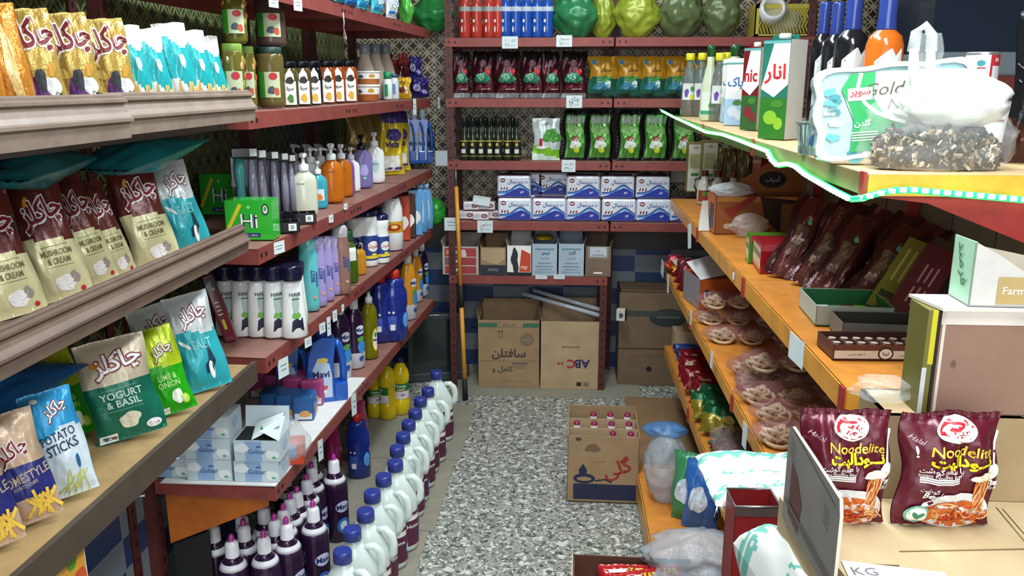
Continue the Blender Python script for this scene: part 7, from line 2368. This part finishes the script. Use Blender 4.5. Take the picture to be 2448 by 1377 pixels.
def woven(label, loc, w, d, h, rz, seed, band=.82, rot=None, open_top=True):
    t = thing('rice_sack', label, 'sack', loc, rz)
    if rot:
        t.rotation_euler = rot
    WV, TL = c('#dfe3e0', 'paper'), c('#6fb8ac', 'paper')
    def P(a, b_):
        th = 2 * PI * a
        cx_, sy_ = math.cos(th), math.sin(th)
        sq = 1 / max(abs(cx_), abs(sy_)) ** .55
        q = Vector((cx_ * 1.5, sy_ * 1.5, b_ * 3 + seed))
        k = 1 + .08 * noise.noise(q * 1.4) + .03 * noise.noise(q * 5)
        belly = 1 + .08 * math.sin(PI * b_)
        hh = h * (b_ + (.05 * noise.noise(q * 2.2) + .10 * cx_ * .3) * b_ ** 3)
        return Vector((w / 2 * cx_ * sq * k * belly, d / 2 * sy_ * sq * k * belly, hh))
    def mf(a, b_):
        n_ = noise.noise(Vector((a * 22, b_ * 30, seed)))
        if band < b_ < band + .08:
            return TL if n_ > -.22 else WV
        if .5 < b_ < .56 and n_ > .1:
            return TL
        return WV
    mb = MB(); mb.grid(P, 64, 40, mf, closed=True)
    mb.grid(lambda a, b_: P(a, 1.0) * (1 - b_) + Vector((0, 0, h * .93)) * b_, 64, 6, lambda a, b_: WV, closed=True)
    mb.obj('sack', t)
    rg = random.Random(seed)
    mb = MB()
    for k in range(26):
        a = rg.random()
        p_ = P(a, .99)
        mb.tube([p_, p_ + Vector((rg.uniform(-.008, .008), rg.uniform(-.01, 0), rg.uniform(-.02, .008)))], .0006, WV, 4)
    o = mb.obj('frayed_threads', t)
    o['kind'] = 'stuff'
    return t


def lying_sack(label, loc, rot, w, d, h, seed, inner=None):
    t = thing('rice_sack', label, 'sack', loc)
    t.rotation_euler = rot
    WV, TL = c('#dfe3e0', 'paper'), c('#6fb8ac', 'paper')
    def P(a, b_, s_=1):
        u, v = a * 2 - 1, b_ * 2 - 1
        e = max(0, (1 - abs(u) ** 4) * (1 - abs(v) ** 4)) ** .5
        q = Vector((u * 1.3 + seed, v * 1.3, s_))
        n_ = noise.noise(q) * .018 + noise.noise(q * 3) * .006
        return Vector((w / 2 * u * (1 + .05 * noise.noise(Vector((v * 3, seed, 0)))), d / 2 * v * (1 + .06 * noise.noise(Vector((u * 3, seed, 5)))), h / 2 + s_ * (h / 2 * e + n_ * e)))
    def mf(a, b_):
        n_ = noise.noise(Vector((a * 16, b_ * 26, seed)))
        z_ = b_ + .04 * math.sin(a * 40)
        if .80 < z_ < .93 and n_ > -.25: return TL
        if .10 < z_ < .2 and n_ > -.1: return TL
        if .42 < b_ < .47 and n_ > .15: return TL
        return WV
    mb = MB(); mb.grid(lambda a, b_: P(a, b_), 46, 40, mf); mb.grid(lambda a, b_: P(a, b_, -1), 46, 40, mf, flip=True)
    mb.obj('sack', t)
    rg = random.Random(seed)
    mb = MB()
    for k in range(30):
        p_ = P(rg.random() * .5, 0)
        mb.tube([p_, p_ + Vector((rg.uniform(-.008, .008), rg.uniform(-.012, 0), rg.uniform(-.03, .0)))], .0006, WV, 4)
    o = mb.obj('frayed_threads', t)
    o['kind'] = 'stuff'
    if inner:
        mb = MB(); mb.grid(lambda a, b_: P(.55 + .4 * a, .35 + .35 * b_) + Vector((0, 0, .002)), 10, 10, inner); mb.obj('torn_patch', t)
    return t


lying_sack('white woven sack with a turquoise band lying behind the red tin', (.430, 1.70, .738), (R(5), 0, R(4)), .235, .20, .055, 2)
lying_sack('white woven sack with a turquoise band squeezed beside the standing cardboard flap', (.315, 1.025, .866), (R(3), R(8), R(12)), .085, .25, .12, 5, c('#a8603c', 'paper'))
MB().lathe([(.055, 0), (.06, .01), (.062, .3), (.062, .82), (.066, .825), (.066, .86)], c('#e09a22', 'gloss'), 32, cx=.315, cy=.985).obj('storage_barrel')
tag(bpy.data.objects['storage_barrel'], 'orange-yellow plastic barrel under the second white sack', 'barrel')
# counter under the cartons
t = thing('counter', 'brown counter carrying the stacked cartons on the right', 'counter', (0, 0, 0))
MB().box(.47, 1.3, .45, 1.40, 0, .862, c('#6a5240', 'wood')).obj('body', t)

# ------------------------------------------------------------------ cartons in front
BOXT = c('#b7a27e', 'card'); BOXF = c('#a98d68', 'card')
ZB = 1.04
hf, hn_ = onz(1872, 1205, ZB), onz(1992, 1392, ZB)
t = thing('big_carton', 'big light brown carton whose flat top carries the noodle packs', 'carton', (0, 0, 0))
mb = MB()
xl0, xl1 = hf.x, hn_.x
mb.add([(xl0, hf.y + .02, ZB), (1.0, hf.y + .06, ZB), (1.0, .62, ZB), (xl1 + .06, .62, ZB), (xl0, hf.y + .02, .866), (1.0, hf.y + .06, .866), (1.0, .62, .866), (xl1 + .06, .62, .866)],
       [(0, 3, 2, 1), (4, 5, 6, 7), (0, 1, 5, 4), (1, 2, 6, 5), (2, 3, 7, 6), (3, 0, 4, 7)], BOXT)
mb.obj('box', t)
mb = MB()
for (p0, p1) in (((2382, 1213), (2460, 1306)), ((2150, 1318), (2460, 1312)), ((2020, 1345), (2150, 1352))):
    q0, q1 = onz(*p0, ZB + .0008), onz(*p1, ZB + .0008)
    mb.tube([q0, q1], .0008, c('#8a7350', 'card'), 4)
mb.obj('seam', t)
mb = MB()
q = [onz(x, y, ZB + .002) for x, y in ((2395, 1213), (2470, 1214), (2470, 1300))]
mb.add([q[0], q[1], q[2]] + [v - Vector((0, 0, .0015)) for v in q], [(0, 2, 1)], BOXT); mb.obj('top_flap', t)
# standing flap
t2 = 'standing_flap'
dirn = (hn_ - hf); dirn.z = 0
L_ = dirn.length
dn = dirn.normalized()
hF, hN = height_to(hf, 1012), height_to(hf + dn * (L_ * .92), 1180)
mb = MB()
side = Vector((-dn.y, dn.x, 0))
if side.x > 0: side = -side
pp_ = [(0, -.02), (L_, -.02), (L_, hN * .80), (L_ * .97, hN * .98), (L_ * .5, (hF + hN) / 2 * 1.0), (L_ * .06, hF), (0, hF * .96)]
GRYC, = (c('#8c8884', 'card'),)
vs = [hf + dn * a_ + Vector((0, 0, b_)) for a_, b_ in pp_] + [hf + dn * a_ + Vector((0, 0, b_)) - side * .004 for a_, b_ in pp_]
n = len(pp_)
mb.add(vs, [tuple(range(n))[::-1], tuple(range(n, 2 * n))] + [(i, (i + 1) % n, n + (i + 1) % n, n + i) for i in range(n)], [GRYC, c('#c9b797', 'card')] + [c('#e2dccb', 'card')] * n)
mb.obj('standing_flap', t, label='grey printed outer side of a flap standing upright')
mb = MB()
SF = lambda x, z: (hf + dn * x + Vector((0, 0, z)), side)
mb.decal(star([(.022, .0), (.06, -.01), (.068, .035), (.045, .065), (.024, .075)]), SF, 0, 0, c('#6b4038', 'print'), off=.0008)
for k in range(4):
    mb.decal(rect(.020, .0012, 4, 1), SF, .022, hF * .86 - .007 * k, c('#4a4644', 'print'), off=.0008, rot=-.35)
    mb.decal(rect(.018, .0012, 4, 1), SF, L_ * .80, hN * .70 - .007 * k, c('#4a4644', 'print'), off=.0008, rot=-.3)
mb.decal(rect(L_ * .9, .0012, 8, 1), SF, L_ * .5, hF * .88, c('#3a3634', 'print'), off=.0008, rot=-.18)
mb.decal(rect(L_ * .9, .006, 8, 1), SF, L_ * .5, .006, c('#6d6a66', 'card'), off=.002, rot=-.1)
mb.obj('flap_print', t)
# white printed sheet near the picture edge
o = slab('paper_sheet', [(onz(1985, 1348, ZB).x, .70), (onz(2250, 1362, ZB).x, .70), (onz(2250, 1362, ZB).x, onz(2250, 1372, ZB).y), (onz(2010, 1343, ZB).x, onz(2010, 1343, ZB).y)], ZB + .0012, ZB + .0022, c('#c3c4c6', 'paper'), 'white sheet printed with grey letters at the bottom picture edge', 'paper')
mb = MB()
SG = lambda x, z: (Vector((x, z, ZB + .0022)), Vector((0, 0, 1)))
q = onz(2065, 1368, ZB)
mb.decal(T('KG', .0), SG, q.x, q.y - .002, c('#6a6c72', 'print'), h=.016, off=.0004)
w_ = mb.obj('printed_letters'); w_.parent = o

# carton B behind the noodles, with A and the white display box on it
a, b = ony(2094, 1210, 1.09), ony(2600, 1215, 1.09)
YB_ = 1.092
zb_top = ony(2300, 996, YB_).z
carton('light brown carton behind the two noodle packs', ((a.x + .80) / 2, YB_ + .05, ZB + .001), 0, .80 - a.x, .10, zb_top - ZB, closed=True, m_=c('#a58f6c', 'card'))
zA = zb_top + .002
xa = ony(2238, 900, YB_).x
zA_top = ony(2300, 748, YB_).z
t = carton('pinkish brown carton with a white lid edge, on top of the light brown one', ((xa + .82) / 2, YB_ + .035, zA), 0, .82 - xa, .06, zA_top - zA, [(rect(.32, .022, 6, 2), 0.0, .955, c('#e2ddd6', 'card')), (blob(.006, .01, 3), -.43, .5, CARDD), (rect(.004, .14, 1, 4), -.488, .5, c('#d8cfc4', 'card'))], m_=c('#947464', 'card'), closed=True)
mb = MB(); mb.box(-.0, .0035, 0, 0, 0, 0, WE)
xw = ony(2186, 700, YB_ + .06).x
zl = zA_top + .003
o = slab('cardboard_sheet', [(xa - .018, YB_ + .072), (.82, YB_ + .072), (.82, YB_ - .004), (xa - .004, YB_ - .004)], zl, zl + .004, c('#dcd8d0', 'card'), 'white cardboard sheet lying on the pinkish brown carton', 'cardboard')
t = thing('spiral_book', 'thin yellow and black block standing between the carton and the shelf end', 'book', (xa - .006, YB_ + .05, zA), 0)
t.scale = (1, .62, 1)
t.location.y = YB_ + .033
bh = zl - zA - .001
MB().box(-.012, 0, -.048, .05, 0, bh, c('#6f6a2c', 'print')).obj('cover', t)
MB().box(-.0065, .0005, -.0485, -.048, .07, bh, c('#c9c01e', 'print')).obj('yellow_spine', t)
MB().box(-.0125, -.0065, -.0486, -.048, .0, bh * .45, c('#c9cdd2', 'paper')).obj('white_spine', t)
MB().box(.0006, .0035, -.05, -.048, 0, bh, c('#17181a', 'rubber')).obj('black_edge', t)
# white display box
t = thing('display_box', 'white display box with wavy front edge, gold name plate and left side coloured as green-lit', 'display box', (ony(2400, 700, YB_ + .02).x, YB_ + .035, zl + .005), R(-2))
w, d = .10, .065
hb_, hl = height_to(Vector((.56, YB_ + .08, zl)), 566), height_to(Vector((.56, YB_, zl)), 590)
WB_ = c('#cfcdc9', 'card')
prof2 = [(-w / 2, 0), (w / 2, 0), (w / 2, hl * .42), (w * .30, hl * .46), (w * .08, hl * .60), (-w * .18, hl * .80), (-w / 2, hl)]
mb = MB(); mb.prism(prof2, -d / 2, -d / 2 + .002, WB_); mb.prism([(-w / 2, 0), (w / 2, 0), (w / 2, hb_ * .66), (-w / 2, hb_ * .9)], d / 2 - .002, d / 2, c('#b5aa98', 'card'))
mb.box(w / 2 - .002, w / 2, -d / 2, d / 2, 0, hl * .4, WB_); mb.box(-w / 2, w / 2, -d / 2, d / 2, 0, .002, WB_); mb.obj('box', t)
MB().prism([(-d / 2, 0), (d / 2, 0), (d / 2, hb_), (-d / 2, hl)], -w / 2, -w / 2 + .002, c('#a8d8b8', 'card'), 'x').obj('side', t)  # green light falling on this side is put into its colour
mb = MB(); S = flat_S(-d / 2); mb.decal(rect(.062, .036, 4, 2), S, .014, hl * .26, c('#b8a06a', 'print')); mb.decal(T('Farmand', .01), S, .014, hl * .26, LBLW, w=.048, off=.0016)
S = side_S(-w / 2, -1); mb.decal(T('فرمند', .0), S, 0, hl * .6, c('#2f6a50', 'print'), h=.026, off=.0012, rot=-1.2); mb.obj('print', t)
loose(0, (.452, 1.14, zb_top + .002), .085, .055, .038, c('#e6ecea', 'film', .18), 21, 'crumpled clear plastic on the light brown carton, left of the yellow spine', amp=.4)

# ------------------------------------------------------------------ noodle packs
MRN = c('#5a1226', 'sheen')
NO = [c('#d9722a', 'print'), c('#e8a860', 'print'), c('#c24a1c', 'print'), c('#f0cc8e', 'print')]
YL = c('#e8d81e', 'print')


def noodles(seed):
    """artwork of the pack: bowl of noodles, fork, words"""
    rg = random.Random(seed)
    w, h = .125, .165
    D = [(ell(.052, .034, 24), .02, .865, WHITE), (ell(.046, .029, 24), .02, .865, c('#b81c2a', 'print')), (stroke([(-.022, -.006), (.0, -.011), (.022, -.004)], .004), .02, .865, WHITE, dict(off=.0032)),
         (T('لیت', .05), .03, .875, WHITE, dict(h=.019, off=.0034)),
         (T('Noodelite', .014, .15), .07, .700, c('#e6c94a', 'print'), dict(w=.080, off=.003)),
         (T('نـــودالیت', .045), .07, .600, YL, dict(w=.080, off=.003)),
         (T('با طعم گوشت', .01), -.14, .525, WHITE, dict(w=.058, off=.003)),
         (T('Instant Noodles Beef', .0), -.15, .487, WHITE, dict(w=.056, off=.003)), (rect(.052, .0022, 5, 1), -.15, .462, WHITE), (rect(.052, .0022, 5, 1), -.15, .444, WHITE), (rect(.052, .0018, 5, 1), -.15, .426, WHITE),
         (T('Beef', .02, .3), -.20, .315, WHITE, dict(h=.009, off=.003)), (T('گوشت', .0), -.25, .36, WHITE, dict(h=.008, off=.003)),
         (T('3', .02), .40, .40, WHITE, dict(h=.011, off=.003)), (rect(.010, .006), .47, .40, WHITE), (T('دقیقه', .0), .43, .36, WHITE, dict(h=.007, off=.003)),
         (T('Halal', .0, .3), -.36, .80, c('#c9a8b0', 'print'), dict(h=.007, off=.003, rot=-.5)),
         (ell(.094, .060, 28), .08, .16, c('#dfe2e6', 'print')), (ell(.082, .046, 28), .08, .13, c('#c9621e', 'print'), dict(off=.0026)),
         (ell(.016, .026), .40, .50, c('#e4e4e6', 'print'), dict(rot=-.4)), (stroke([(0, 0), (.005, .03), (.012, .045)], .004), .42, .57, c('#e4e4e6', 'print'))]
    for k in range(64):
        x, z = rg.uniform(-.20, .40), rg.uniform(.035, .22)
        if abs(x - .08) * .9 + abs(z - .12) * 1.2 > .36:
            continue
        r_ = rg.uniform(.004, .010)
        a0 = rg.uniform(0, 6)
        D.append((stroke([(r_ * math.cos(a0 + t_ * .5), r_ * .7 * math.sin(a0 + t_ * .5)) for t_ in range(8)], .0017), x, z, NO[k % 4], dict(off=.003 + .00003 * k)))
    for k in range(16):
        x0 = .22 + .008 * k
        D.append((stroke([(.002 * math.sin(i * .9 + k), .0062 * i) for i in range(8)], .0018), x0, .20, NO[k % 4], dict(off=.0032 + .0001 * k)))
    for k in range(7):
        D.append((ell(.008, .006), -.06 + .05 * k, .07 + .03 * (k % 3), c('#b8341a', 'print'), dict(off=.0052)))
    D.append((blob(.030, .012, 3), .28, .48, c('#f0e4cc', 'print'), dict(off=.0052)))
    return D


def noodle_pack(badge, seed):
    D = noodles(seed)
    if badge:
        D = D + [(ell(.030, .030, 24), -.30, .125, c('#6fb49c', 'print'), dict(off=.0050)), (ell(.024, .024, 24), -.30, .125, WHITE, dict(off=.0054)), (ell(.006, .013), -.315, .12, c('#3a8a6a', 'print'), dict(off=.0058, rot=.5)),
                 (ell(.006, .013), -.275, .12, c('#3a8a6a', 'print'), dict(off=.0058, rot=-.9)), (T('!', .02), -.38, .70, WHITE, dict(h=.018, off=.003))]
    return lambda: pouch(.125, .165, .048, lambda u, v: MRN, D, seed, nu=30, nv=40, crimp=.05, wr=1.1, pinch=.03).obj('noodle_pack')


def place_pack(key, bd, px0, px1, base, top, rz, tilt, label, dy=.0):
    p = onz((px0 + px1) / 2, base, ZB) + Vector((0, dy, .002))
    w_, h_ = sized(p, top, px1 - px0, rz)
    o = put(key, bd, p, label, 'noodle pack', 'maroon noodle packs', rz, tilt, 0, (w_ * .93 / .125, 1.0, h_ / .165 / math.cos(tilt)))
    return o


place_pack('noodA', noodle_pack(False, 131), 1905, 2110, 1248, 984, R(0), R(4), 'maroon noodle pack standing behind the cardboard flap', dy=.0)
place_pack('noodB', noodle_pack(True, 137), 2140, 2356, 1255, 990, R(3), R(3), 'maroon noodle pack with a round green badge, standing free on the carton')
